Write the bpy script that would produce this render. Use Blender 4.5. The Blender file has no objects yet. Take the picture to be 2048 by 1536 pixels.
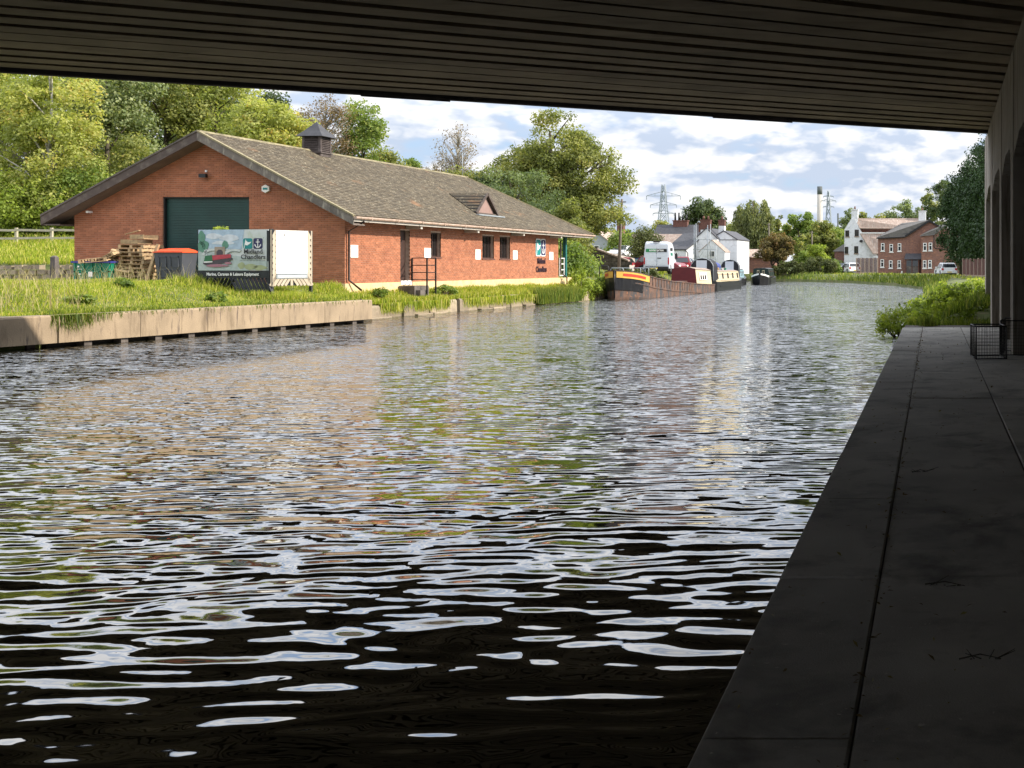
import bpy, math, random
import numpy as np
from mathutils import Vector, Matrix
R = math.radians
PI = math.pi
random.seed(7)
rng = np.random.default_rng(7)
sc = bpy.context.scene
C = sc.collection

# ------------------------------------------------------------ camera, sky, sun, exposure
F = 2225.0                       # focal length in units of a 2048 wide frame
EYE = 2.0
cam_d = bpy.data.cameras.new('camera'); cam = bpy.data.objects.new('camera', cam_d); C.objects.link(cam)
cam.location = (0, 0, EYE); cam.rotation_euler = (PI/2, 0, 0)
cam_d.sensor_width = 36; cam_d.lens = F/2048*36
cam_d.shift_x = -(1970-1024)/2048; cam_d.shift_y = -(768-532)/2048
cam_d.clip_start = .1; cam_d.clip_end = 9000
sc.camera = cam

SUN_AZ, SUN_EL = R(84), R(33)    # azimuth from +Y towards +X
sd = Vector((math.cos(SUN_EL)*math.sin(SUN_AZ), math.cos(SUN_EL)*math.cos(SUN_AZ), math.sin(SUN_EL)))
sl = bpy.data.lights.new('sun', 'SUN'); so = bpy.data.objects.new('sun', sl); C.objects.link(so)
sl.energy = 4.3; sl.angle = R(.5); sl.color = (1, .92, .80)
so.rotation_euler = (-sd).to_track_quat('-Z', 'Y').to_euler(); so.location = (40, 20, 60)

world = bpy.data.worlds.new('World'); sc.world = world; world.use_nodes = True
world.cycles.sampling_method = 'MANUAL'; world.cycles.sample_map_resolution = 512
nt = world.node_tree; nt.nodes.clear()
def wn(t, **k):
    n = nt.nodes.new(t)
    for a, b in k.items(): setattr(n, a, b)
    return n
def lk(tree, a, b): tree.links.new(a, b)
sky = wn('ShaderNodeTexSky', sky_type='NISHITA'); sky.sun_disc = False
sky.sun_elevation = SUN_EL; sky.sun_rotation = SUN_AZ
sky.air_density = 1.0; sky.dust_density = 1.2; sky.ozone_density = 1.5
tc = wn('ShaderNodeTexCoord')
def wmath(op, a, b=None, clamp=False):
    n = wn('ShaderNodeMath', operation=op); n.use_clamp = clamp
    for i, v in enumerate((a, b)):
        if v is None: continue
        if isinstance(v, (int, float)): n.inputs[i].default_value = v
        else: lk(nt, v, n.inputs[i])
    return n.outputs[0]
def wvec(op, a, b):
    n = wn('ShaderNodeVectorMath', operation=op)
    for i, v in enumerate((a, b)):
        if isinstance(v, tuple): n.inputs[i].default_value = v
        else: lk(nt, v, n.inputs[i])
    return n.outputs[0]
def smooth(v, a, b, lo=0., hi=1.):
    n = wn('ShaderNodeMapRange', interpolation_type='SMOOTHSTEP')
    lk(nt, v, n.inputs[0]); n.inputs[1].default_value = a; n.inputs[2].default_value = b
    n.inputs[3].default_value = lo; n.inputs[4].default_value = hi
    return n.outputs[0]
base = wvec('MULTIPLY', tc.outputs['Generated'], (1, 1, 2.3))
def cloudnoise(v, scale, detail, dist=.25, rough=.55):
    n = wn('ShaderNodeTexNoise'); lk(nt, v, n.inputs['Vector'])
    n.inputs['Scale'].default_value = scale; n.inputs['Detail'].default_value = detail
    n.inputs['Roughness'].default_value = rough; n.inputs['Distortion'].default_value = dist
    return n.outputs['Fac']
b0 = wvec('ADD', base, (3.1, 0.4, .2))
big = cloudnoise(b0, 2.2, 2, .1)
def puffs(v):                      # soft noise with rounded billows cut into it
    bil = wmath('ABSOLUTE', wmath('SUBTRACT', cloudnoise(v, 15, 4, .0, .5), .5))
    return wmath('ADD', cloudnoise(v, 6.0, 8, 0, .52), wmath('SUBTRACT', .07, wmath('MULTIPLY', bil, .85)))
n0 = puffs(b0)
n1 = puffs(wvec('ADD', b0, (.014, 0, .034)))
sepw = wn('ShaderNodeSeparateXYZ'); lk(nt, tc.outputs['Generated'], sepw.inputs[0])
dens = wmath('ADD', wmath('ADD', wmath('MULTIPLY', n0, .72), wmath('MULTIPLY', big, .38)), smooth(sepw.outputs[2], .10, .30, 0, .10))  # extra cloud higher up, added for brighter water reflections
cover = smooth(dens, .435, .535)
lit = wmath('ADD', .46, wmath('MULTIPLY', wmath('SUBTRACT', n0, n1), 7.5), clamp=True)
ccol = wn('ShaderNodeMix', data_type='RGBA')
lk(nt, lit, ccol.inputs['Factor']); ccol.inputs[6].default_value = (4.5, 5.2, 6.4, 1); ccol.inputs[7].default_value = (8.0, 8.0, 8.1, 1)
mixs = wn('ShaderNodeMix', data_type='RGBA'); lk(nt, cover, mixs.inputs['Factor'])
skyb = wn('ShaderNodeMix', data_type='RGBA'); skyb.blend_type = 'MULTIPLY'; skyb.inputs['Factor'].default_value = 1
lk(nt, sky.outputs[0], skyb.inputs[6]); skyb.inputs[7].default_value = (.92, 1.0, 1.22, 1)
veil = wn('ShaderNodeMix', data_type='RGBA'); veil.inputs['Factor'].default_value = .48; lk(nt, skyb.outputs[2], veil.inputs[6]); veil.inputs[7].default_value = (4.9, 6.2, 8.2, 1)   # thin high cloud
lk(nt, veil.outputs[2], mixs.inputs[6]); lk(nt, ccol.outputs[2], mixs.inputs[7])
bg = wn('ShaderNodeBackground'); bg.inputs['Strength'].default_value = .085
glow = wn('ShaderNodeVectorMath', operation='SCALE'); lk(nt, mixs.outputs[2], glow.inputs[0]); lk(nt, smooth(sepw.outputs[2], .09, .30, 1, 2.1), glow.inputs['Scale'])   # sky above the view boosted to brighten its reflection in the water
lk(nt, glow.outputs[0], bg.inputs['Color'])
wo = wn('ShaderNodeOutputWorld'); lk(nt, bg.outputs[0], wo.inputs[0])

sc.view_settings.view_transform = 'Standard'; sc.view_settings.look = 'None'
sc.view_settings.exposure = 0.7; sc.view_settings.gamma = 1; sc.view_settings.use_curve_mapping = False
sc.cycles.max_bounces = 8; sc.cycles.transparent_max_bounces = 6
sc.cycles.caustics_reflective = True; sc.cycles.sample_clamp_indirect = 6
sc.cycles.use_denoising = True

# ------------------------------------------------------------ helpers
def W(px, py, Y):
    """point of the place seen at px,py of the 2048 frame when it stands Y metres ahead"""
    return Vector(((px-1970)/F*Y, Y, EYE-(py-532)/F*Y))
def XW(px, Y): return (px-1970)/F*Y
def ZW(py, Y): return EYE-(py-532)/F*Y

class MB:
    def __init__(s, o=(0, 0, 0)):
        s.v = []; s.f = []; s.m = []; s.o = Vector(o); s.cur = 0; s.sm = []; s.smooth = False
    def add(s, vs, fs):
        n = len(s.v); s.v += [tuple(p) for p in vs]
        s.f += [tuple(i+n for i in f) for f in fs]; s.m += [s.cur]*len(fs); s.sm += [s.smooth]*len(fs)
        return s
    def box(s, x0, x1, y0, y1, z0, z1):
        return s.add([(x0,y0,z0),(x1,y0,z0),(x1,y1,z0),(x0,y1,z0),(x0,y0,z1),(x1,y0,z1),(x1,y1,z1),(x0,y1,z1)],
              [(0,3,2,1),(4,5,6,7),(0,1,5,4),(1,2,6,5),(2,3,7,6),(3,0,4,7)])
    def obox(s, c, ax, hx, hy, z0, z1):
        """box centred on c=(x,y), long axis direction ax (2d), half sizes"""
        a = Vector(ax).normalized(); b = Vector((-a.y, a.x)); c = Vector(c[:2])
        P = [c-a*hx-b*hy, c+a*hx-b*hy, c+a*hx+b*hy, c-a*hx+b*hy]
        return s.add([(p.x,p.y,z0) for p in P]+[(p.x,p.y,z1) for p in P],
              [(0,3,2,1),(4,5,6,7),(0,1,5,4),(1,2,6,5),(2,3,7,6),(3,0,4,7)])
    def bar(s, a, b, w, h=None):
        """square bar from a to b"""
        a = Vector(a); b = Vector(b); h = h or w
        d = (b-a).normalized(); up = Vector((0,0,1)) if abs(d.z) < .95 else Vector((0,1,0))
        x = d.cross(up).normalized()*w/2; y = d.cross(x).normalized()*h/2
        P = [a-x-y, a+x-y, a+x+y, a-x+y, b-x-y, b+x-y, b+x+y, b-x+y]
        return s.add(P, [(0,1,2,3),(7,6,5,4),(0,4,5,1),(1,5,6,2),(2,6,7,3),(3,7,4,0)])
    def tube(s, pts, rad, n=6, cap=True):
        pts = [Vector(p) for p in pts]; rs = rad if isinstance(rad, (list, tuple)) else [rad]*len(pts)
        vs = []; fs = []
        for i, p in enumerate(pts):
            d = (pts[min(i+1, len(pts)-1)]-pts[max(i-1, 0)]).normalized()
            up = Vector((0,0,1)) if abs(d.z) < .9 else Vector((1,0,0))
            x = d.cross(up).normalized(); y = d.cross(x).normalized()
            for k in range(n):
                a = 2*PI*k/n; vs.append(p+(x*math.cos(a)+y*math.sin(a))*rs[i])
        for i in range(len(pts)-1):
            for k in range(n):
                k2 = (k+1) % n; fs.append((i*n+k, i*n+k2, (i+1)*n+k2, (i+1)*n+k))
        if cap: fs += [tuple(range(n))[::-1], tuple(range((len(pts)-1)*n, len(pts)*n))]
        old = s.smooth; s.smooth = True; s.add(vs, fs); s.smooth = old
        return s
    def quad(s, *p): return s.add(p, [tuple(range(len(p)))])
    def prism(s, poly, d):
        """solid: flat polygon (3d points) pushed along vector d"""
        n = len(poly); d = Vector(d); P = [Vector(p) for p in poly]
        fs = [tuple(range(n))[::-1], tuple(range(n, 2*n))]+[(i, (i+1) % n, (i+1) % n+n, i+n) for i in range(n)]
        return s.add(P+[p+d for p in P], fs)
    def loft(s, rings, closed=True, caps=True):
        n = len(rings[0]); vs = [p for r in rings for p in r]; fs = []
        for i in range(len(rings)-1):
            for k in range(n if closed else n-1):
                k2 = (k+1) % n; fs.append((i*n+k, i*n+k2, (i+1)*n+k2, (i+1)*n+k))
        if caps: fs += [tuple(range(n))[::-1], tuple(range((len(rings)-1)*n, len(rings)*n))]
        return s.add(vs, fs)
    def build(s, name, mats, parent=None, fixn=True, **tags):
        me = bpy.data.meshes.new(name)
        o3 = s.o
        me.from_pydata([(p[0]-o3.x, p[1]-o3.y, p[2]-o3.z) for p in s.v], [], s.f)
        if not isinstance(mats, (list, tuple)): mats = [mats]
        for m in mats: me.materials.append(m)
        if len(mats) > 1: me.polygons.foreach_set('material_index', s.m)
        me.polygons.foreach_set('use_smooth', s.sm)
        me.update()
        if fixn:
            import bmesh
            bm = bmesh.new(); bm.from_mesh(me); bmesh.ops.recalc_face_normals(bm, faces=bm.faces); bm.to_mesh(me); bm.free()
        ob = bpy.data.objects.new(name, me); C.objects.link(ob)
        if parent is not None: ob.parent = parent
        elif s.o.length: ob.location = s.o
        for k, v in tags.items(): ob[k] = v
        return ob

def thing(name, label, cat, loc=(0, 0, 0), rz=0, group=None):
    o = bpy.data.objects.new(name, None); C.objects.link(o); o.empty_display_size = .3
    o.location = loc; o.rotation_euler = (0, 0, rz); o['label'] = label; o['category'] = cat
    if group: o['group'] = group
    return o
def tag(o, label, cat, group=None):
    o['label'] = label; o['category'] = cat
    if group: o['group'] = group
    return o
def dup(root, loc, rz=None, label=None):
    r = root.copy(); C.objects.link(r); r.location = loc
    if rz is not None: r.rotation_euler = (0, 0, rz)
    if label: r['label'] = label
    for ch in list(root.children):
        c = ch.copy(); C.objects.link(c); c.parent = r
        for g in ch.children:
            d = g.copy(); C.objects.link(d); d.parent = c
    return r
def inst(mesh_ob, parent, loc, rot=None, scale=None):
    o = mesh_ob.copy(); C.objects.link(o); o.parent = parent; o.location = loc
    if rot is not None: o.rotation_euler = rot
    if scale is not None: o.scale = scale
    return o
FONT = None
def text(body, size, mat, parent, loc, rot, extrude=.004, bold=.0, sx=1, name='lettering', align='CENTER'):
    c = bpy.data.curves.new(name, 'FONT'); c.body = body; c.size = size; c.extrude = extrude; c.offset = bold
    c.align_x = align; c.materials.append(mat); c.resolution_u = 3
    tmp = bpy.data.objects.new('tmp', c); me = bpy.data.meshes.new_from_object(tmp); bpy.data.objects.remove(tmp)
    o = bpy.data.objects.new(name, me); C.objects.link(o); o.parent = parent; o.location = loc; o.rotation_euler = rot; o.scale = (sx, 1, 1)
    return o

# ------------------------------------------------------------ materials
def nodes(name):
    m = bpy.data.materials.new(name); m.use_nodes = True; t = m.node_tree; t.nodes.clear()
    out = t.nodes.new('ShaderNodeOutputMaterial'); p = t.nodes.new('ShaderNodeBsdfPrincipled')
    t.links.new(p.outputs[0], out.inputs[0]); return m, t, p, out
def noise(t, vec, scale, detail=5, rough=.55, dist=0, stretch=None):
    n = t.nodes.new('ShaderNodeTexNoise')
    if stretch:
        mp = t.nodes.new('ShaderNodeMapping'); mp.inputs['Scale'].default_value = stretch
        t.links.new(vec, mp.inputs[0]); vec = mp.outputs[0]
    t.links.new(vec, n.inputs['Vector'])
    n.inputs['Scale'].default_value = scale; n.inputs['Detail'].default_value = detail
    n.inputs['Roughness'].default_value = rough; n.inputs['Distortion'].default_value = dist
    return n.outputs['Fac']
def ramp(t, fac, stops):
    n = t.nodes.new('ShaderNodeValToRGB'); t.links.new(fac, n.inputs[0])
    e = n.color_ramp.elements
    while len(e) < len(stops): e.new(.5)
    for i, (p, c) in enumerate(stops): e[i].position = p; e[i].color = (*c, 1) if len(c) == 3 else c
    return n.outputs[0]
def mixc(t, fac, a, b, mode='MIX'):
    n = t.nodes.new('ShaderNodeMix'); n.data_type = 'RGBA'; n.blend_type = mode
    for sck, v in ((n.inputs['Factor'], fac), (n.inputs[6], a), (n.inputs[7], b)):
        if isinstance(v, (int, float)): sck.default_value = v
        elif isinstance(v, tuple): sck.default_value = (*v, 1) if len(v) == 3 else v
        else: t.links.new(v, sck)
    return n.outputs[2]
def mth(t, op, a, b=0., clamp=False):
    n = t.nodes.new('ShaderNodeMath'); n.operation = op; n.use_clamp = clamp
    for i, v in enumerate((a, b)):
        if isinstance(v, (int, float)): n.inputs[i].default_value = v
        else: t.links.new(v, n.inputs[i])
    return n.outputs[0]
def mul(c, k): return tuple(min(1, x*k) for x in c)
def M(name, col, rough=.8, var=.18, scale=3., detail=6, bump=0., bscale=30., metallic=0., col2=None, stretch=None,
      rnd=0., stain=None, stain_scale=1.2, stain_lo=.52, stain_hi=.66, spec=.4, stain_stretch=None, stain2=None):
    m, t, p, out = nodes(name)
    tcn = t.nodes.new('ShaderNodeTexCoord'); v = tcn.outputs['Object']
    n = noise(t, v, scale, detail, stretch=stretch)
    c = ramp(t, n, [(.3, mul(col, 1-var)), (.7, col2 or mul(col, 1+var))])
    if stain:
        s = noise(t, v, stain_scale, 7, .65, .3, stain_stretch)
        f = t.nodes.new('ShaderNodeMapRange'); t.links.new(s, f.inputs[0]); f.inputs[1].default_value = stain_lo; f.inputs[2].default_value = stain_hi
        c = mixc(t, f.outputs[0], c, stain)
    if stain2:
        col_s, scl, lo, hi, st = stain2
        s = noise(t, v, scl, 6, .6, .2, st)
        f = t.nodes.new('ShaderNodeMapRange'); t.links.new(s, f.inputs[0]); f.inputs[1].default_value = lo; f.inputs[2].default_value = hi
        c = mixc(t, f.outputs[0], c, col_s)
    if rnd:
        g = t.nodes.new('ShaderNodeNewGeometry'); oi = t.nodes.new('ShaderNodeObjectInfo')
        r = mth(t, 'FRACT', mth(t, 'ADD', g.outputs['Random Per Island'], oi.outputs['Random']))
        k = mth(t, 'ADD', 1-rnd, mth(t, 'MULTIPLY', r, 2*rnd))
        vm = t.nodes.new('ShaderNodeVectorMath'); vm.operation = 'SCALE'; t.links.new(c, vm.inputs[0]); t.links.new(k, vm.inputs['Scale'])
        c = vm.outputs[0]
    t.links.new(c, p.inputs['Base Color'])
    p.inputs['Roughness'].default_value = rough; p.inputs['Metallic'].default_value = metallic
    p.inputs['Specular IOR Level'].default_value = spec
    if bump:
        bn = noise(t, v, bscale, 4)
        b = t.nodes.new('ShaderNodeBump'); b.inputs['Strength'].default_value = bump; b.inputs['Distance'].default_value = .02
        t.links.new(bn, b.inputs['Height']); t.links.new(b.outputs[0], p.inputs['Normal'])
    return m
def leafmat(name, stops, trans=.35, rough=.55):
    m = bpy.data.materials.new(name); m.use_nodes = True; t = m.node_tree; t.nodes.clear()
    out = t.nodes.new('ShaderNodeOutputMaterial'); a = t.nodes.new('ShaderNodeAttribute'); a.attribute_name = 'v'
    if 'grass' not in name and 'conifer' not in name: stops = [(q_, mul(c_, 1.18)) for q_, c_ in stops]
    c = ramp(t, a.outputs['Fac'], stops)
    p = t.nodes.new('ShaderNodeBsdfPrincipled'); p.inputs['Roughness'].default_value = rough; p.inputs['Specular IOR Level'].default_value = .25
    t.links.new(c, p.inputs['Base Color'])
    tr = t.nodes.new('ShaderNodeBsdfTranslucent')
    c2 = mixc(t, 1., c, (1.25, 1.3, .6), 'MULTIPLY'); t.links.new(c2, tr.inputs[0])
    ms = t.nodes.new('ShaderNodeMixShader'); ms.inputs[0].default_value = trans
    t.links.new(p.outputs[0], ms.inputs[1]); t.links.new(tr.outputs[0], ms.inputs[2]); t.links.new(ms.outputs[0], out.inputs[0])
    return m
def glassm(name, col=(.02, .025, .03), rough=.05):
    return M(name, col, rough, .2, 1.5, spec=.8)

CONC = (.34, .27, .20)
m = {}
m['beam'] = M('beam_concrete', (.34, .265, .17), .9, .22, .7, bump=.3, stain=(.19, .14, .085), stain_scale=1.1, stain_stretch=(.6, 1.6, 1), stain_lo=.5, stain_hi=.72, rnd=.12)
m['gapshade'] = M('painted_gap_shade', (.02, .018, .015), .95, .2)  # near-black colour paints in the shade of beam gaps and quay recess
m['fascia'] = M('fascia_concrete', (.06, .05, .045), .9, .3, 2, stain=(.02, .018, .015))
m['pier'] = M('pier_concrete', (.33, .29, .24), .9, .18, 1.4, bump=.3, stain=(.15, .12, .09), stain_scale=2.2, stain_stretch=(3, 3, .18))
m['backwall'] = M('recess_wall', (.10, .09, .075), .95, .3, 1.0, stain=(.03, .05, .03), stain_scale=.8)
m['quay'] = M('quay_concrete', (.29, .22, .145), .9, .16, 1.6, bump=.35, stain=(.17, .125, .08), stain_scale=1.6, stain_stretch=(2, 2, .3), stain_lo=.5, stain_hi=.66,
              stain2=((.12, .09, .07), 5., .60, .68, (1.8, 1.8, .2)))
m['slab'] = M('towpath_concrete', (.52, .49, .44), .75, .22, 1.1, bump=.25, bscale=140, stain=(.22, .205, .18), stain_scale=1.7, stain_lo=.5, stain_hi=.7, rnd=.07, stain2=((.66, .63, .56), 22, .66, .7, None))
m['algae'] = M('algae_slime', (.03, .045, .01), .6, .3, 6)
m['stone'] = M('old_stone', (.27, .215, .15), .9, .25, 3, bump=.5, rnd=.25, stain=(.2, .17, .1), stain_scale=3)
m['darkstone'] = M('ramp_stone', (.10, .085, .075), .95, .4, 3, bump=.6, rnd=.3)
m['brick'] = M('brick_red', (.35, .132, .066), .85, .16, 3, rnd=.17, stain=(.27, .092, .048), stain_scale=.9, stain_lo=.5, stain_hi=.75, bump=.2)
m['mortar'] = M('brick_mortar', (.46, .33, .26), .9, .15, 5)
m['tile'] = M('roof_tile', (.088, .069, .044), .9, .2, 11, rnd=.28, stain=(.27, .24, .17), stain_scale=9., stain_lo=.56, stain_hi=.64,
              stain2=((.20, .11, .055), .8, .62, .74, None))
m['barge_l'] = M('bargeboard_brown', (.075, .055, .045), .7, .2, 4, stain=(.12, .10, .08), stain_scale=4)
m['barge_r'] = M('bargeboard_weathered', (.14, .12, .10), .85, .3, 3, stain=(.28, .25, .2), stain_scale=4, stain_stretch=(2, 2, .5))
m['gutter'] = M('gutter_pinkbrown', (.42, .30, .23), .6, .15, 3, stain=(.25, .19, .13), stain_scale=5)
m['pipe'] = M('downpipe_brown', (.05, .03, .025), .5, .2)
m['plinth'] = M('plinth_yellow', (.62, .46, .25), .9, .12, 2, stain=(.42, .32, .18), stain_scale=3)
m['gdoor'] = M('shutter_green', (.009, .042, .035), .45, .15, 2)
m['win'] = glassm('window_glass', (.015, .013, .013))
m['frame'] = M('window_frame_brown', (.05, .028, .022), .5, .2)
m['white'] = M('white_paint', (.78, .77, .74), .5, .06, 4)
m['whitedirty'] = M('white_board', (.80, .78, .72), .5, .05, 2, stain=(.62, .6, .55), stain_scale=4, stain_lo=.6)
m['pipewhite'] = M('bracket_white', (.5, .46, .4), .6, .1)
m['teal'] = M('post_teal', (.02, .13, .12), .5, .15)
m['black'] = M('black_paint', (.012, .012, .013), .4, .2)
m['blackmetal'] = M('black_metal', (.02, .018, .018), .5, .3)
m['navy'] = M('logo_navy', (.02, .02, .08), .5, .1)
m['logoteal'] = M('logo_teal', (.01, .22, .22), .5, .1)
m['purple'] = M('letter_dark', (.03, .012, .02), .5, .1)
m['soffitwood'] = M('soffit_timber', (.16, .13, .11), .7, .2)
m['signblack'] = M('sign_black_timber', (.02, .022, .025), .6, .3, 4)
m['plankwhite'] = M('plank_pale', (.45, .38, .29), .75, .12, 5, stretch=(4, 4, .6), rnd=.1)
m['pallet'] = M('pallet_wood', (.42, .29, .16), .85, .25, 6, rnd=.25, stain=(.25, .18, .11), stain_scale=5)
m['greenplastic'] = M('green_plastic', (.0, .17, .10), .45, .08, 3)
m['blueplastic'] = M('blue_plastic', (.03, .035, .22), .5, .1)
m['greyplastic'] = M('grey_plastic', (.065, .07, .085), .5, .1)
m['orange'] = M('orange_plastic', (.75, .09, .03), .5, .1)
m['asphalt'] = M('asphalt', (.11, .10, .098), .9, .2, 2, bump=.3, stain=(.2, .18, .16), stain_scale=.8)
m['gravel'] = M('yard_gravel', (.36, .30, .24), .95, .2, 3, bump=.4, stain=(.25, .21, .16), stain_scale=.7)
m['rust'] = M('hull_rust', (.125, .07, .048), .8, .35, 2.5, bump=.4, stain=(.055, .05, .05), stain_scale=2.2, stain_stretch=(1, 1.2, .35), stain_lo=.47, stain_hi=.55,
              stain2=((.28, .12, .06), 6., .6, .7, (1, 1, .6)))
m['hullblack'] = M('hull_black', (.012, .012, .014), .35, .3, 3, stain=(.07, .06, .05), stain_scale=5, stain_lo=.6)
m['yellow'] = M('panel_yellow', (.62, .37, .07), .45, .08)
m['red'] = M('panel_red', (.50, .045, .025), .45, .1)
m['maroon'] = M('maroon_canvas', (.11, .018, .02), .8, .12, 3, bump=.2)
m['cream'] = M('cabin_cream', (.56, .49, .32), .45, .08, 3)
m['darkgreen'] = M('boat_green', (.008, .022, .018), .35, .2)
m['paleblue'] = M('boat_paleblue', (.22, .35, .40), .45, .1)
m['canvas'] = M('canvas_black', (.018, .018, .022), .75, .2)
m['bluecanvas'] = M('canvas_blue', (.04, .06, .22), .7, .15)
m['vanwhite'] = M('van_white', (.55, .58, .63), .35, .03, 2)
m['carred'] = M('car_maroon', (.18, .012, .02), .3, .1)
m['carwhite'] = M('car_white', (.75, .76, .77), .3, .03)
m['carsilver'] = M('car_silver', (.35, .37, .39), .3, .05, metallic=.4)
m['cardark'] = M('car_dark', (.02, .024, .03), .3, .1)
m['carglass'] = glassm('car_glass', (.02, .025, .03))
m['tyre'] = M('tyre', (.02, .02, .02), .85, .2)
m['rim'] = M('wheel_rim', (.35, .35, .36), .35, .1, metallic=.6)
m['lampred'] = M('lamp_red', (.45, .02, .02), .3, .1)
m['plate'] = M('number_plate', (.75, .55, .08), .5, .05)
m['wbrick'] = M('whitewashed_brick', (.66, .67, .68), .8, .07, 2.5, bump=.5, bscale=9, stain=(.5, .5, .5), stain_scale=2)
m['slate'] = M('slate_dark', (.055, .055, .062), .7, .25, 4, rnd=.2)
m['pinktile'] = M('roof_lichen_tile', (.30, .225, .185), .85, .22, 2.2, stain=(.42, .36, .31), stain_scale=3, stain_stretch=(2, 1, .6), rnd=.15)
m['greytile'] = M('roof_grey_tile', (.13, .12, .11), .85, .2, 2.2, rnd=.15)
m['housebrick'] = M('house_brick', (.19, .10, .078), .9, .22, 3.5, bump=.4, bscale=12, stain=(.36, .17, .10), stain_scale=2.2, stain_stretch=(1, 1, 4), rnd=.1)
m['oldbrick'] = M('chimney_brick', (.13, .06, .045), .9, .3, 5, bump=.4)
m['render'] = M('grey_render', (.33, .35, .37), .9, .1)
m['fencewood'] = M('fence_brown', (.10, .04, .03), .8, .25, 3, rnd=.2)
m['fencepost'] = M('fence_post_concrete', (.34, .25, .2), .85, .12)
m['galv'] = M('galvanised', (.30, .33, .35), .5, .15, metallic=.3)
m['stack'] = M('stack_concrete', (.40, .37, .33), .9, .05, .05)
m['stacktop'] = M('stack_dark_top', (.10, .11, .11), .9, .1)
m['pole'] = M('pole_timber', (.16, .135, .11), .9, .2, 3)
m['bark'] = M('bark', (.085, .07, .05), .95, .35, 5, bump=.5)
m['palebark'] = M('bark_pale', (.34, .32, .27), .9, .3, 5, bump=.4)
m['soil'] = M('bank_soil', (.10, .12, .035), .95, .35, 1.2, bump=.4, stain=(.17, .14, .07), stain_scale=2.)
m['meadow'] = M('meadow', (.09, .13, .03), .95, .3, .8, stain=(.16, .15, .05), stain_scale=.6)
m['rail'] = M('fence_rail_pale', (.40, .36, .27), .85, .2)
m['ridge'] = M('ridge_tile', (.20, .17, .10), .9, .25, 5, rnd=.2)
m['lead'] = M('cupola_brown', (.06, .045, .04), .6, .3, 3, stain=(.12, .10, .09), stain_scale=4)
m['dormerface'] = M('dormer_face', (.26, .17, .145), .75, .1)
m['graffiti'] = M('graffiti_pale', (.5, .48, .45), .8, .1)
m['graffiti2'] = M('graffiti_dark', (.03, .035, .03), .8, .1)

L = {}
L['yellow'] = leafmat('leaf_yellowgreen', [(0, (.11, .14, .03)), (.5, (.27, .30, .085)), (.85, (.42, .41, .13)), (1, (.44, .31, .10))], .5)
L['green'] = leafmat('leaf_green', [(0, (.06, .10, .025)), (.6, (.17, .23, .055)), (1, (.34, .35, .09))], .48)
L['greygreen'] = leafmat('leaf_greygreen', [(0, (.06, .09, .04)), (.6, (.16, .20, .085)), (1, (.36, .38, .2))], .42)
L['olive'] = leafmat('leaf_olive', [(0, (.06, .08, .025)), (.5, (.17, .19, .055)), (.85, (.33, .32, .10)), (1, (.40, .24, .09))], .46)
L['brown'] = leafmat('leaf_brown', [(0, (.09, .06, .035)), (.6, (.19, .13, .07)), (1, (.24, .21, .08))], .3)
L['rust'] = leafmat('leaf_rustgreen', [(0, (.06, .05, .02)), (.5, (.14, .115, .04)), (1, (.24, .13, .05))], .3)
L['willow'] = leafmat('leaf_willow', [(0, (.06, .08, .035)), (.5, (.15, .17, .07)), (1, (.28, .28, .11))], .4)
L['dark'] = leafmat('leaf_dark', [(0, (.03, .05, .02)), (.6, (.08, .11, .04)), (1, (.17, .19, .07))], .35)
L['conifer'] = leafmat('leaf_conifer', [(0, (.018, .042, .012)), (.7, (.034, .068, .018)), (1, (.06, .10, .028))], .15)
L['lime'] = leafmat('leaf_lime', [(0, (.05, .08, .015)), (.5, (.22, .28, .045)), (1, (.42, .44, .09))], .48)
L['hedge'] = leafmat('leaf_hedge', [(0, (.04, .05, .02)), (.6, (.08, .095, .03)), (1, (.14, .14, .05))], .25)
L['grass'] = leafmat('grass_blade', [(0, (.13, .18, .02)), (.5, (.30, .37, .04)), (.8, (.48, .46, .08)), (1, (.62, .52, .24))], .5)
L['grassdark'] = leafmat('grass_bank_blade', [(0, (.05, .085, .012)), (.6, (.15, .21, .03)), (1, (.34, .33, .09))], .4)
L['dry'] = leafmat('grass_dry', [(0, (.30, .24, .12)), (1, (.50, .42, .24))], .3)

# ------------------------------------------------------------ foliage builders (numpy)
def npmesh(name, verts, faces4, mat, v=None, parent=None, o=(0, 0, 0), nper=4):
    verts = verts-np.array(o)
    me = bpy.data.meshes.new(name); nv = len(verts); nf = len(faces4)
    me.vertices.add(nv); me.vertices.foreach_set('co', verts.astype(np.float32).ravel())
    me.loops.add(nf*nper); me.loops.foreach_set('vertex_index', faces4.astype(np.int32).ravel())
    me.polygons.add(nf); me.polygons.foreach_set('loop_start', np.arange(nf, dtype=np.int32)*nper)
    me.polygons.foreach_set('loop_total', np.full(nf, nper, dtype=np.int32))
    me.materials.append(mat)
    if v is not None:
        a = me.attributes.new('v', 'FLOAT', 'POINT'); a.data.foreach_set('value', v.astype(np.float32))
    me.update(calc_edges=True)
    ob = bpy.data.objects.new(name, me); C.objects.link(ob)
    if parent is not None: ob.parent = parent
    elif any(o): ob.location = o
    return ob
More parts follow.
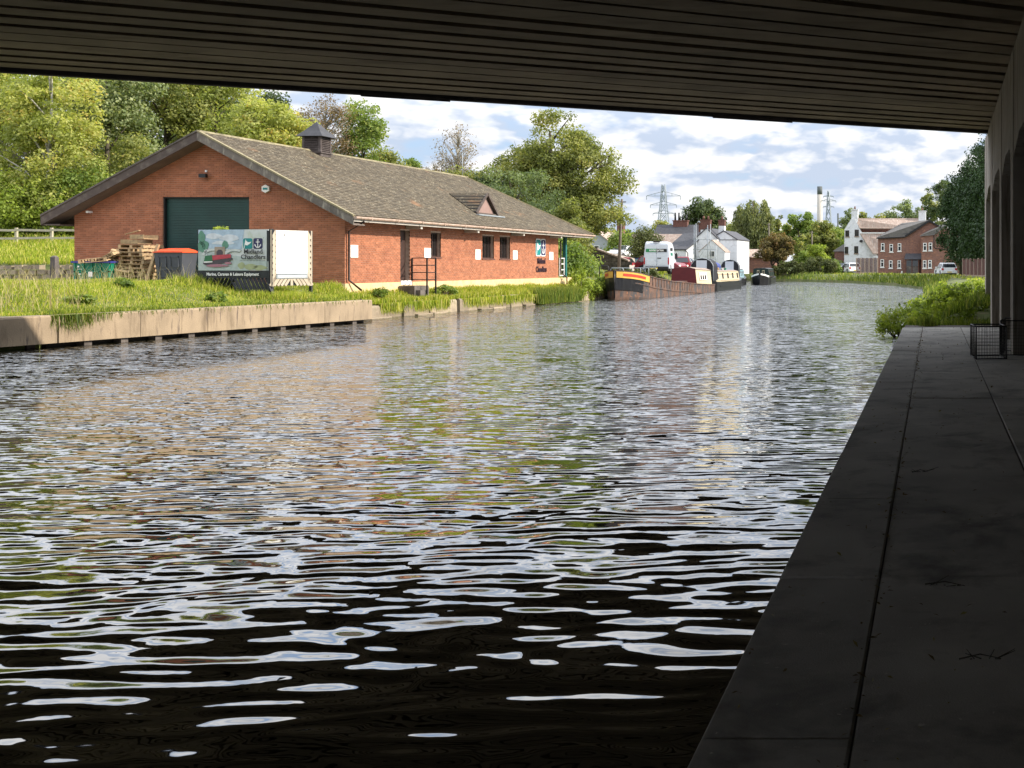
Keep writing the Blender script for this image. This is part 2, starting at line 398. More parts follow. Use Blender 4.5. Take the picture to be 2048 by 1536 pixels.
def leafcloud(P, Nrm, size, v, aspect=.55, droop=None):
    n = len(P)
    Nrm = Nrm/np.linalg.norm(Nrm, axis=1, keepdims=True)
    r = rng.normal(size=(n, 3))
    if droop is not None: r = r*.35+np.array([0, 0, -1])*droop
    a = np.cross(Nrm, r); a /= np.linalg.norm(a, axis=1, keepdims=True)+1e-9
    if droop is not None:
        b = a; a = np.cross(b, Nrm); a /= np.linalg.norm(a, axis=1, keepdims=True)+1e-9
    else: b = np.cross(Nrm, a)
    s = (size*rng.uniform(.6, 1.35, n))[:, None]
    p0 = P-a*s*.5; p2 = P+a*s*.5; p1 = P+b*s*aspect*.5+Nrm*s*.08; p3 = P-b*s*aspect*.5+Nrm*s*.08
    V = np.stack([p0, p1, p2, p3], 1).reshape(-1, 3)
    Fc = np.arange(4*n).reshape(-1, 4)
    return V, Fc, np.repeat(v, 4)
def sph(n):
    d = rng.normal(size=(n, 3)); return d/np.linalg.norm(d, axis=1, keepdims=True)
def clusters(env, n):
    """cluster centres spread through a list of ellipsoids (cx,cy,cz,rx,ry,rz)"""
    vol = np.array([e[3]*e[4]*e[5] for e in env]); idx = rng.choice(len(env), n, p=vol/vol.sum())
    E = np.array(env)[idx]; d = sph(n); r = rng.uniform(.35, 1, n)**.45
    return E[:, :3]+d*r[:, None]*E[:, 3:6]
def crown(env, ncl, nleaf, size, rcl, bias=0., flat=.75, droop=None, stray=.06):
    cc = clusters(env, ncl); cr = rcl*rng.uniform(.55, 1.3, ncl)
    cb = rng.uniform(-.22, .22, ncl)+bias
    w = cr**2; idx = rng.choice(ncl, nleaf, p=w/w.sum())
    d = sph(nleaf); rr = rng.uniform(0, 1, nleaf)**.42*(1+rng.exponential(stray, nleaf))
    off = d*rr[:, None]*cr[idx][:, None]; off[:, 2] *= flat
    if droop is not None: off[:, 2] = off[:, 2]*1.9-rng.uniform(0, 1, nleaf)*cr[idx]*droop
    P = cc[idx]+off
    N = d*.8+rng.normal(size=(nleaf, 3))*.6+np.array([0, 0, .35])
    v = np.clip(rng.uniform(.1, .9, nleaf)*.55+.22+cb[idx], 0, 1)
    return P, N, v, cc
def tree(name, label, x, y, zb, env, mat, nleaf, size, ncl=70, rcl=1.1, trunk_r=.25, bark='bark', group='trees', cat='tree',
         limbs=22, bias=0., droop=None, trunks=1, twigs=0, split=.35, flat=.75):
    """env: ellipsoids relative to base (dx,dy,dz,rx,ry,rz)"""
    o = (x, y, zb)
    t = thing(name, label, cat, o, 0, group)
    E = [(e[0], e[1], e[2], e[3], e[4], e[5]) for e in env]
    if droop is None: P, N, v, cc = crown(E, ncl, nleaf, size, rcl, bias, flat, droop)
    else:                       # hanging strands
        cc = clusters(E, ncl); idx = rng.integers(0, ncl, nleaf); ln = rng.uniform(.6, 1.4, ncl)*droop
        u_ = rng.uniform(0, 1, nleaf); P = cc[idx]+rng.normal(0, 1, (nleaf, 3))*np.array([.16, .16, .12])*rcl*(1+u_[:, None])
        P[:, 2] -= u_*ln[idx]; P[:, 2] = np.maximum(P[:, 2], .6); N = rng.normal(size=(nleaf, 3)); N[:, 2] *= .3
        v = np.clip(rng.uniform(.1, .9, nleaf)*.5+.25+rng.uniform(-.25, .25, ncl)[idx]+bias, 0, 1)
    V, Fc, vv = leafcloud(P, N, size, v, droop=droop)
    npmesh('crown', V, Fc, L[mat], vv, t)
    b = MB(); top = max(e[2]+e[5]*.5 for e in E); bot = min(e[2]-e[5] for e in E)
    for k in range(trunks):
        dx = 0 if trunks == 1 else (k-(trunks-1)/2)*trunk_r*3
        pts = []; rad = []
        lx = random.uniform(-.4, .4)+dx*2.5; ly = random.uniform(-.4, .4)
        for i in range(6):
            f = i/5; pts.append((dx+(lx+random.uniform(-.12, .12))*f, ly*f, top*f-.25*(i == 0))); rad.append(trunk_r*(1-.82*f)*(1.25 if i == 0 else 1))
        b.tube(pts, rad, 7)
        sel = rng.choice(len(cc), min(limbs, len(cc)), replace=False)
        for j in sel:
            c = cc[j]; h = max(top*split*.6, min(top*.9, c[2]-abs(c[0]+c[1])*.5-random.uniform(.3, 1.5)))
            f = max(.05, min(1, h/top)); s0 = Vector((dx+lx*f, ly*f, h)); e0 = Vector(c)
            mid = s0.lerp(e0, .5)+Vector((random.uniform(-.2, .2), random.uniform(-.2, .2), random.uniform(0, .4)))
            r0 = trunk_r*.42*(1-.6*f)+.02
            b.tube([s0, mid, e0], [r0, r0*.6, r0*.22], 5)
            for q in range(twigs):
                e1 = e0+Vector((random.uniform(-1, 1), random.uniform(-.7, .7), random.uniform(-.1, 1.2)))*rcl*1.2
                st = s0.lerp(e0, random.uniform(.4, 1)); b.tube([st, st.lerp(e1, .5)+Vector((0, 0, .08)), e1], [r0*.22, r0*.14, r0*.06], 4)
    b.build('trunk', m[bark], t, fixn=False)
    return t
def blades(x, y, z, h, w, mat, name, lean=.35, parent=None, v=None, kind=True, down=False):
    n = len(x); a = rng.uniform(0, 2*PI, n); dx = np.cos(a); dy = np.sin(a)
    la = rng.uniform(0, 2*PI, n); lr = h*lean*rng.uniform(.1, 1.3, n)
    p0 = np.stack([x-dx*w/2, y-dy*w/2, z], 1); p1 = np.stack([x+dx*w/2, y+dy*w/2, z], 1)
    mx = x+np.cos(la)*lr*.35; my = y+np.sin(la)*lr*.35
    sg = -1 if down else 1
    p2 = np.stack([mx+dx*w*.35, my+dy*w*.35, z+h*.6*sg], 1); p3 = np.stack([mx-dx*w*.35, my-dy*w*.35, z+h*.6*sg], 1)
    tp = np.stack([x+np.cos(la)*lr, y+np.sin(la)*lr, z+h*sg], 1)
    V = np.stack([p0, p1, p2, p3, tp], 1).reshape(-1, 3)
    i = np.arange(n)*5
    Fq = np.stack([i, i+1, i+2, i+3], 1); Ft = np.stack([i+3, i+2, i+4, i+4], 1)
    # triangles as their own mesh faces: use tri fan for all
    T = np.concatenate([np.stack([i, i+1, i+2], 1), np.stack([i, i+2, i+3], 1), np.stack([i+3, i+2, i+4], 1)])
    if v is None: v = rng.uniform(0, 1, n)
    ob = npmesh(name, V, T, mat, np.repeat(v, 5), parent, nper=3)
    if kind: ob['kind'] = 'stuff'
    return ob

# ============================================================ SETTING
def lerp_table(tb, y):
    if y <= tb[0][0]: return tb[0][1]
    for (a, b), (c, d) in zip(tb, tb[1:]):
        if y <= c: return b+(d-b)*(y-a)/(c-a)
    return tb[-1][1]
EDGE_L = [(-40, -23.4), (26.9, -23.2), (27.1, -23.0), (39.3, -22.05), (39.5, -23.75), (66, -23.9), (80, -24.5), (100, -25.8), (120, -28.6), (135, -32.5), (150, -40), (162, -55), (175, -110)]
EDGE_R = [(-40, 1.1), (30, -2.15), (60, -3.2), (93, -4.8), (111, -8.6), (131, -16), (148, -27.5), (158, -42), (168, -60), (185, -120), (186, -2500)]
def sstep(x, a, b):
    t = min(1, max(0, (x-a)/(b-a))); return t*t*(3-2*t)
def hl(x, y):
    d = lerp_table(EDGE_L, y)-x
    if y < 42.5:
        h = .76+.66*sstep(d, .2, 4.6)-.09*sstep(d, 8, 12)
        h += .05*math.sin(x*1.7+y*.6)*sstep(d, 1, 3)*(1-sstep(d, 7, 9))
        h = max(h, .8+.46*sstep(y, 40, 42)*sstep(d, .2, 1.0))
    else:
        side = .56+.3*sstep(d, .0, .9)
        far = .55+.8*sstep(d, .0, 3.0)
        k = sstep(y, 64.5, 67.5)
        h = side+(far-side)*k
        if x < -25.0: h = 1.28 if y < 66 else h
    wx = sstep(-x, 37, 39.5)*(sstep(-x/max(y, 1), .40, .50) if y > 58 else 1)
    if y > 58: h += wx*(.72*sstep(y, 58, 58.5)+.165*min(40, y-58))
    if y > 68 and x > -39.5: h += sstep(y, 70, 95)*sstep(-x, 33, 38)*2.0*(1-wx)
    return h
def hr(x, y):
    xe = lerp_table(EDGE_R, y); d = x-xe
    if y < 31: return .30
    h = .25+.65*sstep(d, 0, 2.2) if y < 150 else .3+.7*sstep(y, 150, 200)
    if y >= 110: h = .3+.65*sstep(d, 0, 3)
    return h
def sheet(name, rows, offs, edge, sign, hf, mat, low=-.6, **tags):
    """land on one side of the canal: rows of points that start at its edge and run away from it"""
    V = []; Fc = []; n = len(offs)+1
    for y in rows:
        xe = edge(y); V.append((xe, y, low))
        for o in offs:
            x = xe+sign*o; V.append((x, y, hf(x-sign*.001, y)))
    for i in range(len(rows)-1):
        for k in range(n-1):
            a = i*n+k; Fc.append((a, a+1, a+1+n, a+n) if sign > 0 else (a, a+n, a+1+n, a+1))
    b = MB(); b.smooth = True; b.add(V, Fc)
    ob = b.build(name, mat, fixn=False); ob['kind'] = 'structure'
    return ob
offsL = [0, .3, .7, .95, 1.0, 1.5, 2, 2.6, 3.3, 4, 5, 6, 7, 8.5, 10, 12, 13.2, 13.9, 14.5, 15.2, 16, 17, 19, 22, 26, 30, 35, 42, 50, 65, 90, 150, 400, 2500]
rowsL = [-40, -10, 10, 18, 22]+[24+i*1.0 for i in range(15)]+[39.3, 39.5, 42.4, 42.6]+[44+2*i for i in range(7)]+[57.9, 58.1, 58.6, 60, 62, 64, 65.9, 66.1, 68, 70, 73, 76, 80, 85, 90, 95, 100, 110, 120, 130, 140, 150, 160, 168, 175]
sheet('grass_bank', rowsL, offsL, lambda y: lerp_table(EDGE_L, y), -1, hl, m['soil'])
offsR = [0, .4, .9, 1.5, 2.2, 3, 4, 6, 9, 13, 20, 35, 60, 120, 400, 2500]
sheet('far_bank', [30.3, 35, 45, 60, 75, 93, 100, 111, 120, 131, 140, 148, 153, 158, 163, 168, 176, 185, 185.9], offsR, lambda y: lerp_table(EDGE_R, y), 1, hr, m['soil'])
b = MB(); b.smooth = True
ys = [175.05, 185.95, 200, 260, 400, 800, 1600, 4500]; xs = [-4500, -1500, -600, -300, -110, -40, 40, 300, 900, 4500]
# everything beyond the bend
V = [(x, y, .9) for y in [186, 230, 320, 600, 1200, 2500, 6000] for x in xs]; n = len(xs)
b.add(V, [(i*n+k, i*n+k+1, (i+1)*n+k+1, (i+1)*n+k) for i in range(6) for k in range(n-1)])
b.build('meadow', m['meadow'], kind='structure')
b = MB(); b.smooth = False
b.add([(-4500, -60, 1.2), (-2520, -60, 1.2), (-2520, 186, 1.2), (-4500, 186, 1.2)], [(0, 1, 2, 3)])
b.add([(-2520, 175, 1.1), (-110, 175, 1.1), (-110, 186, 1.1), (-2520, 186, 1.1)], [(0, 1, 2, 3)])
b.build('field', m['meadow'], kind='structure')

# water
mw, t, p, out = nodes('canal_water')
tcn = t.nodes.new('ShaderNodeTexCoord')
def wslope(scale, stretch, detail, rough, rot=0., dist=0., loc=(0, 0, 0)):
    mp = t.nodes.new('ShaderNodeMapping'); t.links.new(tcn.outputs['Object'], mp.inputs[0])
    mp.inputs['Scale'].default_value = stretch; mp.inputs['Rotation'].default_value = (0, 0, rot); mp.inputs['Location'].default_value = loc
    n = t.nodes.new('ShaderNodeTexNoise'); t.links.new(mp.outputs[0], n.inputs['Vector'])
    n.inputs['Scale'].default_value = scale; n.inputs['Detail'].default_value = detail; n.inputs['Roughness'].default_value = rough; n.inputs['Distortion'].default_value = dist
    s = t.nodes.new('ShaderNodeVectorMath'); s.operation = 'SUBTRACT'; t.links.new(n.outputs['Color'], s.inputs[0]); s.inputs[1].default_value = (.5, .5, .5)
    return s.outputs[0]
def vscale(v, k):
    s = t.nodes.new('ShaderNodeVectorMath'); s.operation = 'MULTIPLY'; t.links.new(v, s.inputs[0]); s.inputs[1].default_value = k; return s.outputs[0]
def vadd(a, b_):
    s = t.nodes.new('ShaderNodeVectorMath'); s.operation = 'ADD'; t.links.new(a, s.inputs[0]); t.links.new(b_, s.inputs[1]); return s.outputs[0]
s1 = vscale(wslope(1, (1.2, 3.6, 1), 1, .45, R(4), .2), (.10, .16, 0))
s2 = vscale(wslope(1, (4.2, 9.0, 1), 1.5, .5, R(-9), .2, (5, 3, 0)), (.55, .27, 0))
s3 = vscale(wslope(1, (.45, 1.1, 1), 1, .5, R(12), .2, (9, 1, 0)), (.05, .08, 0))
s4 = vscale(wslope(1, (11, 18, 1), 1, .5, R(15), 0, (2, 8, 0)), (.5, .24, 0))
# wave trains running along the canal: slope = A sin(k.p + wandering phase), each swelling and fading in patches
ph = wslope(1, (.55, .8, 1), 2, .5, 0, .2, (3, 7, 0)); envn = wslope(1, (.5, .75, 1), 1, .5, 0, 0, (11, 4, 0))
ps_ = t.nodes.new('ShaderNodeSeparateXYZ'); t.links.new(ph, ps_.inputs[0]); es_ = t.nodes.new('ShaderNodeSeparateXYZ'); t.links.new(envn, es_.inputs[0])
trains = None
for k_i, (lam, ang, a_) in enumerate(((.15, 8, .020), (.18, -10, .022), (.215, 4, .024), (.255, -6, .026), (.30, 2, .026), (.37, 9, .022), (.50, -9, .018), (.78, 5, .012), (.20, 26, .012), (.24, -28, .012))):
    kx_, ky_ = math.sin(R(ang)), math.cos(R(ang)); kk = 2*PI/lam
    dp = t.nodes.new('ShaderNodeVectorMath'); dp.operation = 'DOT_PRODUCT'; t.links.new(tcn.outputs['Object'], dp.inputs[0]); dp.inputs[1].default_value = (kx_*kk, ky_*kk, 0)
    arg = mth(t, 'ADD', mth(t, 'ADD', dp.outputs['Value'], k_i*1.9), mth(t, 'MULTIPLY', ps_.outputs[k_i % 3], 20+3*k_i if k_i % 2 else -18-3*k_i))
    env_ = mth(t, 'ADD', 1.0, mth(t, 'MULTIPLY', es_.outputs[(k_i+1) % 3], 4.5 if k_i % 2 else -4.5), True) if False else mth(t, 'MAXIMUM', mth(t, 'ADD', 1.0, mth(t, 'MULTIPLY', es_.outputs[(k_i+1) % 3], 4.5 if k_i % 2 else -4.5)), .15)
    sv = mth(t, 'MULTIPLY', mth(t, 'SINE', arg), env_)
    w_ = t.nodes.new('ShaderNodeVectorMath'); w_.operation = 'SCALE'; w_.inputs[0].default_value = (kx_*a_*1.3, ky_*a_, 0); t.links.new(sv, w_.inputs['Scale'])
    trains = w_.outputs[0] if trains is None else vadd(trains, w_.outputs[0])
spy = t.nodes.new('ShaderNodeSeparateXYZ'); t.links.new(tcn.outputs['Object'], spy.inputs[0])
fr_ = t.nodes.new('ShaderNodeMapRange'); t.links.new(spy.outputs['Y'], fr_.inputs[0]); fr_.inputs[1].default_value = 6; fr_.inputs[2].default_value = 26; fr_.inputs[3].default_value = .12; fr_.inputs[4].default_value = 1.0
fine = t.nodes.new('ShaderNodeVectorMath'); fine.operation = 'SCALE'; t.links.new(vadd(s2, s4), fine.inputs[0]); t.links.new(fr_.outputs[0], fine.inputs['Scale'])
ss = vadd(vadd(s1, trains), vadd(s3, fine.outputs[0]))
# stronger ripples out in the open, calmer water under the bridge and in patches
sp = t.nodes.new('ShaderNodeSeparateXYZ'); t.links.new(tcn.outputs['Object'], sp.inputs[0])
mr = t.nodes.new('ShaderNodeMapRange'); t.links.new(sp.outputs['Y'], mr.inputs[0]); mr.inputs[1].default_value = 4.5; mr.inputs[2].default_value = 24; mr.inputs[3].default_value = .50; mr.inputs[4].default_value = 4.2
pat = noise(t, tcn.outputs['Object'], .16, 3, stretch=(1, .6, 1))
amp = mth(t, 'MULTIPLY', mr.outputs[0], mth(t, 'ADD', .55, mth(t, 'MULTIPLY', pat, .9)))
sc2 = t.nodes.new('ShaderNodeVectorMath'); sc2.operation = 'SCALE'; t.links.new(ss, sc2.inputs[0]); t.links.new(amp, sc2.inputs['Scale'])
up = t.nodes.new('ShaderNodeVectorMath'); up.operation = 'ADD'; t.links.new(sc2.outputs[0], up.inputs[0]); up.inputs[1].default_value = (0, 0, 1)
nm = t.nodes.new('ShaderNodeVectorMath'); nm.operation = 'NORMALIZE'; t.links.new(up.outputs[0], nm.inputs[0])
t.links.new(nm.outputs[0], p.inputs['Normal'])
p.inputs['Base Color'].default_value = (.010, .010, .005, 1); p.inputs['Roughness'].default_value = .02; p.inputs['IOR'].default_value = 2.25
b = MB(); b.add([(-330, -60, 0), (30, -60, 0), (30, 260, 0), (-330, 260, 0)], [(0, 1, 2, 3)])
b.build('water', mw, kind='structure')

# yard, road
def patch(name, poly, mat, dz, cuts=6):
    """ground-hugging sheet over the left land: poly = 4 corners, raised dz above it"""
    A, B, Cc, D = [Vector((*q, 0)) for q in poly]; V = []; n = cuts+1
    for i in range(n):
        for k in range(n):
            u, v = i/cuts, k/cuts; q = A.lerp(B, u).lerp(D.lerp(Cc, u), v); V.append((q.x, q.y, hl(q.x, q.y)+dz))
    b = MB(); b.smooth = True; b.add(V, [(i*n+k, (i+1)*n+k, (i+1)*n+k+1, i*n+k+1) for i in range(cuts) for k in range(cuts)])
    return b.build(name, mat, kind='structure')
patch('yard', [(-75, 30), (-31.8, 30), (-31.8, 42.8), (-75, 42.8)], m['gravel'], .035, 12)
patch('road', [(-110, 49.5), (-36.2, 49.5), (-36.2, 57.4), (-110, 57.4)], m['asphalt'], .04, 14)
patch('wharf_yard', [(-40, 69), (-28.5, 69), (-29.8, 97), (-52, 97)], m['gravel'], .05, 14)

# towpath and its slabs
def kx(y, off=0): return -.787-.0466*y+off
tp = MB(); tp.add([(kx(-14, .03), -14, -.6), (6, -14, -.6), (6, 30.3, -.6), (kx(30.3, .03), 30.3, -.6),
                   (kx(-14, .03), -14, .385), (6, -14, .385), (6, 30.3, .385), (kx(30.3, .03), 30.3, .385)],
                  [(0,3,2,1),(4,5,6,7),(0,1,5,4),(1,2,6,5),(2,3,7,6),(3,0,4,7)])
towpath = tp.build('towpath', m['darkstone'], kind='structure')
lanes = [(0, .51, 'kerb_stone'), (.518, 1.50, 'slab'), (1.515, 2.9, 'slab'), (2.915, 4.4, 'slab'), (4.415, 6.2, 'slab')]
joints = [-13.6+3.87*i for i in range(12)]
for li, (a, c, nm_) in enumerate(lanes):
    js = joints if li else [-13.6+1.93*i for i in range(23)]
    for ya, yb in zip(js, js[1:]):
        g = .004
        dz = random.uniform(-.006, .006); dy = 0; ya += g; yb -= g
        q = MB(); bev = .008; e0 = .0 if li else .0
        x = [(kx(ya, a+e0), kx(ya, c)), (kx(yb, a+e0), kx(yb, c))]
        z1 = .40+dz; w = random.uniform(-.008, .008)
        V = [(x[0][0], ya, .1), (x[0][1], ya, .1), (x[1][1], yb, .1), (x[1][0], yb, .1)]
        V += [(p_[0], p_[1], z1-bev) for p_ in V]
        V += [(x[0][0]+bev, ya+bev, z1), (x[0][1]-bev, ya+bev, z1), (x[1][1]-bev, yb-bev, z1), (x[1][0]+bev, yb-bev, z1)]
        q.add(V, [(0,3,2,1),(0,1,5,4),(1,2,6,5),(2,3,7,6),(3,0,4,7),(4,5,9,8),(5,6,10,9),(6,7,11,10),(7,4,8,11),(8,9,10,11)])
        q.build(nm_, m['slab'], towpath)
# twigs, leaves and droppings lying on the towpath
n = 900; yy = rng.uniform(3.4, 30, n); xx = np.array([kx(y) for y in yy])+rng.uniform(.03, 3.2, n)**1.1
xx = np.where(rng.uniform(size=n) < .35, np.array([kx(y, .52) for y in yy])+rng.normal(0, .035, n), xx)
P = np.stack([xx, yy, np.full(n, .425)], 1); N = rng.normal(size=(n, 3))*.35+np.array([0, 0, 1])
V, Fc, vv = leafcloud(P, N, .035, rng.uniform(0, 1, n), .4)
P[:, 2] = .42+rng.uniform(-.004, .01, n)
lit_ = npmesh('leaf_litter', V, Fc, L['brown'], vv); lit_['kind'] = 'stuff'
n = 500; yy = rng.uniform(3.4, 30, n); xx = np.array([kx(y) for y in yy])+rng.uniform(.03, 2.6, n)
V, Fc, vv = leafcloud(np.stack([xx, yy, np.full(n, .418)], 1), rng.normal(size=(n, 3))*.3+np.array([0, 0, 1]), .022, rng.uniform(0, 1, n), .3)
lit_ = npmesh('grit', V, Fc, L['dry'], vv); lit_['kind'] = 'stuff'
for k, (px, py) in enumerate([(1890, 1180), (1960, 1330), (1840, 950)]):
    Y = 1.6*F/(py-532); c0 = Vector((XW(px, Y), Y, .425)); b = MB(c0)
    ln = [.2, .17, .12][k]
    d = Vector((1, -.25+.2*k, .03)); b.tube([c0-d*ln*.5, c0+Vector((0, .02, .012)), c0+d*ln*.5], [.004, .003, .002], 5)
    for q in range(7):
        s0 = c0+d*ln*random.uniform(-.4, .4); b.tube([s0, s0+Vector((random.uniform(-.07, .1), random.uniform(-.09, .09), .02))], [.003, .0015], 4)
    tag(b.build('twig', m['bark']), ['forked dark twig lying across the towpath slab', 'spidery twig nearest the camera on the towpath', 'small twig by the slab joint farther up the towpath'][k], 'twig')

# ============================================================ ROAD BRIDGE
D = Vector((.8872, .4613, 0)); Nn = Vector((-.4613, .8872, 0))
bridge = thing('road_bridge', 'concrete road bridge overhead with rows of parallel beams and a pillared side wall', 'bridge', (0, 29, 0))
def along(q, X): return Nn*q+D*((X+.4613*q)/.8872)
def bar_on(q0, q1, X0, X1, z0, z1, name, mat, bevel=0., X1b=None):
    A0 = along(q0, X0); A1 = along(q1, X0); B0 = along(q0, X1); B1 = along(q1, X1)
    b = MB(bridge.location)
    if bevel:
        A = [(A0, z0), (A1, z0)]
        prof = [(q0, z0), (q1, z0), (q1-.15, z0+.014), (q1-.17, z1), (q0+.17, z1), (q0+.15, z0+.014)] if name == 'beam' else [(q0+bevel, z0), (q1-bevel, z0), (q1, z0+bevel), (q1, z1), (q0, z1), (q0, z0+bevel)]
        b.loft([[tuple(along(q, X)+Vector((0, 0, z))) for q, z in prof] for X in np.linspace(X0, X1, 2)])
    else:
        b.add([(A0.x, A0.y, z0), (B0.x, B0.y, z0), (B1.x, B1.y, z0), (A1.x, A1.y, z0), (A0.x, A0.y, z1), (B0.x, B0.y, z1), (B1.x, B1.y, z1), (A1.x, A1.y, z1)],
              [(0,3,2,1),(4,5,6,7),(0,1,5,4),(1,2,6,5),(2,3,7,6),(3,0,4,7)])
    return b.build(name, mat, bridge)
q = 28.90
for i in range(48):
    w = .87-random.choice([.09, .24, .27, .31, .25, .29])
    zz = 5.985+random.uniform(-.012, .012)
    bar_on(q-w, q, -33, 2.6, zz, 6.75, 'beam', m['beam'], bevel=.03)
    q -= .872
bar_on(q, 29.0, -33, 2.8, 6.78, 7.2, 'deck', m['gapshade'])
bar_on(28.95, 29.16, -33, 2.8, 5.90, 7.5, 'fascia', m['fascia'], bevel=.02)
bar_on(29.02, 29.22, -33, 2.8, 7.5, 9.0, 'parapet', m['pier'])
bar_on(q-.3, q, -33, 2.8, 5.79, 9.0, 'parapet', m['pier'])
for X0, X1 in ((-30, -24), (-14.2, -12.6), (-7.1, -5.2)):      # hanging drips and worn arrises under the fascia
    bar_on(29.0, 29.07, X0, X1, 5.865, 5.91, 'drip_strip', m['fascia'])
# side wall on the towpath: pillars, haunched openings, panels above
def xw(y, off=0): return 1.205-.0347*y+off
pill = [(33.9, 34.9), (29.4, 30.4), (24.4, 25.25), (20.1, 20.95)]
y_ = 20.1
while y_ > -16: y_ -= 4.45; pill.append((y_, y_+.85))
def plate(pts, off0, off1, name, mat, par=bridge):
    b = MB(bridge.location); A = [(xw(y, off0), y, z) for y, z in pts]; B = [(xw(y, off1), y, z) for y, z in pts]
    n = len(pts); b.add(A+B, [tuple(range(n)), tuple(range(n, 2*n))[::-1]]+[(i, i+n, (i+1) % n+n, (i+1) % n) for i in range(n)])
    return b.build(name, mat, par)
for ya, yb in pill:
    plate([(ya, .3), (yb, .3), (yb, 5.95), (ya, 5.95)], 0, .35, 'pillar', m['pier'])
    plate([(ya+.12, .3), (yb-.12, .3), (yb-.12, 5.93), (ya+.12, 5.93)], .35, 1.6, 'pillar_fin', m['pier'])
ps = sorted(pill)
for (a0, a1), (b0, b1) in zip(ps, ps[1:]):
    plate([(a1, 4.02), (a1+.55, 4.27), (b0-1.5, 4.27), (b0, 3.98), (b0, 5.95), (a1, 5.95)], .012, .35, 'wall_panel', m['pier'])
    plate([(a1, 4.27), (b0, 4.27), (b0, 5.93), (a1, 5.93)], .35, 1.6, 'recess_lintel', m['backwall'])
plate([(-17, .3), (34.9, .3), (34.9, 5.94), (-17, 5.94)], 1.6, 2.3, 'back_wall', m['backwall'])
def arc_tube(b, c, r, a0, a1, w):
    b.tube([c+Vector((0, math.cos(a), math.sin(a)))*r for a in np.linspace(a0, a1, 12)], w, 4)
g1 = MB(bridge.location)
for (py_, pz, r, a0, a1) in ((18.4, 2.35, .42, .6, 4.4), (18.9, 3.0, .16, 0, 5.6), (17.9, 1.7, .2, 1, 4)):
    arc_tube(g1, Vector((xw(py_, 1.585), py_, pz)), r, a0, a1, .022)
g1.build('graffiti', m['graffiti'], bridge)
g2 = MB(bridge.location)
for k in range(9):
    yk = 21.4+random.uniform(0, 2.6); zk = 1.4+k*.24
    g2.tube([(xw(yk, 1.585), yk, zk), (xw(yk+.3, 1.585), yk+.3, zk+.28), (xw(yk+.5, 1.585), yk+.5, zk-.02)], .03, 4)
    arc_tube(g2, Vector((xw(yk, 1.585), yk-.25, zk+.1)), .14, random.uniform(0, 2), random.uniform(3, 6), .028)
g2.build('graffiti', m['graffiti2'], bridge)
# far abutment under the bridge, left of the canal
b = MB(bridge.location); b.box(-31.5, -30.6, -30, 15.2, .5, 5.94); b.build('abutment', m['pier'], bridge)

# wire cages lying by the pillars
def wire_cage(name, label, c, w, d, h, rz):
    tt = thing(name, label, 'wire crate', c, rz, 'wire crates dumped on the towpath')
    fr = MB()
    cs = [(-w/2, -d/2), (w/2, -d/2), (w/2, d/2), (-w/2, d/2)]
    for i in range(4):
        a, b_ = cs[i], cs[(i+1) % 4]
        fr.tube([(*a, 0), (*a, h)], .012, 5)
        for z in (0.012, h): fr.tube([(*a, z), (*b_, z)], .012, 5)
    fr.build('frame', m['blackmetal'], tt)
    for i in range(4):
        a, b_ = Vector((*cs[i], 0)), Vector((*cs[(i+1) % 4], 0)); g = MB(); n = int((b_-a).length/.045)
        for k in range(1, n): q_ = a.lerp(b_, k/n); g.tube([q_, q_+Vector((random.uniform(-.01, .01), 0, h))], .0028, 3, False)
        for k in range(1, int(h/.06)): z = k*.06; g.tube([a+Vector((0, 0, z)), a.lerp(b_, .5)+Vector((0, random.uniform(-.02, .02), z)), b_+Vector((0, 0, z))], .0028, 3, False)
        g.build('mesh_side', m['blackmetal'], tt)
    return tt
wire_cage('wire_crate', 'black wire mesh crate standing on the towpath, the one nearer the water', (.06, 19.3, .41), .52, .75, .56, R(8))
wire_cage('wire_crate', 'black wire mesh crate lying against the bridge pillars behind the other', (.60, 20.2, .41), .55, .95, .62, R(-6))

# ============================================================ LEFT QUAY WALLS
quay = thing('quay_wall', 'weathered buff concrete canal wall with undercut base on the left bank', 'wall', (-22.4, 33, 0))
def quay_x(y): return -23.0 if y < 27 else -22.65+(y-27.2)*(.95/12.2)
segs = [-12, -6, 0, 5, 10, 14.5, 19, 22.6, 27.17]
for a, c in list(zip(segs, segs[1:]))+list(zip([27.2, 29.6, 31.9, 34.4, 36.9], [29.6, 31.9, 34.4, 36.9, 39.4])):
    a += .008; c -= .008; xa = quay_x(a); xc = quay_x(c); b = MB(quay.location); h = .80+random.uniform(-.01, .01)
    b.add([(xa-.5, a, .12), (xa, a, .12), (xc, c, .12), (xc-.5, c, .12), (xa-.5, a, h), (xa-.03, a, h), (xc-.03, c, h), (xc-.5, c, h), (xa, a, h-.04), (xc, c, h-.04)],
          [(0,3,2,1),(4,5,6,7),(0,1,8,5,4),(1,2,9,8),(8,9,6,5),(2,3,7,6,9),(3,0,4,7)])
    b.build('panel', m['quay'], quay)
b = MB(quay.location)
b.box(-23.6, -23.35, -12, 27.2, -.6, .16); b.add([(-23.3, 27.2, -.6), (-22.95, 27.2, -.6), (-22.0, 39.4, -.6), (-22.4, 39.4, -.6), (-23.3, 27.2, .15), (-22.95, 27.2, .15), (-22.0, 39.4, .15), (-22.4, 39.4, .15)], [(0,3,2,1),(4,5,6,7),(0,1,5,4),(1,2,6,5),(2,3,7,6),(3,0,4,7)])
b.build('undercut', m['gapshade'], quay)  # shade under the overhang put into the fill's dark colour
y = 20.0
while y < 39.2:
    b = MB(quay.location); x = quay_x(y)-.14; b.box(x-.14, x+.06, y-.12, y+.12, -.5, .119); b.build('pile', m['darkstone'], quay); y += 1.18+random.uniform(-.1, .1)

